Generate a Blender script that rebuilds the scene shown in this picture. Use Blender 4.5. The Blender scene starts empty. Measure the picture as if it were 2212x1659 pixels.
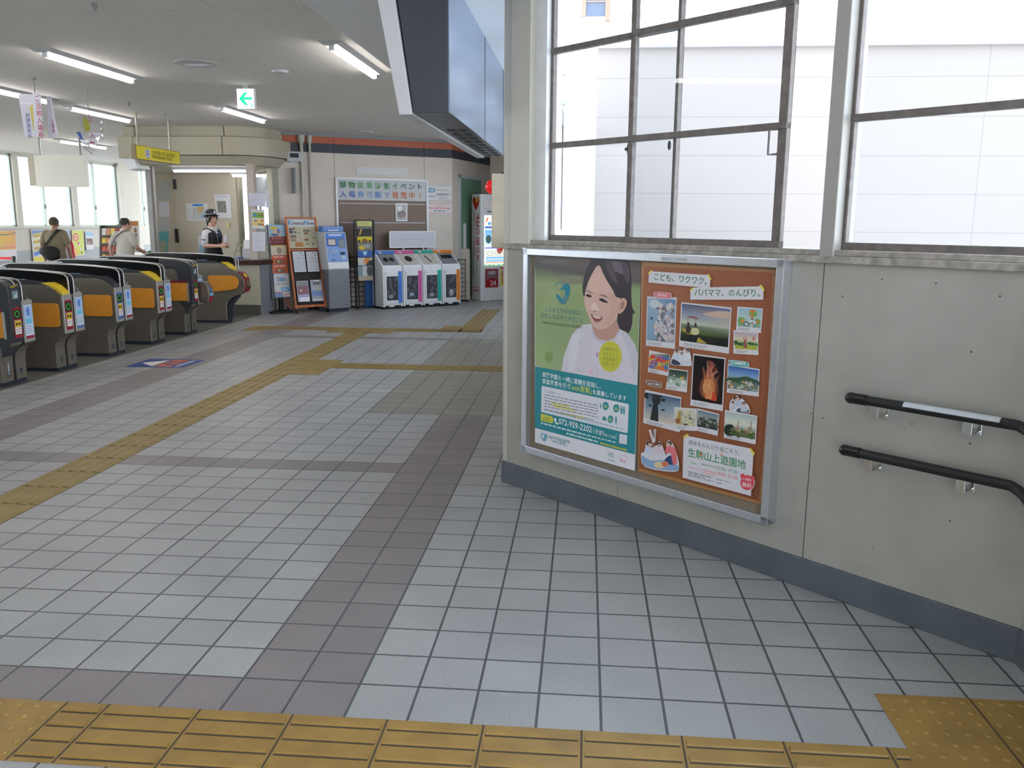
import bpy, bmesh, math, random
from mathutils import Vector, Matrix
random.seed(7)
sc = bpy.context.scene
COL = sc.collection
pi = math.pi

# ------------------------------------------------------------------ camera
F_PX, CX, CY = 1846.53, 1106.0, 829.5
CAM = Vector((0.72036, -2.36732, 1.52959))
PITCH, YAW, ROLL = 0.190194686, 0.0841656838, 0.00646114798
_cy, _sy, _cp, _sp = math.cos(YAW), math.sin(YAW), math.cos(PITCH), math.sin(PITCH)
FWD = Vector((-_sy*_cp, _cy*_cp, -_sp)); _R = Vector((_cy, _sy, 0)); _U = _R.cross(FWD)
RIGHT = math.cos(ROLL)*_R + math.sin(ROLL)*_U
UP = -math.sin(ROLL)*_R + math.cos(ROLL)*_U
cd = bpy.data.cameras.new('camera'); cam = bpy.data.objects.new('camera', cd); COL.objects.link(cam)
cd.sensor_width = 36; cd.sensor_fit = 'HORIZONTAL'; cd.lens = F_PX*36/2212
cd.clip_start = 0.05; cd.clip_end = 300
cam.matrix_world = Matrix(((RIGHT.x, UP.x, -FWD.x, CAM.x), (RIGHT.y, UP.y, -FWD.y, CAM.y), (RIGHT.z, UP.z, -FWD.z, CAM.z), (0, 0, 0, 1)))
sc.camera = cam

# ------------------------------------------------------------------ sky, exposure
W = bpy.data.worlds.new('sky'); sc.world = W; W.use_nodes = True
nt = W.node_tree; nt.nodes.clear()
wo = nt.nodes.new('ShaderNodeOutputWorld'); bg = nt.nodes.new('ShaderNodeBackground')
tc = nt.nodes.new('ShaderNodeTexCoord'); sep = nt.nodes.new('ShaderNodeSeparateXYZ')
cr = nt.nodes.new('ShaderNodeValToRGB')
nt.links.new(tc.outputs['Generated'], sep.inputs[0]); nt.links.new(sep.outputs['Z'], cr.inputs[0])
cr.color_ramp.elements[0].position = 0.0; cr.color_ramp.elements[0].color = (0.86, 0.93, 1.0, 1)
cr.color_ramp.elements[1].position = 0.8; cr.color_ramp.elements[1].color = (0.66, 0.82, 1.0, 1)
nt.links.new(cr.outputs[0], bg.inputs[0]); nt.links.new(bg.outputs[0], wo.inputs[0])
bg.inputs[1].default_value = 3.0
sl = bpy.data.lights.new('sun', 'SUN'); sun = bpy.data.objects.new('sun', sl); COL.objects.link(sun)
sl.energy = 5.0; sl.angle = 0.02; sl.color = (1.0, 0.95, 0.88)
sun.rotation_euler = Vector((0.62, -0.42, -0.66)).to_track_quat('-Z', 'Y').to_euler()
TUBE_STRENGTH = 14.0
vs = sc.view_settings
vs.view_transform = 'Standard'; vs.look = 'None'; vs.gamma = 1.0; vs.use_curve_mapping = False
vs.exposure = 1.08
cy_ = sc.cycles
cy_.use_denoising = True
cy_.max_bounces = 10; cy_.diffuse_bounces = 6; cy_.glossy_bounces = 4; cy_.transparent_max_bounces = 24
cy_.sample_clamp_indirect = 6.0

# ------------------------------------------------------------------ measuring: photograph pixel -> point on a real plane
def ray(x, y): return FWD + RIGHT*((x-CX)/F_PX) + UP*((CY-y)/F_PX)
def onz(x, y, z=0.0):
    d = ray(x, y); return CAM + d*((z-CAM.z)/d.z)
def onplane(x, y, p, n):
    d = ray(x, y); return CAM + d*((Vector(p)-CAM).dot(n)/d.dot(n))
class Frame:
    """a vertical plane: local x along it, local z up, local y into it (away from the room)"""
    def __init__(s, o, ang):
        s.o = Vector((o[0], o[1], 0)); s.a = ang
        s.d = Vector((math.cos(ang), math.sin(ang), 0)); s.n = Vector((-math.sin(ang), math.cos(ang), 0))
    def px(s, x, y, yo=0.0):
        P = onplane(x, y, s.o + s.n*yo, s.n); return ((P-s.o).dot(s.d), P.z)
    def w(s, x, y, z): return s.o + s.d*x + s.n*y + Vector((0, 0, z))
    def loc(s, P): return ((P-s.o).dot(s.d), (P-s.o).dot(s.n), P.z)

# ------------------------------------------------------------------ materials
def lin(c):
    def f(u):
        u = u/255.0; return u/12.92 if u <= 0.04045 else ((u+0.055)/1.055)**2.4
    return (f(c[0]), f(c[1]), f(c[2]), 1.0)
MATS = {}
def mat(name, col, rough=0.5, metal=0.0, var=0.06, scale=12.0, bump=0.0, emit=0.0, coat=0.0, spec=0.5):
    if name in MATS: return MATS[name]
    m = bpy.data.materials.new(name); m.use_nodes = True; t = m.node_tree; b = t.nodes['Principled BSDF']
    b.inputs['Roughness'].default_value = rough; b.inputs['Metallic'].default_value = metal
    b.inputs['Coat Weight'].default_value = coat; b.inputs['Specular IOR Level'].default_value = spec
    c = lin(col); co = t.nodes.new('ShaderNodeTexCoord'); no = t.nodes.new('ShaderNodeTexNoise')
    no.inputs['Scale'].default_value = scale; no.inputs['Detail'].default_value = 4
    r = t.nodes.new('ShaderNodeValToRGB')
    r.color_ramp.elements[0].position = 0.3; r.color_ramp.elements[1].position = 0.7
    r.color_ramp.elements[0].color = tuple(max(0, v*(1-var)) for v in c[:3]) + (1,)
    r.color_ramp.elements[1].color = tuple(min(1, v*(1+var)) for v in c[:3]) + (1,)
    t.links.new(co.outputs['Object'], no.inputs['Vector']); t.links.new(no.outputs[0], r.inputs[0])
    t.links.new(r.outputs[0], b.inputs['Base Color'])
    if bump:
        bp = t.nodes.new('ShaderNodeBump'); bp.inputs['Strength'].default_value = bump; bp.inputs['Distance'].default_value = 0.004
        t.links.new(no.outputs[0], bp.inputs['Height']); t.links.new(bp.outputs[0], b.inputs['Normal'])
    if emit:
        t.links.new(r.outputs[0], b.inputs['Emission Color']); b.inputs['Emission Strength'].default_value = emit
    MATS[name] = m; return m
def print_mat(name, rough=0.45, emit=0.0):
    """printed sheet: colour comes from the print (mesh colour attribute), fine paper noise on top"""
    if name in MATS: return MATS[name]
    m = bpy.data.materials.new(name); m.use_nodes = True; t = m.node_tree; b = t.nodes['Principled BSDF']
    a = t.nodes.new('ShaderNodeAttribute'); a.attribute_name = 'Col'
    co = t.nodes.new('ShaderNodeTexCoord'); no = t.nodes.new('ShaderNodeTexNoise'); no.inputs['Scale'].default_value = 60
    mx = t.nodes.new('ShaderNodeMix'); mx.data_type = 'RGBA'; mx.blend_type = 'OVERLAY'; mx.inputs['Factor'].default_value = 0.06
    t.links.new(co.outputs['Object'], no.inputs['Vector'])
    t.links.new(a.outputs['Color'], mx.inputs[6]); t.links.new(no.outputs[0], mx.inputs[7])
    t.links.new(mx.outputs[2], b.inputs['Base Color']); b.inputs['Roughness'].default_value = rough; b.inputs['Specular IOR Level'].default_value = 0.3
    if emit:
        t.links.new(a.outputs['Color'], b.inputs['Emission Color']); b.inputs['Emission Strength'].default_value = emit
    MATS[name] = m; return m
def glass_mat(name, tint=(0.95, 0.96, 0.97), rough=0.02):
    m = bpy.data.materials.new(name); m.use_nodes = True; t = m.node_tree; t.nodes.clear()
    o = t.nodes.new('ShaderNodeOutputMaterial'); mx = t.nodes.new('ShaderNodeMixShader')
    tr = t.nodes.new('ShaderNodeBsdfTransparent'); gl = t.nodes.new('ShaderNodeBsdfGlossy'); fr = t.nodes.new('ShaderNodeFresnel')
    fr.inputs[0].default_value = 1.35; gl.inputs['Roughness'].default_value = rough; tr.inputs[0].default_value = tint + (1,)
    gm = t.nodes.new('ShaderNodeNewGeometry'); ms = t.nodes.new('ShaderNodeMath'); ms.operation = 'MULTIPLY'
    mi = t.nodes.new('ShaderNodeMath'); mi.operation = 'SUBTRACT'; mi.inputs[0].default_value = 1.0
    t.links.new(gm.outputs['Backfacing'], mi.inputs[1]); t.links.new(fr.outputs[0], ms.inputs[0]); t.links.new(mi.outputs[0], ms.inputs[1])
    t.links.new(ms.outputs[0], mx.inputs[0]); t.links.new(tr.outputs[0], mx.inputs[1]); t.links.new(gl.outputs[0], mx.inputs[2])
    t.links.new(mx.outputs[0], o.inputs[0]); MATS[name] = m; return m

# ------------------------------------------------------------------ mesh building
class MB:
    def __init__(s): s.v = []; s.f = []; s.m = []; s.c = []
    def add(s, vs_, fs, mi=0, col=None):
        b = len(s.v); s.v += [tuple(p) for p in vs_]
        for f in fs:
            s.f.append([b+i for i in f]); s.m.append(mi); s.c.append(col)
        return s
    def box(s, x0, x1, y0, y1, z0, z1, mi=0):
        return s.add([(x0,y0,z0),(x1,y0,z0),(x1,y1,z0),(x0,y1,z0),(x0,y0,z1),(x1,y0,z1),(x1,y1,z1),(x0,y1,z1)],
                     [(0,3,2,1),(4,5,6,7),(0,1,5,4),(1,2,6,5),(2,3,7,6),(3,0,4,7)], mi)
    def prism(s, poly, ax, a, b, mi=0):
        n = len(poly)
        f = {'y': lambda p, t: (p[0], t, p[1]), 'x': lambda p, t: (t, p[0], p[1]), 'z': lambda p, t: (p[0], p[1], t)}[ax]
        return s.add([f(p, a) for p in poly] + [f(p, b) for p in poly],
                     [tuple(range(n)), tuple(range(2*n-1, n-1, -1))] + [(i, (i+1) % n, n+(i+1) % n, n+i) for i in range(n)], mi)
    def tube(s, pts, r, n=10, mi=0, sq=None, cap=True):
        pts = [Vector(p) for p in pts]; k = len(pts)
        if not isinstance(r, (list, tuple)): r = [r]*k
        vs_ = []; prev = None
        for i, p in enumerate(pts):
            t = (pts[min(i+1, k-1)]-pts[max(i-1, 0)]).normalized()
            if prev is None:
                u = t.cross(Vector((0, 0, 1)))
                if u.length < 1e-3: u = t.cross(Vector((0, 1, 0)))
            else: u = prev - t*prev.dot(t)
            u.normalize(); w = t.cross(u); prev = u
            for j in range(n):
                a = 2*pi*(j+0.5)/n
                vs_.append(p + (u*math.cos(a) + w*math.sin(a)*(sq or 1))*r[i])
        fs = [(i*n+j, i*n+(j+1) % n, (i+1)*n+(j+1) % n, (i+1)*n+j) for i in range(k-1) for j in range(n)]
        if cap: fs += [tuple(range(n-1, -1, -1)), tuple(range((k-1)*n, k*n))]
        return s.add(vs_, fs, mi)
    def cyl(s, p0, p1, r, r1=None, n=16, mi=0): return s.tube([p0, p1], [r, r if r1 is None else r1], n, mi)
    def ell(s, c, rx, ry, rz, nu=16, nv=10, mi=0, rot=None):
        vs_ = []; c = Vector(c)
        for i in range(nv+1):
            th = pi*i/nv
            for j in range(nu):
                a = 2*pi*j/nu
                p = Vector((rx*math.sin(th)*math.cos(a), ry*math.sin(th)*math.sin(a), rz*math.cos(th)))
                if rot is not None: p = rot @ p
                vs_.append(c+p)
        return s.add(vs_, [(i*nu+j, (i+1)*nu+j, (i+1)*nu+(j+1) % nu, i*nu+(j+1) % nu) for i in range(nv) for j in range(nu)], mi)
    def lathe(s, prof, c=(0, 0, 0), n=24, mi=0):
        vs_ = [(c[0]+r*math.cos(2*pi*j/n), c[1]+r*math.sin(2*pi*j/n), c[2]+z) for r, z in prof for j in range(n)]; k = len(prof)
        return s.add(vs_, [(i*n+j, i*n+(j+1) % n, (i+1)*n+(j+1) % n, (i+1)*n+j) for i in range(k-1) for j in range(n)]
                     + [tuple(range(n-1, -1, -1)), tuple(range((k-1)*n, k*n))], mi)
    def loft(s, rings, mi=0, cap=True):
        n = len(rings[0]); k = len(rings)
        fs = [(i*n+j, i*n+(j+1) % n, (i+1)*n+(j+1) % n, (i+1)*n+j) for i in range(k-1) for j in range(n)]
        if cap: fs += [tuple(range(n-1, -1, -1)), tuple(range((k-1)*n, k*n))]
        return s.add([p for r in rings for p in r], fs, mi)
    def build(s, name, mats, parent=None, smooth=False, bevel=0.0, seg=2, recalc=True):
        me = bpy.data.meshes.new(name); me.from_pydata(s.v, [], s.f)
        if not isinstance(mats, (list, tuple)): mats = [mats]
        for m in mats: me.materials.append(m)
        me.polygons.foreach_set('material_index', s.m)
        if any(c is not None for c in s.c):
            at = me.color_attributes.new('Col', 'FLOAT_COLOR', 'CORNER'); k = 0; buf = []
            for f, c in zip(s.f, s.c):
                for i in range(len(f)):
                    cc = (1, 1, 1, 1) if c is None else (c[i] if isinstance(c, list) else c); buf += cc
            at.data.foreach_set('color', buf)
        if recalc:
            bm = bmesh.new(); bm.from_mesh(me)
            if bevel or smooth: bmesh.ops.remove_doubles(bm, verts=bm.verts, dist=1e-6)
            bmesh.ops.recalc_face_normals(bm, faces=bm.faces)
            if bevel:
                ed = [e for e in bm.edges if len(e.link_faces) == 2 and e.calc_face_angle(0) > 0.6]
                bmesh.ops.bevel(bm, geom=ed, offset=bevel, segments=seg, affect='EDGES', clamp_overlap=True, profile=0.5)
            bm.to_mesh(me); bm.free()
        if smooth:
            me.polygons.foreach_set('use_smooth', [True]*len(me.polygons))
            try: me.set_sharp_from_angle(angle=math.radians(smooth if smooth is not True else 50))
            except Exception: pass
        me.update()
        o = bpy.data.objects.new(name, me); COL.objects.link(o)
        if parent is not None: o.parent = parent
        return o
def place(o, loc, rz=0.0):
    o.location = loc; o.rotation_euler = (0, 0, rz); return o
def inframe(o, fr):
    o.location = fr.o; o.rotation_euler = (0, 0, fr.a); return o
def tag(o, label, cat, group=None):
    o['label'] = label; o['category'] = cat
    if group: o['group'] = group
    return o
def thing(name, label, cat, loc=(0, 0, 0), rz=0.0, group=None):
    o = bpy.data.objects.new(name, None); COL.objects.link(o); o.empty_display_size = 0.1
    o.location = loc; o.rotation_euler = (0, 0, rz); return tag(o, label, cat, group)
def struct(o): o['kind'] = 'structure'; return o
def fuse(mb, name, material, parent=None, voxel=0.01, it=4, fac=0.5):
    """merge overlapping volumes into one continuous skin"""
    o = mb.build(name, material)
    r = o.modifiers.new('r', 'REMESH'); r.mode = 'VOXEL'; r.voxel_size = voxel; r.use_smooth_shade = True
    s = o.modifiers.new('s', 'SMOOTH'); s.factor = fac; s.iterations = it
    dg = bpy.context.evaluated_depsgraph_get(); me = bpy.data.meshes.new_from_object(o.evaluated_get(dg))
    old = o.data; o.modifiers.clear(); o.data = me; bpy.data.meshes.remove(old)
    if not me.materials: me.materials.append(material)
    me.polygons.foreach_set('use_smooth', [True]*len(me.polygons)); me.name = name
    if parent is not None: o.parent = parent
    return o

# ------------------------------------------------------------------ printed art: words, pictures and signs as flat print layers
_TXT = {}
def text_mesh(s, bold=0.0):
    k = (s, bold)
    if k not in _TXT:
        c = bpy.data.curves.new('t', 'FONT'); c.body = s; c.resolution_u = 2; c.offset = bold
        o = bpy.data.objects.new('t', c); COL.objects.link(o)
        dg = bpy.context.evaluated_depsgraph_get(); me = bpy.data.meshes.new_from_object(o.evaluated_get(dg))
        vs_ = [(v.co.x, v.co.y) for v in me.vertices]; fs = [tuple(p.vertices) for p in me.polygons]
        bpy.data.objects.remove(o); bpy.data.curves.remove(c); bpy.data.meshes.remove(me)
        _TXT[k] = (vs_, fs)
    return _TXT[k]
def smooth_pts(pts, n=5):
    out = []; k = len(pts)
    for i in range(k):
        p0, p1, p2, p3 = pts[i-1], pts[i], pts[(i+1) % k], pts[(i+2) % k]
        for j in range(n):
            t = j/n
            out.append(tuple(0.5*((2*p1[a]) + (-p0[a]+p2[a])*t + (2*p0[a]-5*p1[a]+4*p2[a]-p3[a])*t*t + (-p0[a]+3*p1[a]-3*p2[a]+p3[a])*t**3) for a in (0, 1)))
    return out
class Art:
    """layers of print; place(u, v, d) gives the 3D point, d = millimetric lift of the layer"""
    def __init__(s, place_, step=0.00004, conv=None):
        s.mb = MB(); s.pl = place_; s.d = 0.0; s.step = step; s.conv = conv or (lambda x, y: (x, y))
    def _layer(s): s.d += s.step
    def raw(s, uv, col):
        s._layer(); c = [lin(q) for q in col] if isinstance(col, list) else lin(col)
        s.mb.add([s.pl(u, v, s.d) for u, v in uv], [tuple(range(len(uv)))], 0, c); return s
    def poly(s, pts, col, sm=0):
        uv = [s.conv(*p) for p in pts]
        return s.raw(smooth_pts(uv, sm) if sm else uv, col)
    def rect(s, x0, y0, x1, y1, col): return s.poly([(x0, y0), (x1, y0), (x1, y1), (x0, y1)], col)
    def ell(s, cx, cy, rx, ry, col, n=20, rot=0.0):
        ca, sa = math.cos(rot), math.sin(rot)
        return s.poly([(cx+rx*math.cos(2*pi*i/n)*ca-ry*math.sin(2*pi*i/n)*sa, cy+rx*math.cos(2*pi*i/n)*sa+ry*math.sin(2*pi*i/n)*ca) for i in range(n)], col)
    def ring(s, cx, cy, r, w, col, n=24):
        for i in range(n):
            a, b = 2*pi*i/n, 2*pi*(i+1)/n
            s.poly([(cx+(r+q)*math.cos(t), cy+(r+q)*math.sin(t)) for t, q in ((a, -w/2), (b, -w/2), (b, w/2), (a, w/2))], col); s.d -= s.step
        s._layer(); return s
    def grad(s, rows, cols):
        """rows: list of (left point, right point) ; cols: (left colour, right colour) per row"""
        for i in range(len(rows)-1):
            s.poly([rows[i][0], rows[i][1], rows[i+1][1], rows[i+1][0]], [cols[i][0], cols[i][1], cols[i+1][1], cols[i+1][0]]); s.d -= s.step
        s._layer(); return s
    def line(s, a, b, w, col):
        dx, dy = b[0]-a[0], b[1]-a[1]; l = math.hypot(dx, dy) or 1; nx, ny = -dy/l*w/2, dx/l*w/2
        return s.poly([(a[0]+nx, a[1]+ny), (b[0]+nx, b[1]+ny), (b[0]-nx, b[1]-ny), (a[0]-nx, a[1]-ny)], col)
    def text(s, st, p0, p1, h, col, bold=0.0):
        """words from p0 to p1 along the baseline (conv space), h = em height in uv units"""
        vs_, fs = text_mesh(st, bold)
        if not vs_: return s
        a = Vector(s.conv(*p0)); b = Vector(s.conv(*p1)); x0 = min(v[0] for v in vs_); x1 = max(v[0] for v in vs_)
        e = (b-a)/(x1-x0); up = Vector((-e.y, e.x))*(1.0 if h > 0 else -h)
        if up.y < 0 and abs(e.x) > abs(e.y): up = -up
        s._layer(); c = lin(col)
        s.mb.add([s.pl(*(a + e*(v[0]-x0) + up*v[1]), s.d) for v in vs_], fs, 0, c); return s
    def vtext(s, st, x, y, em, col, bold=0.0, wx=1.0):
        """upright words set downwards from (x centre, y top) in uv space"""
        s._layer()
        for i, ch in enumerate(st):
            if ch == ' ': continue
            vs_, fs = text_mesh(ch, bold); xm = (min(v[0] for v in vs_)+max(v[0] for v in vs_))/2
            s.mb.add([s.pl(x+(v[0]-xm)*em*wx, y-em*(i+0.85)+v[1]*em, s.d) for v in vs_], fs, 0, lin(col))
        return s
    def dashes(s, a, b, n, w, col, seed=1):
        """rows of illegible small print"""
        rn = random.Random(seed); t = 0.0
        while t < 1:
            l = rn.uniform(0.6, 2.2)/n
            s.line((a[0]+(b[0]-a[0])*t, a[1]+(b[1]-a[1])*t), (a[0]+(b[0]-a[0])*min(1, t+l), a[1]+(b[1]-a[1])*min(1, t+l)), w, col); s.d -= s.step
            t += l + 0.35/n
        s._layer(); return s
    def build(s, name, m, parent=None): return s.mb.build(name, m, parent, recalc=False)

# common materials
def std(): pass
M_WALL = mat('cream wall paint', (206, 200, 186), 0.55, var=0.05, scale=3)
M_DIRTY = mat('stained cream panel', (156, 153, 144), 0.5, var=0.07, scale=5)
M_BASE = mat('blue grey skirting', (84, 90, 96), 0.45, var=0.15, scale=6)
M_ALU = mat('brushed aluminium', (205, 207, 212), 0.32, 0.85, 0.05, 40)
M_STEEL = mat('stainless steel', (140, 132, 120), 0.38, 0.75, 0.08, 30)
M_STEELL = mat('light stainless', (196, 194, 190), 0.35, 0.7, 0.06, 30)
M_BLACK = mat('black gloss plastic', (14, 15, 17), 0.18, 0, 0.1, 20)
M_BLACKM = mat('black matt', (20, 20, 22), 0.5, 0, 0.1, 20)
M_DGREY = mat('dark grey plastic', (52, 54, 58), 0.4, 0, 0.08, 20)
M_GREY = mat('mid grey paint', (128, 130, 134), 0.45, 0.1, 0.06, 20)
M_LGREY = mat('light grey plastic', (182, 183, 185), 0.45, 0, 0.04, 20)
M_WHITE = mat('white enamel', (226, 226, 228), 0.35, 0, 0.03, 20)
M_NAVY = mat('navy plinth', (34, 40, 54), 0.5, 0, 0.1, 20)
M_CHROME = mat('bright chrome', (225, 225, 225), 0.15, 1.0, 0.03, 20)
M_PRINT = print_mat('printed paper', 0.5)
M_GLOSSY = print_mat('glossy poster print', 0.28)
M_GLASS = glass_mat('window glass')
M_TUBE = mat('lit fluorescent tube', (255, 252, 250), 0.4, 0, 0.0, 5, emit=TUBE_STRENGTH)
# ================================================================== FLOOR
def tile_mat(name, col, offx=0.0, var=0.1, grout=(74, 74, 76)):
    m = bpy.data.materials.new(name); m.use_nodes = True; t = m.node_tree; b = t.nodes['Principled BSDF']
    def N(k, **kw):
        n = t.nodes.new(k)
        for a, v in kw.items(): setattr(n, a, v)
        return n
    L = t.links.new
    co = N('ShaderNodeTexCoord'); mp = N('ShaderNodeMapping'); mp.inputs['Location'].default_value = (offx+40, 40, 0)
    L(co.outputs['Object'], mp.inputs[0])
    sc_ = N('ShaderNodeVectorMath', operation='SCALE'); sc_.inputs['Scale'].default_value = 5.0; L(mp.outputs[0], sc_.inputs[0])
    fr = N('ShaderNodeVectorMath', operation='FRACTION'); L(sc_.outputs[0], fr.inputs[0])
    sb = N('ShaderNodeVectorMath', operation='SUBTRACT'); sb.inputs[1].default_value = (0.5, 0.5, 0.5); L(fr.outputs[0], sb.inputs[0])
    ab = N('ShaderNodeVectorMath', operation='ABSOLUTE'); L(sb.outputs[0], ab.inputs[0])
    sx = N('ShaderNodeSeparateXYZ'); L(ab.outputs[0], sx.inputs[0])
    mx = N('ShaderNodeMath', operation='MAXIMUM'); L(sx.outputs[0], mx.inputs[0]); L(sx.outputs[1], mx.inputs[1])
    gt = N('ShaderNodeMapRange'); gt.inputs[1].default_value = 0.474; gt.inputs[2].default_value = 0.482; L(mx.outputs[0], gt.inputs[0])
    fl = N('ShaderNodeVectorMath', operation='FLOOR'); L(sc_.outputs[0], fl.inputs[0])
    wn = N('ShaderNodeTexWhiteNoise'); L(fl.outputs[0], wn.inputs['Vector'])
    n1 = N('ShaderNodeTexNoise'); n1.inputs['Scale'].default_value = 260; n1.inputs['Detail'].default_value = 3; L(co.outputs['Object'], n1.inputs['Vector'])
    n2 = N('ShaderNodeTexNoise'); n2.inputs['Scale'].default_value = 2.2; n2.inputs['Detail'].default_value = 5; L(co.outputs['Object'], n2.inputs['Vector'])
    c = lin(col)
    r = N('ShaderNodeValToRGB'); e = r.color_ramp.elements
    e[0].position = 0.32; e[1].position = 0.62
    e[0].color = tuple(v*0.62 for v in c[:3])+(1,); e[1].color = tuple(min(1, v*1.1) for v in c[:3])+(1,)
    L(n1.outputs[0], r.inputs[0])
    m1 = N('ShaderNodeMapRange'); m1.inputs[3].default_value = 1-var/2; m1.inputs[4].default_value = 1+var/2; L(wn.outputs[0], m1.inputs[0])
    m2 = N('ShaderNodeMapRange'); m2.inputs[1].default_value = 0.3; m2.inputs[2].default_value = 0.7; m2.inputs[3].default_value = 0.88; m2.inputs[4].default_value = 1.05; L(n2.outputs[0], m2.inputs[0])
    mu = N('ShaderNodeMath', operation='MULTIPLY'); L(m1.outputs[0], mu.inputs[0]); L(m2.outputs[0], mu.inputs[1])
    vm = N('ShaderNodeVectorMath', operation='SCALE'); L(r.outputs[0], vm.inputs[0]); L(mu.outputs[0], vm.inputs['Scale'])
    mix = N('ShaderNodeMix', data_type='RGBA'); L(gt.outputs[0], mix.inputs['Factor']); L(vm.outputs[0], mix.inputs[6]); mix.inputs[7].default_value = lin(grout)
    L(mix.outputs[2], b.inputs['Base Color']); b.inputs['Roughness'].default_value = 0.42
    bp = N('ShaderNodeBump'); bp.invert = True; bp.inputs['Strength'].default_value = 0.35; bp.inputs['Distance'].default_value = 0.003
    L(gt.outputs[0], bp.inputs['Height']); L(bp.outputs[0], b.inputs['Normal'])
    return m
WHITE_T, PURPLE_T, OLIVE_T = (164, 162, 160), (134, 124, 124), (140, 136, 124)
fm = [tile_mat('floor tile white', WHITE_T), tile_mat('floor tile mauve', PURPLE_T), tile_mat('floor tile olive', OLIVE_T),
      tile_mat('floor tile white side', WHITE_T, 0.1), tile_mat('floor tile mauve side', PURPLE_T, 0.1),
      mat('dark worn floor sheet', (92, 88, 80), 0.5, var=0.15, scale=4)]
XS = [-16, -4.45, -3.7, -3.3, -2.5, -2.2, -1.0, -0.4, 0.0, 5.0]
YS = [-6, 0.0, 0.2, 2.6, 2.8, 4.2, 8.4, 8.6, 24]
mb = MB()
for i in range(len(XS)-1):
    for j in range(len(YS)-1):
        x0, x1, y0, y1 = XS[i], XS[i+1], YS[j], YS[j+1]; xm, ym = (x0+x1)/2, (y0+y1)/2
        p = (-0.4 < xm < 0 and 0 < ym < 4.2) or (0 < ym < 0.2 and xm < -0.4) or (2.6 < ym < 2.8 and xm < -0.4) or (-3.7 < xm < -3.3 and ym > 0) or (8.4 < ym < 8.6 and -3.3 < xm < -1)
        o_ = xm > -1.0 and 4.2 < ym < 8.6
        mi = 5 if xm < -4.45 else ((4 if p else 3) if xm < -2.5 else (2 if o_ else (1 if p else 0)))
        mb.add([(x0, y0, 0), (x1, y0, 0), (x1, y1, 0), (x0, y1, 0)], [(0, 1, 2, 3)], mi)
struct(mb.build('floor', fm, recalc=False))

M_TACT = mat('ochre guiding block', (140, 116, 62), 0.5, var=0.12, scale=9)
M_TACTN = mat('yellow guiding block', (150, 116, 56), 0.45, var=0.16, scale=7)
M_SEAM_SHADE = mat('dark joint and bar shade', (70, 58, 42), 0.7)
def tactile(name, rects, m, h=0.003, kind='bar', axis='y'):
    """rects: plates as (x0, x1, y0, y1); raised bars or domes on every 0.3 m plate"""
    mb = MB()
    for (x0, x1, y0, y1) in rects:
        mb.box(x0, x1, y0, y1, -0.01, h, 0)
        nx, ny = max(1, round((x1-x0)/0.3)), max(1, round((y1-y0)/0.3)); dx, dy = (x1-x0)/nx, (y1-y0)/ny
        for i in range(nx):
            for j in range(ny):
                a, b = x0+i*dx, y0+j*dy
                if i or len(rects) > 4: mb.box(a-0.003, a+0.003, b, b+dy, h-0.001, h+0.0006, 1)
                if j: mb.box(a, a+dx, b-0.003, b+0.003, h-0.001, h+0.0006, 1)
                if kind == 'bar':
                    for k in range(4):
                        t = (k+0.5)/4
                        if axis == 'y':
                            c = a+dx*t; mb.prism([(c-0.014, h), (c-0.009, h+0.005), (c+0.009, h+0.005), (c+0.014, h)], 'y', b+0.012, b+dy-0.012, 0)
                        else:
                            c = b+dy*t; mb.prism([(c-0.014, h), (c-0.009, h+0.005), (c+0.009, h+0.005), (c+0.014, h)], 'x', a+0.012, a+dx-0.012, 0); mb.box(a+.01, a+dx-.01, c-.021, c-.0135, h-.001, h+.0008, 1)  # dark strip stands in for shade and dirt at each bar's near foot
                else:
                    for p in range(5):
                        for q in range(5):
                            mb.ell((a+dx*(p+0.5)/5, b+dy*(q+0.5)/5, h), 0.012, 0.012, 0.005, 8, 4, 0)
    return struct(mb.build(name, [m, M_SEAM_SHADE], recalc=True))
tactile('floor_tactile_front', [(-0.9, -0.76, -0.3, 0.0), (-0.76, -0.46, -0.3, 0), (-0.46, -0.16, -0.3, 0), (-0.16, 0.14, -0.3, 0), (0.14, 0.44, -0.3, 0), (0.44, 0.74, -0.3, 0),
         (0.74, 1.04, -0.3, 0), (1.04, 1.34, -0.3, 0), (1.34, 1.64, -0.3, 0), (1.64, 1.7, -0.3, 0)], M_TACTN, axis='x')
tactile('floor_tactile_stop', [(-1.5, -0.9, -0.3, 0.0), (1.7, 2.3, -0.6, 0.0), (1.7, 2.3, 0.0, 0.3)], M_TACTN, kind='dot')
tactile('floor_tactile_path', [(-2.5, -2.2, 0.3, 9.0)], M_TACT, axis='y')
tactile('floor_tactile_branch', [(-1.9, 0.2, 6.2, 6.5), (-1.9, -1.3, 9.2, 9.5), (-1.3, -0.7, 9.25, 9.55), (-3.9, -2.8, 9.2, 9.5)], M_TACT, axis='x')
tactile('floor_tactile_junction', [(-2.2, -1.9, 5.8, 6.7), (-2.8, -1.9, 8.95, 9.5), (-4.0, -3.7, 9.0, 9.5), (-1.3, -0.7, 9.25, 9.9)], M_TACT, kind='dot')
tactile('floor_tactile_turn', [(-1.04, -0.72, 9.9, 12.3)], M_TACT, axis='y')

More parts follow.
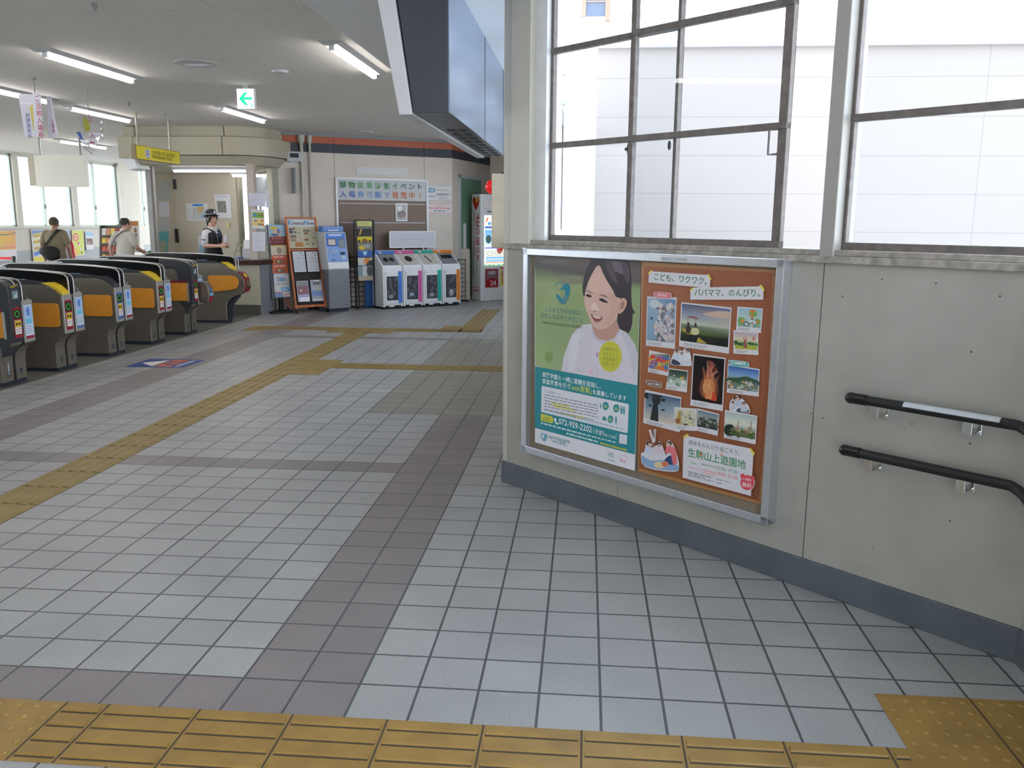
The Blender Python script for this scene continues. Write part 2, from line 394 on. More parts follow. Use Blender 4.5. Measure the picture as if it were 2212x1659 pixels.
# gate floor mark
a = Art(lambda u, v, d: (u, v, 0.0012+d), step=0.00008)
Pm = [onz(*q) for q in ((268, 793), (395, 794), (446, 777.5), (324, 775))]
def mk(u, v):
    p = Pm[0].lerp(Pm[1], u).lerp(Pm[3].lerp(Pm[2], u), v); return (p.x, p.y)
a.conv = mk
a.rect(0, 0, 1, 1, (48, 76, 132)); a.poly([(0.08, 0.5), (0.42, 0.12), (0.42, 0.88)], (214, 208, 198))
for (u0, v0, u1, v1, w) in ((.5, .12, .5, .88, .07), ):
    pass
a.poly([(0.47, 0.1), (0.75, 0.1), (0.75, 0.24), (0.68, 0.24), (0.68, 0.36), (0.75, 0.36), (0.75, 0.62), (0.47, 0.62)], (196, 100, 66))
a.ell(0.6, 0.38, 0.07, 0.1, (48, 76, 132)); a.rect(0.47, 0.7, 0.75, 0.9, (196, 100, 66))
a.line((0.84, 0.1), (0.84, 0.9), 0.012, (150, 162, 184)); a.dashes((0.84, 0.12), (0.84, 0.88), 7, 0.07, (176, 184, 200), 3)
tag(a.build('floor_sticker', M_PRINT), 'blue floor sticker with white triangle and orange letters before the gates', 'floor sticker')

# ================================================================== CEILING
HC, HR = 2.92, 2.80
def ceil_mat(name, col, seams=True):
    m = bpy.data.materials.new(name); m.use_nodes = True; t = m.node_tree; b = t.nodes['Principled BSDF']; L = t.links.new
    co = t.nodes.new('ShaderNodeTexCoord'); n = t.nodes.new('ShaderNodeTexNoise'); n.inputs['Scale'].default_value = 90; n.inputs['Detail'].default_value = 3
    L(co.outputs['Object'], n.inputs['Vector']); r = t.nodes.new('ShaderNodeValToRGB'); c = lin(col)
    r.color_ramp.elements[0].position = 0.35; r.color_ramp.elements[1].position = 0.6
    r.color_ramp.elements[0].color = tuple(v*(0.78 if seams else 0.95) for v in c[:3])+(1,); r.color_ramp.elements[1].color = c
    L(n.outputs[0], r.inputs[0])
    br = t.nodes.new('ShaderNodeTexBrick'); br.inputs['Scale'].default_value = 1.0; br.inputs['Brick Width'].default_value = 1.82; br.inputs['Row Height'].default_value = 0.91
    br.inputs['Mortar Size'].default_value = 0.004; br.inputs['Color1'].default_value = br.inputs['Color2'].default_value = (1, 1, 1, 1); br.inputs['Mortar'].default_value = (0.6, 0.58, 0.56, 1)
    L(co.outputs['Object'], br.inputs['Vector'])
    mx = t.nodes.new('ShaderNodeMix'); mx.data_type = 'RGBA'; mx.blend_type = 'MULTIPLY'; mx.inputs['Factor'].default_value = 0.55 if seams else 0.0
    L(r.outputs[0], mx.inputs[6]); L(br.outputs[0], mx.inputs[7]); L(mx.outputs[2], b.inputs['Base Color']); b.inputs['Roughness'].default_value = 0.85
    return m
LA, LB = onz(0, 326, HC), onz(262, 354, HC)
FLW = Frame((LA.x, LA.y), math.atan2(LB.y-LA.y, LB.x-LA.x))
CL0 = FLW.w(FLW.px(-60, 430)[0], .12, 0); CL1 = FLW.w(FLW.px(335, 430)[0]+4, .12, 0)
struct(MB().prism([(-9.12, -6.3), (-1.0, -6.3), (-1.0, 18.5), (CL1.x, CL1.y), (CL0.x, CL0.y), (CL0.x, 10.0), (-9.12, 10.0)], 'z', HC, HC+0.2).build('ceiling', ceil_mat('acoustic ceiling board', (226, 221, 214))))
struct(MB().box(-1.0, 0.42, -6.3, 24, HR, HR+0.32).box(0.42, 2.5, -6.3, 2.3, HR, HR+0.32).build('ceiling_soffit', ceil_mat('smooth ceiling paint', (226, 227, 228), False)))

# ================================================================== RIGHT WALL (45 degrees) WITH WINDOWS
FW = Frame((0.27, 2.49), math.atan2(-0.693, 0.721))
SILL = 1.39
M_RUST = mat('rusty painted steel', (146, 138, 130), 0.55, 0.1, 0.35, 26)
M_SASH = mat('weathered window steel', (104, 96, 92), 0.5, 0.2, 0.22, 30)
M_POST = mat('painted steel post', (150, 146, 140), 0.45, 0.1, 0.06, 4)
M_COL = mat('cream painted column', (186, 182, 170), 0.45, 0.05, 0.05, 4)
mb = MB()
mb.box(0.0, 2.95, 0.012, 0.14, 0, SILL-0.02, 1)
for s0, s1 in ((0.0, 0.884), (0.888, 1.933), (1.938, 2.95)): mb.box(s0, s1, 0, 0.02, 0.0, SILL-0.02, 0)
_r = random.Random(11)
for (px_, py_) in ((1905, 603), (2022, 612), (2098, 760), (1905, 893), (1970, 916), (2052, 1125), (1866, 1222), (1752, 893), (1778, 903), (2095, 958), (1885, 1185), (1125, 720), (1112, 860), (2160, 640), (1820, 640)):
    u_, v_ = FW.px(px_, py_); r_ = _r.uniform(.002, .0042); mb.cyl((u_, .001, v_), (u_, -.0012, v_), r_, n=8, mi=2)
wr_ = mb.build('wall_right', [M_DIRTY, M_BLACKM, mat('rust spot', (84, 74, 64), .7)]); inframe(struct(wr_), FW)
mb = MB().box(0.0, 2.79, -0.014, 0.004, 0, 0.128).box(-0.016, 0.004, -0.014, 0.2, 0, 0.128)
inframe(struct(mb.build('baseboard_right', M_BASE, bevel=0.004)), FW)
mb = MB().box(-0.01, 2.95, -0.018, 0.15, SILL-0.022, SILL+0.006, 0).box(0.2, 2.95, 0.0, 0.15, SILL+0.006, SILL+0.03, 0)
inframe(struct(mb.build('trim_1', M_RUST, bevel=0.003)), FW)     # window ledge
mb = MB().box(0.05, 0.205, -0.012, 0.15, SILL+0.006, HR, 0).box(-0.035, 0.05, 0.012, 0.2, 0.0, HR, 0).box(-0.004, 0.02, -0.004, 0.02, 0.128, SILL-0.02, 0)
inframe(struct(mb.build('column', M_COL, bevel=0.004)), FW)
mb = MB().box(1.915, 1.975, -0.012, 0.14, SILL, HR)
inframe(struct(mb.build('column', M_POST, bevel=0.004)), FW)
def win(name, s0, s1, y, bars, stiles=(), m=M_SASH, w=0.026, z0=1.415, z1=2.79, right_w=None):
    mb = MB(); rw = right_w or w
    mb.box(s0, s0+w, y, y+0.03, z0, z1).box(s1-rw, s1, y, y+0.03, z0, z1).box(s0, s1, y, y+0.032, z0, z0+0.034).box(s0, s1, y, y+0.03, z1-0.03, z1)
    for z in bars: mb.box(s0, s1, y-0.004, y+0.03, z-0.014, z+0.014)
    f = inframe(struct(mb.build(name, m, bevel=0.002, seg=1)), FW)
    p = MB().box(s0+0.01, s1-0.01, y+0.012, y+0.017, z0+0.01, z1-0.01).build('glass_pane', M_GLASS, f)
    return f
w1 = win('window_1', 0.285, 1.125, 0.06, (1.915, 2.39), w=0.018)
w2 = win('window_2', 0.868, 1.715, 0.022, (1.912, 2.388), right_w=0.04)
w3 = win('window_3', 1.98, 2.95, 0.045, (1.92,), w=0.012)
MB().box(0.205, 0.285, 0.03, 0.13, SILL+0.03, HR).build('jamb', mat('white window jamb', (214, 214, 216), 0.4), w1)
MB().ell((0.855, 0.045, 1.865), 0.012, 0.012, 0.035, 10, 6).cyl((0.855, 0.02, 1.865), (0.855, 0.06, 1.865), 0.008, n=8).build('latch', M_DGREY, w2, smooth=True)
MB().ell((1.095, 0.05, 1.87), 0.008, 0.008, 0.022, 10, 6).build('latch', M_DGREY, w1, smooth=True)
MB().tube([(1.68, 0.015, 1.90), (1.64, 0.015, 1.90), (1.64, 0.015, 1.80), (1.68, 0.015, 1.80)], 0.005, 8).build('handle', M_SASH, w2)
# side wall of the stairs, running toward the viewer
FS = Frame(FW.w(2.78, 0, 0), -pi/2)
mb = MB().box(0, 3.2, 0, 0.14, 0, SILL-0.02)
inframe(struct(mb.build('wall_stair', M_DIRTY)), FS)
inframe(struct(MB().box(0, 3.2, -0.014, 0.004, 0, 0.128).build('baseboard_stair', M_BASE, bevel=0.004)), FS)
inframe(struct(MB().box(-0.02, 3.2, -0.018, 0.15, SILL-0.022, SILL+0.03).build('trim_2', M_RUST)), FS)
# wall beyond the corner, running away from the viewer (its outer face is seen through the window)
M_OUT = mat('white outside panel', (226, 226, 228), 0.6, var=0.02, scale=1)
PASSY = 12.4
M_CLAD = mat('outside cladding', (214, 208, 200), 0.55, var=0.03, scale=2)
mb = MB().box(0.30, 0.42, 2.62, PASSY, -0.2, SILL, 0).box(0.30, 0.42, PASSY, 17, -0.2, HR+0.12, 0)
struct(mb.build('wall_passage', [M_CLAD]))
mb = MB()
for y in (2.64, 4.05, 5.5, 6.9, 7.02, 8.4, 9.8, 11.2, PASSY-.06): mb.box(0.30, 0.40, y, y+0.06, SILL, HR)
for z in (SILL, 1.9, 2.38, HR-.04): mb.box(0.33, 0.37, 2.64, PASSY, z, z+0.03)
wp = struct(mb.build('window_9', M_SASH)); MB().box(0.345, 0.35, 2.66, PASSY-.03, SILL, HR).build('glass_pane', M_GLASS, wp)

# ================================================================== BACK WALL
FB = Frame((-2.4, 13.0), math.radians(33))
M_BACK = mat('greige wall panel', (204, 193, 182), 0.55, var=0.04, scale=2.5)
M_ORANGE = mat('rust orange band', (180, 92, 62), 0.55, var=0.06, scale=5)
M_NAVYB = mat('navy band', (52, 56, 66), 0.55, var=0.08, scale=5)
mb = MB()
SE, ST = 0.80, -2.42
for s0, s1 in ((ST, -1.384), (-1.378, 0.255), (0.261, SE)):
    mb.box(s0, s1, 0, 0.12, 0, 2.61, 0).box(s0, s1, 0, 0.12, 2.61, 2.76, 2).box(s0, s1, 0, 0.12, 2.76, HC, 1)
mb.box(ST, SE-0.01, 0.006, 0.11, 0, HC, 3)
inframe(struct(mb.build('wall_back', [M_BACK, M_ORANGE, M_NAVYB, M_BLACKM])), FB)
inframe(struct(MB().box(ST, SE, -0.03, 0.02, HC-0.05, HC).build('trim_3', M_GREY)), FB)   # dusty edge strip under the ceiling
# short return with the green door
E0 = FB.w(SE, 0, 0); FE = Frame(E0, math.radians(78))
mb = MB().box(0, 2.2, 0, 0.12, 0, 2.61, 0).box(0, 2.2, 0, 0.12, 2.61, 2.76, 2).box(0, 2.2, 0, 0.12, 2.76, HC, 1)
inframe(struct(mb.build('wall_return', [M_BACK, M_ORANGE, M_NAVYB])), FE)
dr = MB().box(0.35, 1.55, -0.03, 0.0, 0.05, 2.28).build('door_1', mat('sage green door', (96, 136, 112), 0.45, var=0.05, scale=4), bevel=0.004)
inframe(struct(dr), FE)
MB().box(0.28, 0.35, -0.045, 0.0, 0.0, 2.34).box(0.28, 1.6, -0.045, 0.0, 2.28, 2.34).build('door_frame', M_LGREY, dr)
MB().box(0.5, 0.62, -0.045, -0.028, 0.9, 1.45).build('sign_plate', M_WHITE, dr)
# far end wall with dark green lower part
yf = 17.0
P0, P1 = onplane(975, 400, (0, yf, 0), Vector((0, 1, 0))), onplane(1125, 400, (0, yf, 0), Vector((0, 1, 0)))
zg = onplane(1010, 411, (0, yf, 0), Vector((0, 1, 0))).z
mb = MB().box(P0.x-1, 0.4, yf, yf+0.1, zg, HC, 0).box(P0.x-1, 0.4, yf, yf+0.1, 0, zg, 1)
struct(mb.build('wall_end', [M_WALL, mat('dark green panel', (30, 58, 46), 0.5)]))
# closing walls that are out of view but shut the hall off from the sky
struct(MB().box(-14, -9.0, 10.0, 10.12, 0, HC).build('wall_far_left', M_WALL))
struct(MB().box(-9.12, -9.0, -6.2, 10.0, 0, 1.1).box(-9.12, -9.0, -6.2, 10.0, 2.7, HC).box(-9.12, -9.0, -6.2, 1.0, 1.1, 2.7).box(-9.1, -9.0, 3.9, 4.1, 1.1, 2.7).box(-9.1, -9.0, 6.9, 7.1, 1.1, 2.7).build('wall_side_left', M_WALL))
struct(MB().box(-9.06, -9.05, 1.0, 10.0, 1.1, 2.7).build('window_fill_left', M_GLASS))  # glazed band in the unseen side wall, added to bring in daylight
struct(MB().box(-9.0, -0.6, -6.3, -6.2, 0, HC).box(-0.6, 2.6, -6.3, -6.2, 2.3, HC).build('wall_front', M_WALL))
# ================================================================== POSTER CASE ON THE RIGHT WALL
case = thing('poster_case', 'wide aluminium poster case holding two posters below the window ledge', 'display case', FW.w(1.0, 0, 0.25), FW.a)
cb = MB().box(-0.775, 0.785, -0.03, -0.001, 0.005, 1.118).build('back_board', mat('brown backing board', (118, 104, 86), 0.6), case)
fb = MB(); CX0, CX1, CZ0, CZ1, CWD = -0.785, 0.795, -0.005, 1.128, 0.036
fb.box(CX0, CX1, -0.062, -0.001, CZ1-CWD, CZ1).box(CX0, CX1, -0.062, -0.001, CZ0, CZ0+CWD).box(CX0, CX0+CWD, -0.062, -0.001, CZ0, CZ1).box(CX1-CWD, CX1, -0.062, -0.001, CZ0, CZ1)
fb.build('frame', M_ALU, case, bevel=0.003)
a = Art(lambda u, v, d: (u, -0.0625-d, v))
fc = Frame(FW.w(1.0, -0.0625, 0), FW.a)
def cv(off, s, fr, zo=0.0):
    def f(x, y):
        u, v = fr.px(x/s+off[0], y/s+off[1]); return (u, v-zo)
    return f
a.conv = cv((1380, 545), 13.825, fc, 0.25)
a.poly([(630, 125), (1480, 170), (1475, 320), (625, 265)], (190, 192, 196)); a.text('駅貼チョイス70号額', (690, 232), (1410, 268), 0.017, (96, 96, 100))
a.build('name_plate', M_PRINT, case)

# ------------------------------------------------------------------ left poster
FP = Frame(FW.w(0, -0.036, 0), FW.a)
def to_pl(u, v, d): return (u, -d, v)
A1 = Art(to_pl, step=0.00003); z1 = cv((1140, 545), 6.381, FP); z2 = cv((1140, 780), 6.381, FP)
A1.conv = z1
WHT = (216, 214, 220); TEAL = (44, 132, 142)
A1.poly([(95, 48), (1565, 125), (1480, 2990), (100, 2610)], WHT)
A1.grad([((95, 48), (1565, 125)), ((98, 180), (1560, 280)), ((100, 290), (1556, 400)), ((102, 420), (1550, 520)), ((103, 900), (1535, 1000)), ((105, 1565), (1512, 1905))],
        [((96, 82, 78), (92, 78, 76)), ((84, 80, 78), (112, 98, 96)), ((116, 124, 96), (90, 82, 78)), ((148, 162, 112), (140, 156, 110)), ((146, 164, 116), (140, 158, 112)), ((160, 176, 128), (136, 156, 110))])
for (x, y, rx, ry, c) in ((290, 1440, 60, 80, (132, 152, 92)), (330, 700, 120, 200, (152, 168, 120)), (620, 380, 200, 60, (128, 130, 108)), (400, 130, 220, 40, (108, 98, 92)), (1480, 330, 60, 90, (100, 92, 90))):
    A1.ell(x, y, rx, ry, c)
# hair, neck, ear, face
HAIR = (62, 54, 60); SKIN = (208, 172, 158)
A1.poly([(900, 88), (1150, 95), (1370, 112), (1420, 250), (1430, 420), (1428, 600), (1442, 760), (1480, 830), (1445, 860), (1440, 980), (1395, 1110), (1340, 1085), (1280, 1060), (1235, 980), (1235, 850), (1190, 560), (1090, 390), (1030, 280), (1000, 190), (960, 190), (880, 310), (830, 430), (800, 560), (778, 612), (755, 520), (765, 400), (800, 260), (850, 160)], HAIR, 4)
A1.poly([(1180, 120), (1330, 160), (1370, 330), (1300, 300), (1200, 260), (1130, 200)], (112, 98, 110), 4)
A1.poly([(1290, 130), (1390, 200), (1400, 420), (1340, 360)], (88, 78, 86), 4)
A1.poly([(1080, 120), (1150, 130), (1240, 420), (1180, 400), (1100, 250)], (86, 74, 80), 4)
A1.poly([(885, 985), (930, 1045), (1000, 1068), (1110, 1030), (1200, 940), (1245, 990), (1250, 1080), (1190, 1190), (1080, 1222), (960, 1190), (905, 1110)], (186, 146, 132), 4)
A1.poly([(955, 190), (1000, 200), (1040, 290), (1095, 395), (1170, 520), (1215, 610), (1280, 640), (1262, 720), (1245, 850), (1200, 945), (1110, 1032), (1000, 1066), (930, 1040), (880, 970), (840, 885), (800, 780), (780, 680), (788, 580), (800, 520), (830, 420), (880, 310)], SKIN, 4)
A1.poly([(930, 300), (1010, 300), (1100, 440), (1120, 540), (1000, 560), (860, 530), (850, 440)], (213, 178, 164), 4)
A1.poly([(1130, 560), (1230, 640), (1240, 800), (1180, 930), (1080, 1010), (1120, 860), (1150, 700)], (200, 163, 149), 4)
A1.ell(1062, 790, 70, 55, (211, 172, 160)); A1.ell(835, 740, 38, 60, (211, 175, 162))
A1.poly([(1290, 640), (1345, 640), (1368, 690), (1345, 770), (1300, 830), (1255, 842), (1262, 760)], (206, 166, 152), 4); A1.poly([(1298, 690), (1335, 690), (1325, 750), (1282, 790)], (160, 118, 108), 4)
for pts in ([(800, 588), (840, 578), (885, 605), (860, 622), (815, 608)], [(985, 640), (1040, 640), (1110, 695), (1060, 692), (1000, 668)]): A1.poly(pts, (58, 44, 46), 4)
for pts in ([(795, 528), (850, 530), (905, 572), (850, 552)], [(985, 588), (1060, 588), (1130, 640), (1050, 612)]): A1.poly(pts, (150, 116, 108), 4)
A1.poly([(905, 690), (925, 690), (975, 780), (965, 808), (900, 800), (872, 770)], (226, 196, 184), 4); A1.poly([(895, 800), (962, 810), (940, 822), (900, 815)], (170, 124, 114), 4)
A1.poly([(872, 848), (950, 882), (1032, 892), (1005, 945), (950, 965), (902, 925)], (150, 84, 84), 4); A1.poly([(895, 862), (950, 888), (1012, 896), (985, 912), (925, 900)], (232, 226, 222), 4)
for p in ((1420, 1000), (1445, 900)): A1.line((p[0]-20, p[1]-160), (p[0], p[1]), 10, HAIR)
# white top
A1.poly([(880, 985), (760, 1000), (670, 1065), (600, 1150), (550, 1290), (500, 1430), (462, 1640), (1512, 1895), (1520, 1400), (1480, 1270), (1400, 1150), (1340, 1095), (1262, 1060), (1245, 1110), (1185, 1190), (1080, 1225), (960, 1192), (905, 1105)], (206, 200, 208))
A1.poly([(1290, 1100), (1400, 1160), (1480, 1290), (1515, 1500), (1460, 1700), (1400, 1400)], (194, 190, 200), 4)
A1.poly([(600, 1200), (720, 1120), (700, 1300), (640, 1600), (560, 1600)], (214, 210, 216), 4)
A1.poly([(885, 990), (908, 1105), (962, 1190), (1080, 1224), (1188, 1190), (1252, 1085), (1275, 1100), (1200, 1220), (1080, 1258), (945, 1220), (880, 1110)], (192, 190, 202), 4)
A1.ell(960, 1410, 16, 40, (196, 140, 178)); A1.ell(870, 1640, 26, 40, (226, 176, 200), rot=0.4)
for s_ in ((724, 1215, 724, 1260), (700, 1600, 705, 1650), (965, 1610, 970, 1650)): A1.line(s_[:2], s_[2:], 8, (160, 156, 168))
# heart of two clasped hands
A1.poly([(480, 470), (520, 432), (565, 445), (588, 510), (570, 600), (540, 680), (490, 720), (465, 700), (440, 690), (425, 650), (395, 620), (400, 575), (440, 600), (470, 640), (500, 600), (520, 560), (500, 510), (450, 525)], (38, 124, 146), 3)
for i in range(14):
    t0, t1 = 3.6+i*0.2, 3.8+i*0.2
    A1.line((440+72*math.cos(-t0), 500-78*math.sin(-t0)), (440+72*math.cos(-t1), 500-78*math.sin(-t1)), 9, (38, 124, 146))
for x in (475, 505, 532): A1.line((x, 600+(x-475)*-0.2), (x+25, 690-(x-475)*0.3), 9, (150, 166, 120))
A1.text('こどもたちのために', (240, 808), (722, 862), 0.036, (70, 128, 138)); A1.text('わたしたちができること', (186, 890), (768, 972), 0.038, (70, 128, 138))
A1.text('WHAT WE CAN DO FOR CHILDREN', (210, 982), (748, 1050), 0.020, (66, 72, 62))
A1.ell(1140, 1436, 158, 212, (196, 192, 66), 32)
for i, s_ in enumerate(('羽曳野市の', 'みなさんと', '家庭養育を', '目指します')): A1.text(s_, (1035, 1350+i*68), (1245, 1370+i*68), 0.026, (112, 130, 76))
# teal lower panel
A1.conv = z2
A1.poly([(105, 72), (1512, 332), (1480, 1288), (103, 920)], TEAL)
A1.poly([(103, 920), (1480, 1288), (1480, 1512), (103, 1118)], WHT)
A1.text('高鷲学園と一緒に里親を目指し、', (205, 210), (1010, 380), 0.045, (232, 234, 232), 0.006)
A1.text('家庭養育を行う', (205, 300), (585, 385), 0.045, (232, 234, 232), 0.006); A1.text('「with里親」', (580, 385), (885, 450), 0.045, (206, 206, 70), 0.006); A1.text('を募集しています', (900, 450), (1362, 545), 0.045, (232, 234, 232), 0.006)
A1.poly([(205, 340), (1385, 590), (1398, 605), (1380, 985), (1360, 990), (190, 700), (188, 680), (195, 350)], (214, 214, 220))
A1.text('?「with里親」とは', (235, 432), (455, 470), 0.024, (90, 140, 150))
def qz(x, y): return (x, y)
for i in range(6):
    y = 462+i*40; sl = 0.205
    if i in (2, 3, 5): A1.poly([(240+i*40, y+8+i*6), (440+i*70, y+8+i*6+(200+i*30)*sl), (440+i*70, y+32+i*6+(200+i*30)*sl), (240+i*40, y+32+i*6)], (214, 206, 90))
    A1.dashes((235, y), (970-(60 if i == 5 else 0), y+735*sl), 20, 12, (128, 128, 142), i)
A1.dashes((225, 668), (1330, 940), 28, 12, (130, 160, 176), 9)
for cx_, cy_, r in ((1078, 618, 48), (1225, 650, 48), (1145, 800, 44)):
    A1.ell(cx_, cy_, r*0.9, r*1.2, (52, 138, 146)); A1.dashes((cx_-22, cy_-8), (cx_+22, cy_+2), 3, 14, (190, 196, 100), 2); A1.dashes((cx_-22, cy_+14), (cx_+22, cy_+24), 3, 14, (190, 196, 100), 4)
def mini(x, y, s_):
    A1.ell(x, y-s_, s_*0.22, s_*0.25, (52, 138, 146)); A1.poly([(x-s_*0.3, y-s_*0.7), (x+s_*0.3, y-s_*0.62), (x+s_*0.22, y+s_*0.2), (x+s_*0.15, y+s_), (x-s_*0.15, y+s_*0.95), (x-s_*0.22, y+s_*0.1)], (52, 138, 146))
mini(1008, 620, 30); mini(1295, 680, 50); mini(1330, 688, 50); mini(1222, 820, 45)
A1.poly([(1035, 780), (1060, 752), (1090, 790), (1088, 822), (1035, 812)], (52, 138, 146))
A1.poly([(185, 722), (340, 762), (362, 812), (345, 858), (185, 820)], (204, 200, 78)); A1.dashes((235, 775), (305, 790), 4, 16, (120, 140, 80), 6); A1.dashes((205, 800), (330, 828), 6, 16, (120, 140, 80), 7)
A1.poly([(372, 785), (392, 782), (400, 815), (390, 830), (408, 850), (425, 852), (428, 870), (405, 872), (380, 845), (370, 810)], (235, 236, 236))
A1.text('072-959-2202', (432, 862), (888, 985), 0.066, (236, 238, 238), 0.006)
A1.text('受付時間:', (940, 968), (1055, 992), 0.026, (226, 230, 230)); A1.text('月-金 9:00-17:00', (935, 1000), (1205, 1068), 0.031, (226, 230, 230))
for x, y in ((918, 920), (1225, 1000)): A1.line((x, y), (x-8, y+75), 6, (226, 230, 230))
A1.dashes((185, 850), (395, 905), 6, 18, (210, 224, 226), 3); A1.dashes((410, 910), (800, 1015), 12, 18, (210, 224, 226), 5); A1.dashes((815, 1020), (1220, 1120), 12, 16, (190, 212, 214), 6); A1.dashes((540, 995), (970, 1112), 14, 20, (210, 224, 226), 8)
A1.poly([(1005, 1118), (1375, 1215), (1378, 1240), (1360, 1238), (1000, 1140)], (190, 190, 80)); A1.dashes((1020, 1134), (1365, 1222), 10, 12, (150, 150, 60), 2)
A1.poly([(1270, 1000), (1378, 1020), (1372, 1150), (1265, 1130)], (206, 208, 214))
A1.poly([(200, 990), (232, 1000), (268, 1010), (270, 1050), (240, 1110), (200, 1070), (185, 1020)], (96, 160, 178), 3); A1.poly([(205, 1005), (225, 1010), (235, 1040), (220, 1070), (198, 1030)], WHT, 3)
A1.text('高鷲学園 家庭支援機関', (288, 1052), (585, 1130), 0.026, (104, 150, 160)); A1.text('「with里親」', (330, 1112), (545, 1172), 0.03, (104, 150, 160))
A1.text('UD', (1108, 1300), (1190, 1330), 0.04, (84, 140, 130)); A1.dashes((1118, 1355), (1210, 1385), 6, 12, (120, 160, 150), 1)
A1.ring(1318, 1340, 50, 6, (226, 170, 190)); A1.dashes((1285, 1350), (1350, 1390), 4, 18, (226, 150, 180), 2)
p1 = inframe(tag(A1.build('poster', M_GLOSSY), 'child welfare poster of smiling girl in white above teal panel', 'poster'), FP)

# ------------------------------------------------------------------ right poster
A2 = Art(to_pl, step=0.00003); z3 = cv((1380, 560), 5.53, FP); A2.conv = z3
def z4(x, y): return (x, y+1437.8)
A2.grad([((32, 30), (1650, 128)), ((-10, 2533), (1490, 2938))], [((168, 128, 90), (160, 118, 86)), ((162, 118, 74), (160, 114, 70))])
A2.grad([((60, 80), (1600, 160)), ((20, 1500), (1540, 1600)), ((0, 2495), (1435, 2890))], [((158, 102, 76), (146, 88, 66)), ((152, 94, 62), (144, 86, 58)), ((146, 88, 56), (130, 76, 52))])
PW = (206, 202, 206)
def photo(tl, tr, br, bl, itl, itr, ibr, ibl, rows):
    A2.conv = z3; A2.poly([tl, tr, br, bl], PW)
    def q(u, v):
        x = (itl[0]*(1-u)+itr[0]*u)*(1-v)+(ibl[0]*(1-u)+ibr[0]*u)*v; y = (itl[1]*(1-u)+itr[1]*u)*(1-v)+(ibl[1]*(1-u)+ibr[1]*u)*v; return z3(x, y)
    l = [bl[0]*0.9+br[0]*0.1, bl[1]*0.9+br[1]*0.1]; m = [bl[0]*0.45+br[0]*0.55, bl[1]*0.45+br[1]*0.55]; h = (bl[1]-ibl[1])
    A2.dashes((l[0], l[1]-h*0.62), (m[0], m[1]-h*0.62), 9, 9, (140, 136, 140), int(tl[0])); A2.dashes((l[0], l[1]-h*0.35), (m[0]-20, m[1]-h*0.35), 9, 9, (150, 146, 150), int(tl[1]))
    A2.conv = q; A2.grad([((0, r[0]), (1, r[0])) for r in rows], [(r[1], r[2] if len(r) > 2 else r[1]) for r in rows])
R2 = random.Random(3)
def blobs(n, x0, x1, y0, y1, r0, r1, cols):
    for i in range(n):
        r = R2.uniform(r0, r1); A2.ell(R2.uniform(x0, x1), R2.uniform(y0, y1), r, r*R2.uniform(0.7, 1.2), R2.choice(cols), 9, R2.uniform(0, 3)); A2.d -= A2.step*0.6
# blossom and tower
photo((100, 445), (452, 455), (430, 1072), (85, 1030), (108, 466), (440, 484), (420, 1000), (95, 966), [(0, (150, 172, 188), (96, 130, 168)), (0.5, (132, 162, 184), (150, 160, 176)), (1, (120, 152, 176), (150, 150, 160))])
A2.ell(0.25, 0.12, 0.2, 0.1, (188, 196, 200)); A2.poly([(0.42, 0.22), (0.52, 0.16), (0.56, 0.5), (0.66, 1), (0.36, 1), (0.4, 0.5)], (92, 104, 112)); A2.rect(0.32, 0.2, 0.52, 0.25, (130, 104, 100)); A2.rect(0.1, 0.44, 0.2, 0.5, (84, 88, 96))
blobs(60, 0.45, 0.97, 0.12, 0.98, 0.03, 0.08, [(196, 186, 184), (178, 166, 168), (206, 198, 196), (120, 118, 122)]); blobs(26, 0.28, 0.6, 0.55, 0.8, 0.03, 0.07, [(190, 182, 182), (170, 160, 162), (204, 196, 194)])
# sky pedal ride over the valley
photo((510, 512), (1110, 578), (1078, 1128), (480, 1040), (520, 530), (1098, 596), (1066, 1052), (497, 970), [(0, (72, 84, 112), (92, 104, 140)), (0.25, (128, 142, 164), (168, 152, 148)), (0.5, (190, 190, 168), (176, 176, 160)), (0.56, (110, 124, 104), (120, 136, 112)), (0.75, (96, 108, 56), (66, 78, 46)), (0.8, (50, 56, 36), (30, 34, 30)), (1, (34, 38, 28), (22, 24, 24))])
A2.poly([(0.45, 0.22), (0.7, 0.1), (0.99, 0.08), (0.99, 0.22), (0.8, 0.26)], (190, 164, 148), 4); A2.poly([(0, 0.68), (0.12, 0.66), (0.56, 0.98), (0.36, 0.99)], (176, 150, 64))
A2.poly([(0.1, 0.36), (0.2, 0.31), (0.32, 0.33), (0.34, 0.37), (0.2, 0.35)], (150, 74, 66), 3); A2.line((0.14, 0.36), (0.14, 0.6), 0.008, (60, 60, 60)); A2.line((0.3, 0.36), (0.3, 0.55), 0.008, (60, 60, 60))
for x in (0.15, 0.3): A2.ell(x, 0.52, 0.026, 0.04, (44, 34, 34)); A2.poly([(x-0.05, 0.6), (x, 0.55), (x+0.05, 0.6), (x+0.04, 0.78), (x-0.04, 0.78)], (66, 52, 50))
A2.ell(0.3, 0.7, 0.085, 0.1, (196, 192, 150)); A2.poly([(0.15, 0.8), (0.38, 0.8), (0.34, 0.98), (0.2, 0.96)], (38, 40, 40))
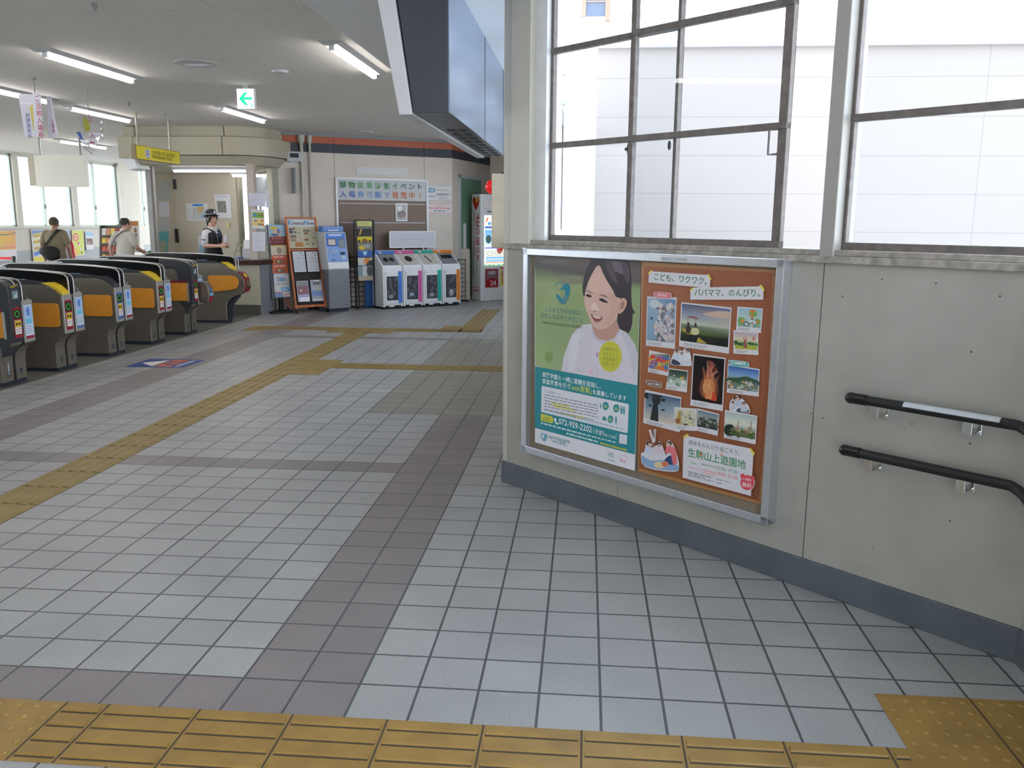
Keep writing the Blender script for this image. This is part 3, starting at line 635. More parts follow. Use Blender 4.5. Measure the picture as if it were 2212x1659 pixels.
# balloons
photo((1182, 565), (1485, 588), (1462, 882), (1165, 846), (1196, 580), (1475, 600), (1453, 822), (1183, 798), [(0, (150, 180, 188)), (0.7, (176, 190, 186)), (1, (120, 150, 120))])
for x, y, r, c in ((0.62, 0.25, 0.17, (206, 120, 60)), (0.72, 0.28, 0.1, (110, 160, 90)), (0.52, 0.28, 0.07, (120, 164, 90)), (0.15, 0.7, 0.17, (110, 158, 90)), (0.2, 0.7, 0.08, (214, 132, 60)), (0.85, 0.68, 0.14, (112, 156, 88)), (0.86, 0.68, 0.06, (206, 122, 56))): A2.ell(x, y, r, r*1.25, c)
A2.rect(0.55, 0.5, 0.68, 0.58, (128, 92, 70)); blobs(16, 0.3, 0.75, 0.66, 0.96, 0.04, 0.08, [(196, 200, 206), (98, 112, 120), (160, 150, 140)])
# park with red swing tower
photo((1135, 845), (1430, 880), (1432, 1145), (1133, 1125), (1146, 864), (1420, 892), (1420, 1086), (1152, 1070), [(0, (170, 152, 170)), (0.4, (206, 194, 164)), (0.62, (150, 160, 110)), (0.75, (150, 168, 76)), (1, (176, 172, 60))])
blobs(26, 0, 1, 0.55, 0.74, 0.05, 0.09, [(58, 96, 58), (74, 112, 66), (50, 84, 54)]); A2.ring(0.46, 0.35, 0.08, 0.03, (190, 76, 64)); A2.poly([(0.42, 0.4), (0.5, 0.4), (0.56, 0.9), (0.38, 0.9)], (150, 86, 76)); A2.poly([(0.8, 0.25), (0.86, 0.12), (0.9, 0.4), (0.78, 0.4)], (196, 104, 96))
# children on a ride
photo((130, 1085), (378, 1140), (355, 1395), (112, 1345), (140, 1120), (370, 1140), (350, 1342), (122, 1300), [(0, (190, 180, 160), (60, 90, 60)), (1, (186, 110, 70), (110, 160, 90))])
blobs(46, 0.02, 0.98, 0.15, 0.95, 0.06, 0.14, [(206, 130, 56), (196, 76, 62), (214, 178, 60), (84, 110, 170), (150, 96, 140), (206, 150, 60)]); A2.rect(0.45, 0.75, 0.8, 0.98, (206, 104, 56))
# stream valley
photo((370, 1300), (595, 1330), (580, 1590), (325, 1550), (370, 1312), (588, 1342), (573, 1540), (338, 1500), [(0, (46, 56, 50)), (0.4, (84, 98, 88)), (0.6, (150, 160, 144)), (1, (196, 204, 196))])
blobs(14, 0.1, 0.9, 0.5, 0.9, 0.06, 0.14, [(206, 212, 204), (178, 186, 170), (130, 144, 124)]); A2.ell(0.75, 0.42, 0.12, 0.08, (188, 150, 70)); A2.ell(0.3, 0.36, 0.06, 0.05, (180, 180, 170))
# fireworks
photo((655, 1125), (1043, 1178), (1010, 1813), (620, 1743), (665, 1145), (1030, 1192), (1000, 1738), (637, 1673), [(0, (20, 18, 22)), (0.6, (34, 22, 22)), (1, (40, 24, 24))])
A2.ell(0.55, 0.7, 0.32, 0.3, (104, 60, 42)); A2.ell(0.55, 0.72, 0.22, 0.24, (166, 104, 62)); A2.ell(0.62, 0.88, 0.2, 0.13, (196, 66, 40)); A2.ell(0.45, 0.65, 0.1, 0.16, (206, 160, 100))
for i in range(70):
    t = -pi/2+R2.uniform(-0.75, 0.75); l = R2.uniform(0.4, 0.85); x0 = 0.55+R2.uniform(-0.1, 0.1)
    A2.line((x0, 0.92), (x0+l*0.55*math.cos(t), 0.92+l*math.sin(t)), 0.008, R2.choice([(214, 170, 110), (226, 190, 130), (206, 96, 56), (190, 120, 90)])); A2.d -= A2.step*0.8
for i in range(30):
    t = -pi/2+R2.uniform(-0.1, 1.2); A2.line((0.5+R2.uniform(-0.05, 0.1), 0.45), (0.5+0.35*math.cos(t), 0.45+0.38*math.sin(t)), 0.009, R2.choice([(176, 96, 84), (150, 70, 66), (196, 130, 110)])); A2.d -= A2.step*0.8
A2.poly([(0, 0.9), (0.3, 0.88), (0.45, 0.93), (0.9, 0.95), (1, 0.93), (1, 1), (0, 1)], (26, 20, 20))
# mountain view
photo((1070, 1250), (1450, 1310), (1440, 1640), (1058, 1590), (1078, 1268), (1440, 1325), (1430, 1586), (1066, 1540), [(0, (50, 92, 160)), (0.35, (120, 152, 190)), (0.45, (130, 150, 160)), (0.55, (84, 110, 84)), (1, (120, 128, 110))])
A2.poly([(0, 0.55), (0.3, 0.48), (0.6, 0.36), (0.8, 0.42), (1, 0.5), (1, 0.7), (0, 0.7)], (60, 84, 60), 3); blobs(40, 0.02, 0.98, 0.62, 0.97, 0.03, 0.08, [(150, 150, 140), (110, 126, 100), (170, 120, 90), (90, 104, 130), (180, 178, 168)])
# tower at dusk
A2.conv = z3
photo(z4(85, 120), z4(517, 210), z4(497, 628), z4(60, 515), z4(95, 150), z4(508, 228), z4(495, 560), z4(75, 462), [(0, (58, 72, 92), (74, 96, 124)), (0.5, (110, 130, 146), (150, 164, 172)), (1, (196, 184, 166), (206, 190, 170))])
A2.poly([(0.2, 0.008), (0.42, 0.008), (0.42, 0.3), (0.36, 0.38), (0.4, 1), (0.16, 1), (0.22, 0.38), (0.18, 0.25)], (44, 46, 50)); A2.poly([(0.1, 0.0), (0.5, 0.0), (0.42, 0.1), (0.2, 0.12)], (50, 52, 58)); A2.rect(0.44, 0.12, 0.56, 0.22, (46, 48, 54)); A2.rect(0.1, 0.42, 0.18, 0.5, (50, 52, 56)); A2.rect(0.46, 0.5, 0.56, 0.56, (54, 54, 58)); A2.ell(0.02, 0.12, 0.06, 0.12, (48, 50, 56))
photo(z4(432, 325), z4(697, 345), z4(690, 612), z4(435, 595), z4(444, 340), z4(688, 358), z4(680, 556), z4(446, 538), [(0, (200, 196, 176)), (1, (190, 184, 150))])
blobs(34, 0.02, 0.98, 0.05, 0.95, 0.04, 0.09, [(206, 200, 150), (150, 160, 160), (196, 190, 170), (170, 150, 110)]); A2.poly([(0.15, 0.2), (0.25, 0.1), (0.3, 0.7), (0.1, 0.7)], (170, 140, 70)); A2.ell(0.12, 0.75, 0.14, 0.16, (150, 100, 60)); A2.ell(0.75, 0.55, 0.07, 0.07, (70, 74, 80)); A2.ell(0.52, 0.93, 0.12, 0.06, (80, 70, 50))
photo(z4(705, 340), z4(972, 410), z4(952, 670), z4(690, 605), z4(714, 358), z4(962, 420), z4(948, 606), z4(706, 555), [(0, (96, 116, 130)), (0.4, (150, 156, 150)), (0.6, (90, 96, 86)), (1, (40, 46, 40))])
blobs(36, 0.1, 0.98, 0.35, 0.95, 0.04, 0.1, [(60, 66, 58), (84, 92, 80), (44, 50, 44), (150, 150, 140)])
photo(z4(1040, 358), z4(1427, 430), z4(1405, 772), z4(1025, 690), z4(1050, 378), z4(1416, 442), z4(1398, 712), z4(1040, 648), [(0, (160, 174, 172)), (0.45, (206, 206, 190)), (0.7, (130, 130, 110)), (1, (70, 74, 56))])
A2.poly([(0, 0.62), (0.25, 0.55), (0.3, 1), (0, 1)], (40, 48, 38), 3); blobs(40, 0.2, 0.98, 0.72, 0.97, 0.04, 0.09, [(74, 96, 50), (58, 74, 44), (100, 104, 70)])
for x, y0 in ((0.42, 0.3), (0.84, 0.22)): A2.poly([(x-0.015, y0), (x+0.015, y0), (x+0.03, 0.78), (x-0.03, 0.78)], (150, 130, 110))
for i in range(8): A2.line((0.42, 0.38), (0.2+i*0.065, 0.36+abs(i-3.5)*0.03), 0.01, (190, 180, 160))
blobs(14, 0.3, 0.95, 0.5, 0.74, 0.03, 0.05, [(170, 110, 80), (196, 160, 90), (110, 140, 150), (180, 90, 80)])
# paper banners with yellow tape
A2.conv = z3
GREEN = (36, 112, 76); TAPE = (214, 200, 84)
A2.poly([(165, 143), (832, 188), (868, 230), (860, 345), (128, 277), (134, 175)], PW); A2.text('こども、ワクワク。', (195, 240), (825, 300), 0.082, GREEN, 0.01)
A2.poly([(668, 338), (1465, 322), (1503, 368), (1500, 482), (627, 482), (628, 385)], PW); A2.text('パパママ、のんびり。', (678, 432), (1458, 440), 0.084, GREEN, 0.01)
for t in ([(120, 165), (165, 125), (180, 135), (135, 180)], [(828, 180), (850, 176), (884, 240), (864, 246)], [(620, 372), (655, 335), (672, 340), (632, 388)], [(1448, 312), (1475, 305), (1520, 365), (1500, 380)]): A2.poly(t, TAPE)
for pts, c, s_, q in (([(205, 390), (385, 400), (402, 430), (388, 470), (230, 460), (195, 430)], (214, 112, 122), 'SPRING', ((232, 440), (352, 448))), ([(1100, 1200), (1300, 1222), (1332, 1265), (1300, 1290), (1130, 1275), (1090, 1235)], (84, 160, 160), 'SUMMER', ((1118, 1248), (1292, 1268))), ([(110, 1443), (270, 1465), (290, 1500), (270, 1530), (160, 1515), (105, 1480)], (110, 88, 70), 'AUTUMN', ((125, 1494), (268, 1512)))):
    A2.poly(pts, (206, 200, 200), 3); cxm = sum(p[0] for p in pts)/len(pts); cym = sum(p[1] for p in pts)/len(pts); A2.poly([(cxm+(p[0]-cxm)*0.93, cym+(p[1]-cym)*0.86) for p in pts], c, 3); A2.text(s_, q[0], q[1], 0.046, (226, 222, 216), 0.008)
# cut-out groups of people
def group(outline, people, extra=()):
    A2.poly(outline, PW, 3)
    for c, pts in extra: A2.poly(pts, c, 3)
    for x, y, r, c, b in people:
        A2.poly([(x-r*1.7, y+r*3.6), (x-r*1.5, y+r*1.6), (x-r*0.4, y+r*0.9), (x+r*0.4, y+r*0.9), (x+r*1.5, y+r*1.6), (x+r*1.7, y+r*3.6)], c, 3)
        A2.ell(x, y-r*0.25, r*0.95, r*1.05, (44, 36, 38)); A2.ell(x+b*r*0.3, y+r*0.15, r*0.66, r*0.8, (206, 166, 148))
group([(390, 1250), (410, 1160), (450, 1085), (480, 1060), (505, 1075), (530, 1100), (560, 1062), (600, 1058), (625, 1110), (640, 1200), (640, 1270), (500, 1268)],
      [(480, 1100, 26, (196, 200, 214), 1), (590, 1095, 25, (214, 214, 220), -1), (528, 1130, 17, (206, 206, 210), 0)], [((60, 66, 84), [(405, 1250), (420, 1190), (500, 1230), (500, 1262)]), ((196, 200, 206), [(510, 1250), (600, 1200), (635, 1255), (560, 1265)])])
A2.conv = lambda x, y: z3(*z4(x, y))
group([(1095, 350), (1105, 260), (1150, 215), (1195, 188), (1235, 215), (1280, 255), (1330, 320), (1335, 395), (1200, 385), (1120, 370)],
      [(1170, 232, 24, (190, 194, 206), 1), (1212, 222, 25, (176, 182, 196), -1), (1138, 278, 20, (186, 186, 196), 0), (1272, 290, 24, (182, 186, 200), 0)], [((70, 70, 84), [(1180, 360), (1240, 330), (1330, 360), (1310, 390), (1200, 384)])])
group([(40, 880), (85, 860), (95, 780), (125, 728), (165, 760), (215, 790), (255, 735), (290, 770), (330, 880), (350, 880), (345, 760), (380, 720), (430, 780), (468, 880), (495, 1020), (440, 1098), (90, 1040)],
      [(132, 770, 28, (190, 196, 214), 1), (178, 805, 20, (196, 196, 204), 0), (258, 780, 27, (206, 190, 200), 0), (382, 768, 28, (214, 112, 116), -1)],
      [((134, 160, 190), [(50, 900), (150, 960), (330, 960), (480, 1020), (440, 1085), (100, 1035)]), ((48, 70, 104), [(320, 960), (400, 900), (450, 1000), (380, 1010)]), ((206, 190, 150), [(200, 990), (300, 980), (310, 1050), (220, 1050)]), ((206, 120, 90), [(290, 980), (360, 980), (360, 1030), (300, 1030)]), ((214, 112, 116), [(400, 810), (455, 830), (470, 990), (420, 1000)])])
for q in ([(133, 600), (160, 592), (205, 745), (180, 758)], [(192, 590), (224, 590), (212, 740), (195, 745)]): A2.poly(q, PW)
A2.dashes((150, 610), (188, 735), 9, 8, (214, 150, 150), 3); A2.dashes((208, 600), (204, 690), 8, 10, (90, 86, 90), 4)
# white notice of the amusement park
A2.poly([(560, 660), (1340, 815), (1385, 870), (1355, 1385), (537, 1165), (550, 690)], PW)
for t in ([(545, 680), (600, 640), (614, 660), (560, 700)], [(1330, 815), (1352, 810), (1404, 880), (1384, 905)]): A2.poly(t, TAPE)
A2.text('週末をのんびり過ごそう。', (610, 765), (1222, 898), 0.058, (74, 66, 66)); A2.text('生駒山上遊園地', (602, 905), (1292, 1062), 0.118, (38, 128, 76), 0.010)
A2.ell(757, 885, 15, 16, (206, 96, 60)); A2.ell(1006, 893, 10, 12, (206, 96, 60))
A2.text('10:00~17:00', (942, 1062), (1195, 1125), 0.048, (86, 140, 92)); A2.text('10:00~21:00', (942, 1130), (1195, 1195), 0.048, (214, 84, 96))
for i, (x0, y0, x1, c) in enumerate(((635, 985, 710, (120, 170, 130)), (610, 1040, 725, (226, 150, 160)), (760, 1002, 930, (130, 150, 130)), (760, 1070, 930, (226, 140, 150)), (770, 1100, 930, (226, 140, 150)), (605, 1095, 880, (130, 128, 134)), (610, 1120, 820, (140, 138, 144)), (605, 1140, 910, (150, 148, 154)), (945, 1185, 1110, (150, 148, 154)), (945, 1225, 1010, (140, 138, 144)))):
    A2.dashes((x0, y0), (x1, y0+(x1-x0)*0.235), 8, 12, c, i)
A2.ell(1312, 1225, 92, 98, PW); A2.ell(1312, 1225, 84, 90, (206, 76, 88)); A2.ell(1255, 1145, 28, 28, (206, 76, 88)); A2.ell(1375, 1168, 26, 28, (206, 76, 88))
A2.text('入場料', (1255, 1192), (1362, 1215), 0.042, (232, 214, 214)); A2.text('無料', (1252, 1268), (1362, 1290), 0.062, (232, 214, 214), 0.008)
for x, y in ((68, 58-1437.8), (848, 95-1437.8), (1590, 130-1437.8), (1625, 190-1437.8), (1518, 498), (595, 1215), (1465, 1440)): A2.ell(x, y, 9, 9, (120, 96, 70))
p2 = inframe(tag(A2.build('poster', M_GLOSSY), 'amusement park poster with seasonal snapshots on brown craft paper', 'poster'), FP)

# ================================================================== HANDRAILS
def rail(z, s0, lab, tape=None, bend=0.0):
    t = thing('handrail', lab, 'handrail', FW.w(s0, -0.075, z), FW.a, 'black handrails on the cream wall')
    L_ = 2.765-s0; pts = [(0.0, 0, 0), (L_*0.5, 0, -bend*0.4), (L_-0.05, 0, -bend*0.6)]
    for i in range(1, 6):
        q = i/5; pts.append((L_-0.05+0.06*q, -0.03*q*q, -bend*0.6-0.004*i))
    pts.append((L_+0.01+0.693*.3, -0.03-0.721*.3, -bend*0.6-0.15)); pts.append((L_+0.01+0.693*1.0, -0.03-0.721*1.0, -bend*0.6-0.6))
    MB().tube(pts, 0.0185, 16).build('rail', M_BLACKM, t, smooth=True)
    MB().tube([(-0.006, 0, 0), (0.055, 0, 0)], 0.0215, 16).ell((-0.006, 0, 0), 0.024, 0.0225, 0.0225).ell((0.0, 0.022, 0.0), 0.022, 0.03, 0.008).build('end_cap', M_BLACK, t, smooth=True)
    for sx in ((0.09, 0.425) if tape else (0.09, 0.43)):
        b = MB().box(sx-0.016, sx+0.016, -0.004, 0.004, -0.062, -0.012).box(sx-0.016, sx+0.016, 0.0, 0.075, -0.064, -0.058).box(sx-0.022, sx+0.022, 0.068, 0.0745, -0.075, -0.03)
        b.build('bracket', M_CHROME, t, bevel=0.002)
    if tape:
        n = 10; mb = MB(); r = 0.0192
        rows = [[(x, -r*math.sin(-0.5+1.9*i/n), r*math.cos(-0.5+1.9*i/n)) for i in range(n+1)] for x in tape]
        mb.add(rows[0]+rows[1], [(i, i+1, n+1+i+1, n+1+i) for i in range(n)]); o = mb.build('label_strip', M_LGREY, t, smooth=True); o['label'] = 'silvery label strip wrapped on the rail'
    return t
rail(0.862, 2.135, 'upper black handrail with silvery label strip on cream wall', (0.20, 0.53))
rail(0.652, 2.128, 'lower black handrail without label strip on cream wall')

# ================================================================== HANGING DEPARTURE BOARD
dbt = thing('departure_board', 'long dark departure board box hanging from ceiling beside the corner column', 'display board', (-0.03, 2.382, 2.093))
Lb = 3.3; top = HR-2.093
MB().prism([(0.0, 0.0), (-0.194, 0.0), (-0.29, top), (0.0, top)], 'y', 0, Lb).build('housing', mat('slate steel', (74, 77, 84), 0.3, 0.5, 0.03, 3), dbt, bevel=0.004)
MB().box(0.0, 0.004, 0.0, Lb, 0.0, top).build('side_panel', mat('steel with blue reflection tint', (168, 186, 212), 0.22, 0.9, 0.02, 3), dbt)  # blue tint stands in for window light reflected in this side
MB().prism([(-0.198, -0.012), (-0.27, -0.012), (-0.40, top), (-0.30, top)], 'y', -0.012, Lb).build('display_frame', mat('pale grey display frame', (196, 194, 196), 0.4, 0.1, 0.03, 4), dbt, bevel=0.004)
for i in range(9):
    for j in range(2): MB().box(-0.16+j*0.075, -0.105+j*0.075, 0.9+i*0.27, 1.03+i*0.27, -0.004, 0.002).build('vent_slot', M_BLACKM, dbt)
for q in (1.62, 3.0): MB().box(0.002, 0.006, q, q+.02, 0.0, top).build('panel_seam', M_DGREY, dbt)
# ================================================================== TICKET GATES
GX = -4.53
M_FLAP = mat('orange gate flap', (206, 134, 34), 0.5, var=0.06, scale=14)
M_PAD = mat('yellow card pad', (222, 188, 50), 0.4, var=0.04, scale=14)
M_RED = mat('maroon panel', (126, 28, 44), 0.4)
M_BLUEL = mat('pale blue strip', (176, 192, 224), 0.3)
def rrect(x0, x1, z0, z1, r, n=5):
    out = []
    for cx_, cz_, a0 in ((x1-r, z1-r, 0), (x0+r, z1-r, 90), (x0+r, z0+r, 180), (x1-r, z0+r, 270)):
        for i in range(n+1):
            t = math.radians(a0+90*i/n); out.append((cx_+r*math.cos(t), cz_+r*math.sin(t)))
    return out
BODY = [(-1.75, .035), (0, .035), (0, .24), (.012, .29), (.05, .34), (.10, .375), (.11, .39), (.11, .765), (.05, .818), (-.02, .855), (-.07, .866), (-1.68, .866), (-1.75, .80)]
TRIM = [(-1.33, .93), (-1.25, .985), (-1.15, 1.012), (-.9, 1.014), (-.45, 1.006), (-.2, .993), (.02, .973), (.075, .962), (.105, .935), (.113, .89), (.114, .77)]
def end_sign(parent, x, y0, y1, col, kind, z0=.40, z1=.755, name='sign_sticker', step=0.0002):
    a = Art(lambda u, v, d: (x+d, u, v), step=step); w = y1-y0; h = z1-z0
    def P(u, v): return (y0+u*w, z0+v*h)
    a.conv = P
    if kind == 'ring':
        a.rect(.14, .05, .9, .88, col); a.rect(.2, .57, .84, .82, (24, 28, 26)); a.ring(y0+.52*w, z0+.7*h, .034, .012, (60, 150, 50), 18) if False else None
        n = 18
        for i in range(n):
            t0, t1 = 2*pi*i/n, 2*pi*(i+1)/n
            a.poly([(.52+.24*math.cos(t0), .7+.1*math.sin(t0)), (.52+.24*math.cos(t1), .7+.1*math.sin(t1)), (.52+.15*math.cos(t1), .7+.062*math.sin(t1)), (.52+.15*math.cos(t0), .7+.062*math.sin(t0))], (66, 168, 58)); a.d -= a.step
        a._layer()
        a.rect(.22, .15, .82, .53, (224, 222, 218)); a.rect(.24, .34, .8, .52, (222, 182, 44)); a.poly([(.32, .37), (.52, .43), (.72, .37), (.72, .49), (.52, .43), (.32, .49)], (40, 34, 26))
        a.dashes((y0, 0) if False else (.28, .28), (.78, .28), 4, .02, (190, 110, 110), 2); a.dashes((.28, .22), (.78, .22), 4, .02, (150, 150, 160), 3)
    else:
        a.rect(.12, .05, .9, .92, (214, 220, 232)); a.rect(.14, .6, .88, .9, (170, 194, 232)); a.poly([(.4, .66), (.6, .63), (.66, .8), (.5, .88), (.34, .8)], (96, 128, 204)); a.rect(.2, .42, .82, .58, (120, 196, 228))
        for i in range(4): a.dashes((.2, .36-.055*i), (.82, .36-.055*i), 5, .018, (120, 160, 190), i)
        a.rect(.12, .05, .9, .12, col)
    return a.build(name, M_PRINT, parent)
def foot_plate(parent, y, digit):
    a = Art(lambda u, v, d: (0.0012+d, u, v), step=0.0003); a.rect(y-.018, .085, y+.018, .135, (44, 52, 70))
    if digit: a.text(digit, (y-.008, .095), (y+.008, .095), .04, (176, 184, 198))
    else: a.rect(y-.008, .098, y+.008, .122, (120, 128, 140))
    a.build('number_plate', M_PRINT, parent)
RED_, BLU_ = (150, 34, 52), (88, 108, 170)
def gate(yn, label, near=RED_, far=RED_, pad=True, digits=('', ''), shell=False):
    t = thing('ticket_gate', label, 'ticket gate', (GX, yn, 0), 0, 'row of ticket gates')
    MB().box(-1.74, .0, .008, .332, 0, .036).build('plinth', M_NAVY, t, bevel=.003)
    for y0, y1, nm in ((0, .158, 'near'), (.182, .34, 'far')):
        MB().prism(BODY, 'y', y0, y1).build('cabinet', M_STEEL, t, bevel=.004)
    MB().prism([(x+(.004 if x > -.2 else 0), z) for x, z in BODY], 'y', .158, .182).build('dark_groove', M_BLACKM, t)
    MB().prism(rrect(-.245, .075, .452, .686, .03), 'y', -.016, 0).build('flap_door', M_FLAP, t, bevel=.003)
    b = MB()
    for y0, y1 in ((.006, .124), (.216, .334)): b.prism([(-1.3, .86), (-1.1, .885), (-.7, .905), (-.35, .912), (-.16, .896), (-.03, .858), (-.05, .85)], 'y', y0, y1)
    b.build('top_cover', M_DGREY, t, smooth=30)
    MB().prism([(-.42, .913), (-.28, .914), (-.28, .917), (-.42, .916)], 'y', .012, .05).build('display_strip', M_BLUEL, t)
    MB().prism([(-1.35, .86)] + TRIM[:-1] + [(.108, .77), (.0, .85), (-.1, .862)], 'y', .128, .212).build('canopy', M_BLACK, t)
    for y in (.127, .213): MB().tube([(x, y, z) for x, z in TRIM], .0072, 8).build('edge_trim', M_STEELL, t, smooth=True)
    MB().box(-.98, -.58, .125, .215, 1.005, 1.034).build('top_cap', M_LGREY, t, bevel=.012, seg=3)
    MB().prism([(-.10, .885), (-.02, .888), (.05, .858), (.112, .80), (.116, .768), (.06, .80), (-.01, .852)], 'y', .006, .124).build('card_pad', M_PAD if pad else M_DGREY, t, bevel=.004)
    MB().prism([(-.0, .866), (.05, .84), (.10, .795), (.05, .815), (-.0, .852)], 'y', .218, .334).build('far_pad', M_DGREY, t)
    a = Art(lambda u, v, d: (v+.002*0, u, .862-(v)*.9+.006+d*4), step=.0003); a.poly([(.235, .02), (.30, .02), (.30, .075)], (222, 222, 224)); a.build('triangle_label', M_PRINT, t)
    for y0, y1, c, kd in ((.004, .154, near, 'ring'), (.186, .336, far, 'info')):
        if shell and kd == 'ring': continue
        e = MB().box(.108, .121, y0, y1, .385, .768).build('end_panel', M_STEELL, t, bevel=.004)
        end_sign(e, .1215, y0, y1, c, kd)
    foot_plate(t, .085, digits[0]); foot_plate(t, .26, digits[1])
    if shell:
        s = MB().prism([(-.30, 1.0), (-.05, .985), (.07, .955), (.125, .91), (.14, .84), (.14, .50), (.125, .42), (.06, .33), (.015, .27), (.01, .36), (-.06, .42), (-.06, .80), (-.10, .868), (-.30, .885)], 'y', -.008, .155).build('dark_shell', M_DGREY, t, bevel=.006)
        MB().prism(rrect(.065, .085, .44, .69, .008), 'y', -.018, -.006).build('steel_post', M_STEELL, t)
        MB().box(-.26, .06, -.010, 0, .69, .715).build('maroon_strip', M_RED, t)
        end_sign(s, .1405, .004, .15, RED_, 'ring', .43, .76)
        a = Art(lambda u, v, d: (.1405+d, u, v), step=.0003); a.rect(.04, .80, .12, .87, (120, 140, 146)); a.poly([(.05, .81), (.11, .86), (.11, .81)], (180, 196, 196)); a.build('display_window', M_PRINT, s)
        MB().prism([(.145, .90), (.19, .925), (.192, .93), (.14, .91)], 'y', .02, .06).build('tick_mark', M_PAD, s)
    return t
gate(4.85, 'ticket gate nearest the viewer, dark end shell, cut by left edge', digits=('1', '2'), shell=True)
gate(5.66, 'second ticket gate from the front, red sign and yellow pad', near=RED_, far=BLU_)
gate(6.615, 'ticket gate with blue end sign, third from the front', near=BLU_, far=RED_, pad=False)
gate(7.555, 'fourth ticket gate from the front, red sign and yellow pad')
gE = gate(8.46, 'dark-ended ticket gate with rounded red-tipped pod, next to last', shell=True)
pod = MB().prism([(.10, .43), (.2, .40), (.25, .43), (.268, .52), (.255, .62), (.21, .685), (.10, .69)], 'y', .19, .33).build('pod', M_STEEL, gE, bevel=.012, seg=3)
a = Art(lambda u, v, d: ((.2695+d) - max(0, v-.56)*.36 - max(0, .50-v)*.3, u, v), step=.0004); a.rect(.205, .50, .315, .64, (206, 214, 230)); a.rect(.205, .50, .315, .54, (120, 184, 220)); a.rect(.205, .42, .315, .50, (156, 34, 60)); a.poly([(.23, .56), (.29, .56), (.27, .63), (.24, .63)], (96, 128, 204)); a.build('pod_sticker', M_PRINT, pod)
# last, single gate with a long rounded nose
t = thing('ticket_gate', 'last ticket gate beside the counter with long rounded orange flap', 'ticket gate', (GX, 9.80, 0), 0, 'row of ticket gates')
MB().box(-1.74, 0, .006, .184, 0, .036).build('plinth', M_NAVY, t, bevel=.003)
FB2 = [(-1.75, .035), (0, .035), (0, .24), (.02, .31), (.08, .37), (.14, .40), (.22, .43), (.28, .48), (.30, .56), (.28, .66), (.235, .72), (.17, .755), (.14, .78), (.06, .82), (-.02, .862), (-.07, .872), (-1.68, .872), (-1.75, .80)]
MB().prism(FB2, 'y', 0, .17).build('cabinet', M_STEEL, t, bevel=.006)
MB().prism([(0, .04), (.004, .24), (.03, .31), (.09, .37), (.15, .41), (.15, .38), (.10, .33), (.04, .26), (.015, .2), (.015, .04)], 'y', .02, .19).build('dark_foot', M_NAVY, t)
MB().prism([(-.25, .45), (.10, .492), (.165, .51), (.205, .56), (.205, .64), (.165, .685), (.10, .695), (-.23, .695), (-.25, .67)], 'y', -.016, 0).build('flap_door', M_FLAP, t, bevel=.004)
MB().prism([(-1.3, .866), (-1.1, .89), (-.7, .91), (-.35, .917), (-.16, .90), (-.03, .864)], 'y', .006, .07).build('top_cover', M_DGREY, t)
MB().prism([(-.42, .917), (-.28, .918), (-.28, .921), (-.42, .92)], 'y', .008, .04).build('display_strip', M_BLUEL, t)
MB().prism([(-1.35, .866)] + TRIM[:-1] + [(.112, .80), (.0, .86), (-.1, .868)], 'y', .08, .168).build('canopy', M_BLACK, t)
for y in (.079, .169): MB().tube([(x+.03 if x > 0 else x, y, z) for x, z in TRIM], .0072, 8).build('edge_trim', M_STEELL, t, smooth=True)
MB().prism([(-.06, .89), (.02, .893), (.09, .86), (.15, .80), (.15, .77), (.09, .79), (.02, .852)], 'y', .004, .09).build('card_pad', M_PAD, t, bevel=.004)
nose = [(.285, .455), (.31, .49), (.318, .56), (.30, .66), (.25, .73), (.20, .755), (.19, .74), (.235, .715), (.275, .655), (.29, .56), (.275, .49)]
n_ = MB().prism(nose, 'y', .01, .165).build('nose_cap', M_RED, t, bevel=.003)
a = Art(lambda u, v, d: ((.3185+d) - max(0, v-.56)*.2 - max(0, v-.66)*.5, u, v), step=.0004)
a.rect(.02, .52, .155, .66, (30, 34, 34)); a.ring(.09, .59, .042, .016, (60, 170, 56), 18); a.build('ring_sign', M_PRINT, n_)
a = Art(lambda u, v, d: (.30-(v-.66)*.7+d, u, v), step=.0005); a.ell(.09, .70, .05, .028, (222, 186, 44)); a.build('yellow_dot', M_PRINT, n_)
foot_plate(t, .09, '')
# ================================================================== STAFF OFFICE
M_OFF = mat('office cream wall', (190, 180, 162), 0.55, var=0.03, scale=3)
M_SOF = mat('office fascia panel', (178, 170, 150), 0.5, var=0.03, scale=3)
# fascia that wraps round the corner
def oxp(px, y, py=400): return onplane(px, py, (0, y, 0), Vector((0, 1, 0))).x
XF = oxp(291, 10.92, 310)
path = [(XF, 10.92), (-5.6, 10.92), (-4.86, 10.92)]
for i in range(1, 13):
    q = i/12*math.radians(78); path.append((-4.86+0.52*math.sin(q), 10.92+0.52*(1-math.cos(q))))
path.append((-4.27, 11.86))
def sweep(pth, prof):
    """prof: (outward offset, z) closed section pushed along the plan path"""
    rings = []
    for i, p in enumerate(pth):
        a = Vector(pth[max(i-1, 0)]); b = Vector(pth[min(i+1, len(pth)-1)]); t = (b-a).normalized(); n = Vector((t.y, -t.x))
        rings.append([(p[0]+n.x*o, p[1]+n.y*o, z) for o, z in prof])
    return rings
mb = MB().loft(sweep(path, [(0, HC), (0, 2.765), (-.35, 2.765), (-.35, HC)]))
mb.loft(sweep(path, [(.10, 2.752), (.10, 2.482), (-.35, 2.482), (-.35, 2.752)]))
mb.loft(sweep(path, [(.05, 2.472), (-.05, 2.34), (-.35, 2.34), (-.35, 2.472)]))
struct(mb.build('trim_4', M_SOF, smooth=35))
mb = MB().loft(sweep(path, [(-.02, 2.768), (-.02, 2.75), (-.3, 2.75), (-.3, 2.768)])).loft(sweep(path, [(.03, 2.486), (.03, 2.468), (-.3, 2.468), (-.3, 2.486)]))
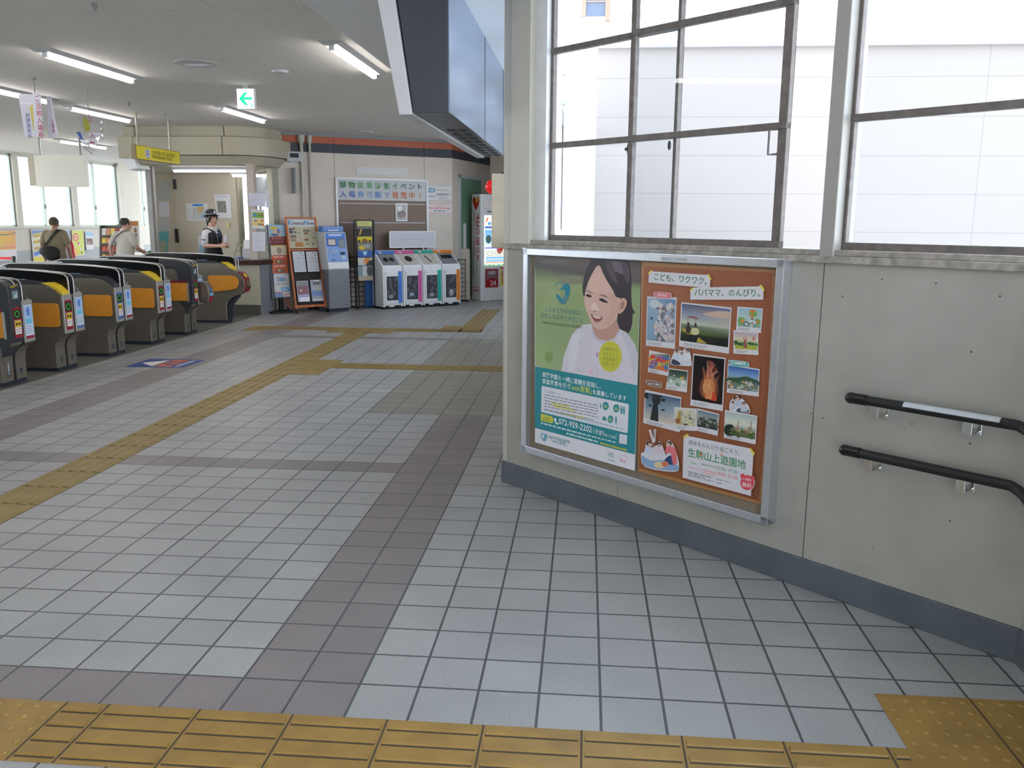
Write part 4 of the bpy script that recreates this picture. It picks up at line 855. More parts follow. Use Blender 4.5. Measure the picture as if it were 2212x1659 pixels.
for x in (-4.9,): mb.box(x, x+.008, 10.815, 10.835, 2.482, 2.752).box(x, x+.008, 10.912, 10.93, 2.766, HC)
struct(mb.build('trim_5', M_BLACKM))
struct(MB().add([(XF, 10.95, 2.335), (-4.86, 10.95, 2.335), (-4.45, 11.2, 2.335), (-4.3, 11.85, 2.335), (-4.6, 13.9, 2.335), (-6.9, 14.0, 2.335), (-7.4, 13.3, 2.335)], [(0, 1, 2, 3, 4, 5, 6)]).build('ceiling_office', mat('office ceiling', (200, 194, 182), 0.7)))
# end box of the fascia
bx = thing('shutter_box', 'cream shutter box at the left end of the office fascia', 'shutter box', (oxp(254, 10.8, 310), 10.80, 2.38))
BXW = XF-oxp(254, 10.8, 310)+.02
MB().box(0, BXW, 0, .5, .05, .38).build('housing', M_SOF, bx, bevel=.006)
MB().box(.06, BXW, .06, .5, .38, .53).build('upper_housing', M_SOF, bx, bevel=.006)
MB().prism([(.06, .05), (BXW*.95, .05), (BXW*1.15, -.10), (BXW*.5, -.13)], 'y', .05, .45).build('white_hood', M_WHITE, bx)
# office walls
BW = Frame((-7.07, 13.62), math.atan2(13.408-13.62, -5.769+7.07))
mb = MB().box(0, 1.34, 0, .1, 0, 2.34)
inframe(struct(mb.build('wall_office', M_OFF)), BW)
RW = Frame((-7.31, 13.30), math.atan2(.32, .24))
def onf(fr, x, y, yo=0.0): return fr.px(x, y, yo)
inframe(struct(MB().box(-.03, .40, 0, .08, 0, 2.34).build('wall_office_side', M_OFF)), RW)
QP = oxp(319, 11.3, 450); QR = oxp(333, 11.3, 450)
struct(MB().box(QP, QR-.03, 11.3, 11.42, 0, 2.40).box(QR-.03, QR, 11.33, 11.4, 0, 2.40).build('column', M_POST, bevel=.004))
struct(MB().box(-4.62, -4.50, 11.02, 11.14, .87, 2.36).build('column', mat('office corner post', (186, 172, 162), 0.5), bevel=.006))
# slanting glazed partition between office wall and the greige wall
PE = BW.w(1.34, 0, 0); PW_ = FB.w(ST, 0, 0); pang = math.atan2(PW_.y-PE.y, PW_.x-PE.x); GP = Frame(PE, pang); GL = (PW_-PE).length
mb = MB().box(-.03, .06, -.02, .08, 0, 2.34).box(GL-.28, GL+.02, -.02, .08, 0, 2.34).box(.06, GL-.28, 0, .06, 0, 1.02).box(.06, GL-.28, 0, .06, 2.30, 2.34).box(.06, GL-.28, -.06, .06, 1.0, 1.05)
gpf = inframe(struct(mb.build('window_4', mat('olive grey window frame', (150, 146, 126), 0.5), bevel=.003)), GP)
MB().box(.06, GL-.28, .02, .025, 1.05, 2.30).build('glass_pane', M_GLASS, gpf)
mb = MB().box(-.2, GL+.2, .30, .32, .9, 1.40).box(-.2, GL+.2, .30, .32, 1.93, 2.34).box(.30, .34, .30, .33, 1.40, 1.93)
gb = inframe(struct(mb.build('trim_6', M_GREY)), GP)
# fluorescent lamp in the office
lo = onplane(376, 369, (0, 11.55, 0), Vector((0, 1, 0))); hi = onplane(532, 367.5, (0, 11.55, 0), Vector((0, 1, 0)))
ol = thing('ceiling_light', 'fluorescent batten lamp on the office ceiling above the staff member', 'ceiling lamp', ((lo.x+hi.x)/2, 11.55, 2.335))
hl = (hi.x-lo.x)/2
MB().box(-hl-.02, hl+.02, -.05, .05, -.045, 0).build('housing', M_WHITE, ol, bevel=.004)
zt = lo.z-2.335
MB().tube([(-hl, 0, zt), (hl, 0, zt)], .022, 12).build('tube', M_TUBE, ol)
mb = MB()
for s in (-1, 1): mb.box(s*hl-.02, s*hl+.02, -.02, .02, min(zt, -.05), -.04)
mb.build('lamp_holder', M_WHITE, ol)
a0_, a1_ = onplane(540, 381, (0, 13.0, 0), Vector((0, 1, 0))), onplane(577, 380, (0, 13.0, 0), Vector((0, 1, 0)))
o2 = thing('ceiling_light', 'short lit lamp seen through the glass behind the office post', 'ceiling lamp', ((a0_.x+a1_.x)/2, 13.0, 2.335)); h2 = (a1_.x-a0_.x)/2+.35
MB().box(-h2, h2, -.05, .05, -.04, 0).build('housing', M_WHITE, o2); MB().tube([(-h2+.03, 0, -.06), (h2-.03, 0, -.06)], .022, 12).build('tube', M_TUBE, o2)
# counter
ct = thing('service_counter', 'cream service counter with dark wooden top beside the last gate', 'counter', (-4.43, 10.9, 0))
MB().box(-1.5, 0, 0, .5, .16, .80).build('front_panel', mat('counter laminate', (178, 172, 152), 0.5, var=.03), ct)
MB().prism([(0, .0), (.07, .5), (.04, .52), (-.03, .02)], 'z', .0, .80).build('side_panel', M_GREY, ct)
MB().prism([(-1.55, -.05), (.03, -.05), (.14, .52), (.08, .70), (-1.55, .70)], 'z', .80, .87).build('counter_top', mat('dark wood top', (64, 36, 30), 0.35, var=.15, scale=6), ct, bevel=.006)
MB().box(-1.5, 0, .01, .5, 0, .16).prism([(0, .01), (.065, .5), (-.03, .5)], 'z', 0, .1).build('kick_base', mat('grey counter base', (82, 78, 74), 0.5), ct)
# things on the counter
def cpt(x, y, yy): return onplane(x, y, (0, yy, 0), Vector((0, 1, 0)))
p = cpt(534, 557, 11.2)
wb = thing('paper_dispenser', 'small white dispenser box standing on the wooden counter', 'dispenser', (p.x, 11.2, .87))
MB().box(-.075, .075, 0, .12, 0, .17).build('body', M_LGREY, wb, bevel=.004); MB().prism([(0, .17), (.12, .17), (.12, .31), (.03, .31)], 'x', -.055, .075).build('back_plate', M_WHITE, wb)
p = cpt(505, 555, 11.15)
tag(place(MB().prism([(-.14, -.1), (.1, -.12), (.16, .06), (-.06, .1)], 'z', 0, .035).build('document_tray', mat('blue folder', (110, 124, 168), 0.5), bevel=.004), (p.x, 11.2, .87)), 'blue document tray lying on the counter behind the last gate', 'tray')
p = cpt(556, 557, 11.3)
tag(place(MB().lathe([(.03, 0), (.045, .02), (.045, .14), (.03, .16)], n=14).build('pen_holder', M_BLACKM, smooth=40), (p.x, 11.3, .87)), 'black pen holder by the post on the counter', 'pen holder')
p = cpt(518, 550, 11.4)
st_ = thing('wire_stand', 'thin green wire easel stand on the counter', 'stand', (p.x, 11.4, .87))
MB().tube([(-.11, 0, 0), (-.01, 0, .27)], .005, 6).tube([(.11, 0, 0), (.01, 0, .27)], .005, 6).tube([(-.06, 0, .12), (.06, 0, .12)], .004, 6).build('frame', mat('green wire', (90, 110, 96), 0.4), st_)
# papers on the corner post and glass
def paper(pxq, yy, label, cat, draw=None, col=(214, 212, 218), fr=None, name='notice', rough=None, lift=0.0, th=0.003):
    """sheet with thickness whose corners are measured on a plane; draw(art) prints on it in 0..1 coordinates (v down)"""
    fr = fr or Frame((0, yy), 0.0); yo = -lift if fr is not None and yy is None else 0.0
    uv = [fr.px(x, y, yo) for x, y in pxq]
    c = (sum(q[0] for q in uv)/4, sum(q[1] for q in uv)/4)
    root = fr.w(c[0], yo, c[1])
    def cvt(u, v):
        x = (uv[0][0]*(1-u)+uv[1][0]*u)*(1-v)+(uv[3][0]*(1-u)+uv[2][0]*u)*v; z = (uv[0][1]*(1-u)+uv[1][1]*u)*(1-v)+(uv[3][1]*(1-u)+uv[2][1]*u)*v
        return (x-c[0], z-c[1])
    a = Art(lambda u, v, d: (u, -th-d, v), step=0.0002, conv=cvt)
    q = [cvt(0, 0), cvt(1, 0), cvt(1, 1), cvt(0, 1)]
    a.mb.prism(q, 'y', -th, 0.0); a.mb.c = [lin(col)]*len(a.mb.f)
    if draw: draw(a)
    o = a.build(name, rough or M_PRINT); o.location = root; o.rotation_euler = (0, 0, fr.a)
    return tag(o, label, cat)
def d_lines(n=7, c=(150, 150, 176), x0=.12, x1=.88, y0=.12, y1=.9):
    def f(a):
        for i in range(n):
            y = y0+(y1-y0)*i/max(1, n-1); a.dashes((x0, y), (x1-(.2 if i % 3 == 2 else 0), y), 8, .022, c, i)
    return f
def d_color(a):
    a.dashes((.1, .06), (.9, .08), 6, .03, (206, 150, 110), 1); a.rect(.06, .15, .94, .45, (130, 170, 76)); a.ell(.25, .3, .14, .08, (84, 140, 190)); a.ell(.8, .3, .1, .08, (160, 110, 80)); a.ell(.55, .3, .12, .06, (96, 150, 80))
    a.rect(.06, .5, .94, .88, (228, 198, 120)); a.ell(.3, .6, .14, .05, (96, 140, 180)); a.ell(.8, .58, .12, .05, (206, 110, 80)); a.ell(.6, .78, .12, .05, (84, 120, 180)); a.ell(.85, .8, .1, .05, (206, 90, 70))
YP = 11.0
paper([(537, 417), (574, 418), (574, 447), (538, 444)], YP, 'wide white timetable sheet on the office post above other notices', 'notice', d_lines(8), (206, 204, 216))
paper([(543, 452), (571, 453), (572, 494), (545, 493)], YP, 'green and orange illustrated notice on the office post', 'notice', d_color)
paper([(545, 501), (573, 501), (573, 543), (546, 542)], YP, 'plain white letter sheet lowest on the office post', 'notice', d_lines(8, (170, 170, 196)))
paper([(573, 413), (581, 413), (583, 449), (575, 449)], 11.6, 'narrow white sheet on the office side glass', 'notice', d_lines(5))
# posters on the office wall
def d_map(a):
    a.rect(.3, .03, .78, .16, (58, 130, 206)); a.rect(.28, .25, .9, .95, (196, 198, 196)); a.poly([(.5, .18), (.85, .2), (.75, .5), (.6, .62), (.5, .4)], (206, 170, 110)); a.poly([(.62, .9), (.75, .6), (.85, .5), (.82, .8)], (150, 180, 214))
    for i in range(10): a.dashes((.04, .3+.06*i), (.22, .3+.06*i), 3, .02, (170, 170, 172), i); a.dashes((.32, .3+.06*i), (.86, .3+.06*i), 9, .012, (150, 160, 160), i)
def d_pic(a):
    a.dashes((.2, .1), (.8, .1), 6, .025, (150, 150, 190), 4); a.rect(.1, .28, .68, .78, (132, 130, 122))
    for i in range(6): a.ell(.2+.08*i, .4+.06*(i % 3), .07, .06, (112, 112, 106) if i % 2 else (150, 146, 138))
paper([(402, 439), (449, 440), (449, 476), (404, 477)], None, 'route map poster with blue header on the office wall', 'poster', d_map, fr=BW, lift=.004)
paper([(463, 420), (497, 420), (501, 471), (469, 470)], None, 'white poster with grey photograph on the office wall', 'poster', d_pic, fr=BW, lift=.004)
paper([(489, 480), (496, 480), (496, 493), (489, 493)], None, 'small cream switch plate on the office wall', 'switch plate', None, (206, 196, 150), fr=BW, lift=.004, name='switch_plate', th=.02)
paper([(428, 509), (438, 509), (440, 560), (430, 560)], None, 'pale blue paper on office wall behind the staff member', 'paper', lambda a: a.rect(.1, .4, .95, .95, (150, 186, 206)), fr=BW, lift=.004, name='paper_sheet')
paper([(484, 508), (490, 508), (490, 536), (484, 536)], None, 'white leaflet in front of staff member on the office wall', 'leaflet', d_lines(4), fr=BW, lift=.004, name='leaflet')
FRW = RW
paper([(343, 436), (365, 436), (366, 469), (344, 468)], None, 'white diagram sheet on the office side wall', 'notice', d_lines(6, (190, 190, 200)), fr=RW, lift=.004)
paper([(345, 472), (366, 472), (367, 498), (346, 498)], None, 'grey lower sheet on the office side wall', 'notice', d_lines(6, (160, 160, 166)), (186, 188, 188), fr=RW, lift=.004)
paper([(339, 391), (367, 393), (368, 432), (341, 431)], None, 'faded tall calendar sheet highest on office side wall', 'notice', d_lines(6, (176, 186, 186)), (176, 180, 172), fr=RW, lift=.004)
paper([(341, 500), (363, 500), (361, 545), (342, 545)], None, 'teal backed leaflet holder low on the office side wall', 'leaflet holder', lambda a: a.rect(.0, .45, .8, 1, (150, 160, 140)), (96, 166, 170), fr=RW, lift=.02, name='leaflet_holder', th=.03)
q = RW.px(377, 398, -.02); ph = RW.w(q[0], -.03, q[1]); tag(place(MB().box(-.02, .02, -.02, .03, -.09, .09).build('wall_phone', M_DGREY, bevel=.004), ph, RW.a), 'small dark intercom high in the office corner', 'intercom')
q = RW.px(381, 508, -.02); ph = RW.w(q[0], -.03, q[1]); tag(place(MB().box(-.02, .02, -.02, .03, -.13, .12).ell((0, -.02, -.1), .03, .03, .04, 10, 6).build('wall_phone', M_BLACKM, bevel=.004), ph, RW.a), 'black handset hanging low in the office corner', 'handset')
# ================================================================== PEOPLE
def skin(n, c): return mat(n, c, 0.5, var=.05, scale=20)
SK1, SK2, SK3 = skin('tan skin', (182, 142, 120)), skin('warm skin', (204, 160, 138)), skin('light skin', (206, 162, 140))
def ring(z, rx, ry, cx_=0, cy__=0, n=20): return [(cx_+rx*math.cos(2*pi*i/n), cy__+ry*math.sin(2*pi*i/n), z) for i in range(n)]
def lerp3(a, b, t): return tuple(a[i]+(b[i]-a[i])*t for i in range(3))
def limb(mb, pts, rad, n=14):
    """limb through its joints: smooth taper with rounded joints"""
    P = []; R_ = []
    for i in range(len(pts)-1):
        for k in range(5):
            t = k/5; bul = 1+.07*math.sin(pi*t); P.append(lerp3(pts[i], pts[i+1], t)); R_.append((rad[i]+(rad[i+1]-rad[i])*t)*bul)
    P.append(pts[-1]); R_.append(rad[-1]); mb.tube(P, R_, n)
    for p, r in zip(pts, rad): mb.ell(p, r, r, r, 12, 8)
def hand(mb, wrist, d, nrm, thumb, curl=.5, s=1.0):
    """palm, four unequal bent fingers and a side thumb; nrm = where the palm faces"""
    w = Vector(wrist); d = Vector(d).normalized(); nrm = Vector(nrm); nrm = (nrm-d*nrm.dot(d)).normalized(); th = Vector(thumb); th = (th-d*th.dot(d)-nrm*th.dot(nrm)).normalized()
    M_ = Matrix((th, d, nrm)).transposed()
    mb.ell(w+d*.05*s, .041*s, .054*s, .017*s, 14, 8, rot=M_)
    mb.tube([w-d*.02*s, w+d*.02*s], [.026*s, .029*s], 12)
    for i, (off, ln, r) in enumerate(((.029, .068, .0095), (.010, .077, .0098), (-.010, .071, .0094), (-.028, .056, .0086))):
        p = w+d*(.092-.006*abs(i-1.2))*s+th*off*s; ang = .25; pts = [p-d*.02*s]; q = p
        for k in range(3):
            pts.append(q.copy()); a_ = ang+curl*(k+.6)*.75; q = q+(d*math.cos(a_)+nrm*math.sin(a_))*ln*s*(.45, .32, .25)[k]
        pts.append(q); mb.tube(pts, [r*s, r*s, r*s*.95, r*s*.88, r*s*.75], 10); mb.ell(q, r*s*.75, r*s*.75, r*s*.75, 8, 6)
    p = w+d*.03*s+th*.03*s; e = (d*.62+th*.7+nrm*.35).normalized(); f = (d*.9+th*.2+nrm*.4).normalized()
    mb.tube([p, p+e*.035*s, p+e*.035*s+f*.03*s, p+e*.035*s+f*.05*s], [.014*s, .0115*s, .0105*s, .008*s], 10); mb.ell(p+e*.035*s+f*.05*s, .008*s, .008*s, .008*s, 8, 6)
def head(mb, c, s=1.0, yaw=0.0, pitch=0.0):
    Rm = Matrix.Rotation(yaw, 3, 'Z') @ Matrix.Rotation(pitch, 3, 'X'); c = Vector(c)
    def P(x, y, z): return c+Rm @ Vector((x*s, y*s, z*s))
    def E(x, y, z, a, b, d_): mb.ell(P(x, y, z), a*s, b*s, d_*s, 18, 12, rot=Rm)
    E(0, -.012, .03, .076, .095, .088); E(0, .012, -.035, .062, .075, .075); E(0, .035, -.085, .036, .038, .032); E(0, .05, -.03, .05, .04, .055)
    mb.tube([P(0, .084, .012), P(0, .094, -.016), P(0, .099, -.028)], [.009*s, .010*s, .012*s], 8); E(0, .084, -.062, .024, .012, .010); E(0, .080, -.075, .020, .012, .009)
    for q in (-1, 1):
        E(q*.077, -.005, -.012, .011, .020, .032); E(q*.032, .072, .018, .024, .016, .010); E(q*.042, .062, -.03, .02, .02, .02)
    return P, Rm
def features(root, P, Rm, s=1.0):
    m = mat('eye dark', (30, 24, 24), .3); b = MB(); w = MB()
    for q in (-1, 1):
        w.ell(P(q*.032, .0835, .006), .0135*s, .006*s, .006*s, 10, 6, rot=Rm); b.ell(P(q*.032, .0875, .006), .006*s, .004*s, .006*s, 10, 6, rot=Rm)
        b.tube([P(q*.016, .0865, .026), P(q*.032, .0875, .031), P(q*.05, .078, .026)], .0035*s, 6)
    w.build('eye', M_WHITE, root); b.build('eyebrow', m, root)
    l = MB(); l.ell(P(0, .0955, -.062), .021*s, .005*s, .0045*s, 12, 6, rot=Rm); l.ell(P(0, .092, -.073), .018*s, .005*s, .005*s, 12, 6, rot=Rm); l.build('lips', mat('lips', (166, 84, 82), .4), root)

def man(name, label, loc, rz, skin_m, shirt_m, trouser_m, hair_m, arms, yaw=0.0, lean=0.0, bald=False, belly=1.0, collar=False, H=1.68):
    k = H/1.68; t = thing(name, label, 'person', loc, rz)
    b = MB()
    tors = [(.84, .155, .115), (.92, .165, .12), (1.02, .15*belly, .115*belly), (1.14, .16, .115), (1.26, .178, .118), (1.345, .18, .105), (1.40, .13, .088), (1.44, .072, .066)]
    b.loft([ring(z*k, rx, ry, 0, lean*(z-.9)) for z, rx, ry in tors])
    hc = (0, lean*.72+.02, 1.565*k)
    b.tube([(0, lean*.5-.01, 1.40*k), (0, lean*.65, 1.50*k)], [.062, .058], 14); P, Rm = head(b, hc, 1.0, yaw)
    legs = [[(.09, 0, .86*k), (.10, .10, .47*k), (.10, .02, .09*k)], [(-.09, 0, .86*k), (-.10, -.04, .47*k), (-.10, -.22, .12*k)]]
    for L_ in legs: limb(b, L_, [.085, .06, .04])
    for sh, el, wr, d, nrm, th, cu in arms:
        limb(b, [sh, el, wr], [.052, .042, .029]); hand(b, wr, d, nrm, th, cu)
    fuse(b, 'body', skin_m, t, .0075, 3)
    s = MB(); s.loft([ring(z*k, rx*1.09+.008, ry*1.10+.008, 0, lean*(z-.9)) for z, rx, ry in [(.80, .165, .13)]+tors[1:-1]+[(1.435, .085, .075)]])
    for sh, el, *_ in arms: limb(s, [lerp3(sh, (0, sh[1], sh[2]+.02), .25), sh, lerp3(sh, el, .72)], [.062, .061, .061])
    fuse(s, 'shirt', shirt_m, t, .011, 5)
    if collar: MB().tube([(.075*math.cos(a_), lean*.58-.005+.07*math.sin(a_), 1.445*k+.012*math.sin(a_)) for a_ in [2*pi*i/18 for i in range(19)]], .014, 8).build('collar', shirt_m, t, smooth=True)
    tr = MB(); tr.loft([ring(z*k, rx, ry) for z, rx, ry in ((.95, .168, .127), (.88, .172, .13), (.80, .165, .125))])
    for L_ in legs: limb(tr, [L_[0], L_[1], lerp3(L_[1], L_[2], .96)], [.1, .076, .062])
    fuse(tr, 'trousers', trouser_m, t, .012, 4)
    for L_ in legs:
        f = Vector(L_[2]); MB().ell(f+Vector((0, .05, -.04)), .045, .13, .045, 14, 8).build('shoe', M_BLACKM, t, smooth=True)
    h = MB()
    n1, n2 = 22, 12; rows = []
    for i in range(n2+1):
        th = (.12 if not bald else .55)+i/n2*(2.12-(.12 if not bald else .55)); r_ = []
        for j in range(n1+1):
            a_ = pi*(-.12)-pi*.76*j/n1*1.0 if False else (-pi/2-2.05+4.1*j/n1)
            r_.append(P(.0805*math.sin(th)*math.cos(a_), -.014+.1*math.sin(th)*math.sin(a_), .03+.0935*math.cos(th)))
        rows.append(r_)
    vs_ = [p for r_ in rows for p in r_]; m_ = n1+1
    h.add(vs_, [(i*m_+j, i*m_+j+1, (i+1)*m_+j+1, (i+1)*m_+j) for i in range(n2) for j in range(n1)])
    ho = h.build('hair', hair_m, t, smooth=True); md = ho.modifiers.new('thickness', 'SOLIDIFY'); md.thickness = .006; md.offset = 1
    return t, P, Rm
YM = 12.3
def gp(x, y=None):
    p = onplane(x, 500, (0, y or YM, 0), Vector((0, 1, 0))); return (p.x, y or YM, 0)
# man with a sling bag
g1 = gp(118)
m1, P1_, R1_ = man('person', 'man seen from behind in olive tee shirt with black sling bag', g1, math.radians(8), SK1,
      mat('olive tee shirt', (146, 134, 112), .8, var=.05, scale=8), mat('black trousers', (28, 28, 30), .8), mat('grey brown hair', (92, 78, 66), .7, var=.25, scale=60),
      [((.176, -.01, 1.345), (.245, -.02, 1.09), (.25, .06, .86), (0, .15, -1), (-1, 0, 0), (0, 1, 0), .5), ((-.176, -.01, 1.345), (-.242, -.05, 1.09), (-.235, .02, .86), (0, .1, -1), (1, 0, 0), (0, 1, 0), .5)], yaw=-.15, H=1.64)
m1.scale = (.92, .92, .92)
bag = MB(); Rb = Matrix.Rotation(math.radians(6), 3, 'Y')
bag.ell((-.03, -.215, 1.0), .205, .085, .115, 22, 12, rot=Rb).ell((0, -.21, .92), .17, .08, .085, 18, 10)
bo = fuse(bag, 'sling_bag', mat('black nylon bag', (26, 26, 28), .6), None, .012, 4)
bo.location = g1; bo.rotation_euler = (0, 0, math.radians(8)); bo.scale = (.92, .92, .92); tag(bo, 'black sling bag worn across the back of man in olive shirt', 'bag')
def strap(pts, w, th, nrm, name, m, parent):
    mb = MB(); rows = []
    for i, p in enumerate(pts):
        p = Vector(p); t_ = (Vector(pts[min(i+1, len(pts)-1)])-Vector(pts[max(i-1, 0)])).normalized(); n_ = Vector(nrm[i] if isinstance(nrm, list) else nrm).normalized(); s_ = t_.cross(n_).normalized()
        rows.append([p-s_*w/2, p+s_*w/2, p+s_*w/2+n_*th, p-s_*w/2+n_*th])
    mb.loft(rows); return mb.build(name, m, parent, smooth=30)
strap([(-.17, -.165, 1.06), (-.10, -.145, 1.15), (0, -.142, 1.27), (.06, -.125, 1.35), (.105, -.06, 1.412), (.115, .02, 1.415), (.09, .10, 1.37), (0, .14, 1.25), (-.10, .14, 1.12), (-.17, .06, 1.03), (-.19, -.06, 1.0)], .05, .006,
      [(0, -1, .1), (0, -1, .1), (0, -1, .2), (0, -1, .5), (.1, -.4, 1), (.1, .5, 1), (0, 1, .4), (0, 1, 0), (-.2, 1, 0), (-1, .3, 0), (-1, 0, 0)], 'strap', M_BLACKM, bo)
# man in a pale shirt
g2 = gp(266)
m2, P2_, R2_ = man('person', 'man from behind in cream shirt with thin black shoulder strap', g2, math.radians(-14), SK3,
      mat('cream shirt', (206, 200, 188), .8, var=.03, scale=8), mat('dark grey trousers', (58, 56, 56), .8), mat('short dark grey hair', (58, 52, 50), .7, var=.2, scale=60),
      [((.174, 0, 1.345), (.242, .05, 1.10), (.22, .26, 1.00), (-.2, 1, -.1), (-1, 0, -.2), (0, .2, 1), .6), ((-.174, -.01, 1.345), (-.25, -.10, 1.10), (-.275, -.03, .86), (0, .1, -1), (1, 0, 0), (0, 1, 0), .5)], yaw=-.5, lean=.10, bald=True, belly=1.06, collar=True, H=1.66)
m2.scale = (.91, .91, .91)
bo2 = tag(place(MB().box(-.30, -.17, -.12, .16, .70, .94).build('shoulder_bag', mat('dark navy bag', (38, 36, 52), .6), bevel=.03, seg=3), g2, math.radians(-14)), 'dark shoulder bag at hip of man in cream shirt', 'bag')
bo2.scale = (.91, .91, .91)
strap([(-.245, -.06, .95), (-.215, -.10, 1.08), (-.15, -.135, 1.2), (-.06, -.115, 1.31), (.03, -.07, 1.40), (.09, .0, 1.43), (.09, .09, 1.40), (.0, .165, 1.28), (-.14, .155, 1.1), (-.24, .09, .95)], .028, .005,
      [(-.6, -1, 0), (-.4, -1, .1), (-.2, -1, .2), (0, -1, .4), (0, -.6, 1), (0, .1, 1), (0, .6, .8), (0, 1, .2), (-.4, 1, 0), (-1, .5, 0)], 'strap', M_BLACKM, bo2)

# station staff woman
yw = 11.95; gw = onplane(458, 500, (0, yw, 0), Vector((0, 1, 0)))
wt = thing('person', 'female station staff in black hat, navy vest and white short sleeves behind the counter', 'person', (gw.x, yw, 0), math.radians(-104))
b = MB()
tors = [(.80, .165, .13), (.90, .165, .125), (1.0, .135, .105), (1.10, .142, .115), (1.20, .155, .13), (1.29, .148, .105), (1.345, .105, .08), (1.37, .06, .055)]
b.loft([ring(z, rx, ry, 0, -.01*(z > 1.25)) for z, rx, ry in tors]); b.tube([(0, -.01, 1.33), (0, .0, 1.44)], [.052, .05], 14)
Pw, Rw_ = head(b, (0, .015, 1.505), .97, math.radians(-14), math.radians(6))
for sx in (-1, 1): limb(b, [(sx*.085, 0, .82), (sx*.09, .02, .45), (sx*.09, 0, .08)], [.088, .06, .038])
arms = [((.155, -.015, 1.275), (.195, -.015, 1.055), (.10, .215, 1.055), (-.25, 1, .05), (-1, .2, -.2), (0, 0, 1), .75), ((-.155, -.015, 1.275), (-.19, .0, 1.06), (-.06, .215, 1.06), (.35, 1, .0), (1, .2, -.2), (0, 0, 1), .8)]
for sh, el, wr, d, nrm, th, cu in arms: limb(b, [sh, el, wr], [.045, .038, .026]); hand(b, wr, d, nrm, th, cu, .93)
fuse(b, 'body', SK2, wt, .0065, 3); features(wt, Pw, Rw_, .97)
M_SHIRT = mat('white uniform shirt', (206, 206, 210), .8, var=.02); M_VEST = mat('navy black vest', (22, 24, 32), .7, var=.1)
s = MB(); s.loft([ring(z, rx*1.05+.004, ry*1.05+.004, 0, -.01*(z > 1.25)) for z, rx, ry in tors[1:-1]+[(1.368, .072, .066)]])
for sh, el, *_ in arms: limb(s, [lerp3(sh, (0, sh[1], sh[2]+.02), .25), sh, lerp3(sh, el, .75)], [.052, .055, .056])
fuse(s, 'shirt', M_SHIRT, wt, .01, 4)
v = MB(); v.loft([ring(z, rx*1.10+.010, ry*1.12+.012, 0, -.01*(z > 1.25)) for z, rx, ry in ((.86, .17, .13), (.93, .155, .12), (1.0, .137, .108), (1.10, .142, .117), (1.20, .152, .132), (1.27, .142, .115), (1.31, .10, .085))])
fuse(v, 'vest', M_VEST, wt, .01, 4)
for sx in (-1, 1):
    strap([(sx*.10, -.105, 1.26), (sx*.11, -.06, 1.335), (sx*.105, .0, 1.352), (sx*.09, .07, 1.315), (sx*.06, .135, 1.22)], .055, .008, [(0, -1, .4), (0, -.4, 1), (0, 0, 1), (0, .6, .8), (0, 1, .3)], 'vest_strap', M_VEST, wt)
sk = MB(); sk.loft([ring(z, rx, ry) for z, rx, ry in ((.90, .178, .138), (.82, .19, .145), (.62, .195, .15), (.48, .185, .145))]); sk.build('skirt', mat('black skirt', (18, 18, 22), .8), wt, smooth=True)
for sx in (-1, 1):
    c_ = MB(); c_.add([(sx*.012, .085, 1.335), (sx*.055, .05, 1.365), (sx*.075, .055, 1.33), (sx*.045, .118, 1.255), (sx*.02, .13, 1.27)], [(0, 1, 2, 3, 4)])
    co_ = c_.build('collar', M_SHIRT, wt); md = co_.modifiers.new('t', 'SOLIDIFY'); md.thickness = .006
    MB().ell((sx*.09, .03, .035), .042, .115, .035, 12, 8).build('shoe', M_BLACKM, wt, smooth=True)
MB().ell((0, .118, 1.285), .026, .02, .035, 14, 8).ell((0, .138, 1.225), .030, .014, .06, 14, 8, rot=Matrix.Rotation(.25, 3, 'X')).build('neck_scarf', mat('royal blue scarf', (48, 62, 118), .6), wt, smooth=True)
strap([(.052, .07, 1.365), (.068, .135, 1.26), (.07, .158, 1.19), (.04, .160, 1.13)], .014, .004, (.2, 1, .2), 'lanyard', M_STEELL, wt)
MB().box(.03, .075, .155, .175, 1.10, 1.17).build('badge', M_BLACKM, wt); MB().box(.04, .066, .157, .176, 1.045, 1.095).build('name_card', M_LGREY, wt)
strap([(.222, -.06, 1.16), (.2455, -.012, 1.16), (.222, .036, 1.16)], .016, .003, [(.6, -.6, 0), (1, 0, 0), (.6, .6, 0)], 'sleeve_mark', M_DGREY, wt)
hr = MB(); hr.ell(Pw(0, -.03, .012), .083, .09, .092, 20, 12, rot=Rw_); hr.ell(Pw(0, -.075, -.065), .06, .045, .07, 16, 10, rot=Rw_)
for q in (-1, 1): hr.tube([Pw(q*.062, .06, .05), Pw(q*.079, .03, .0), Pw(q*.077, .0, -.05)], [.014, .018, .012], 8)
hr.tube([Pw(-.05, .075, .052), Pw(0, .092, .048), Pw(.05, .075, .052)], [.014, .016, .014], 8); hr.build('hair', mat('black hair', (24, 20, 20), .5, var=.2, scale=50), wt, smooth=True)
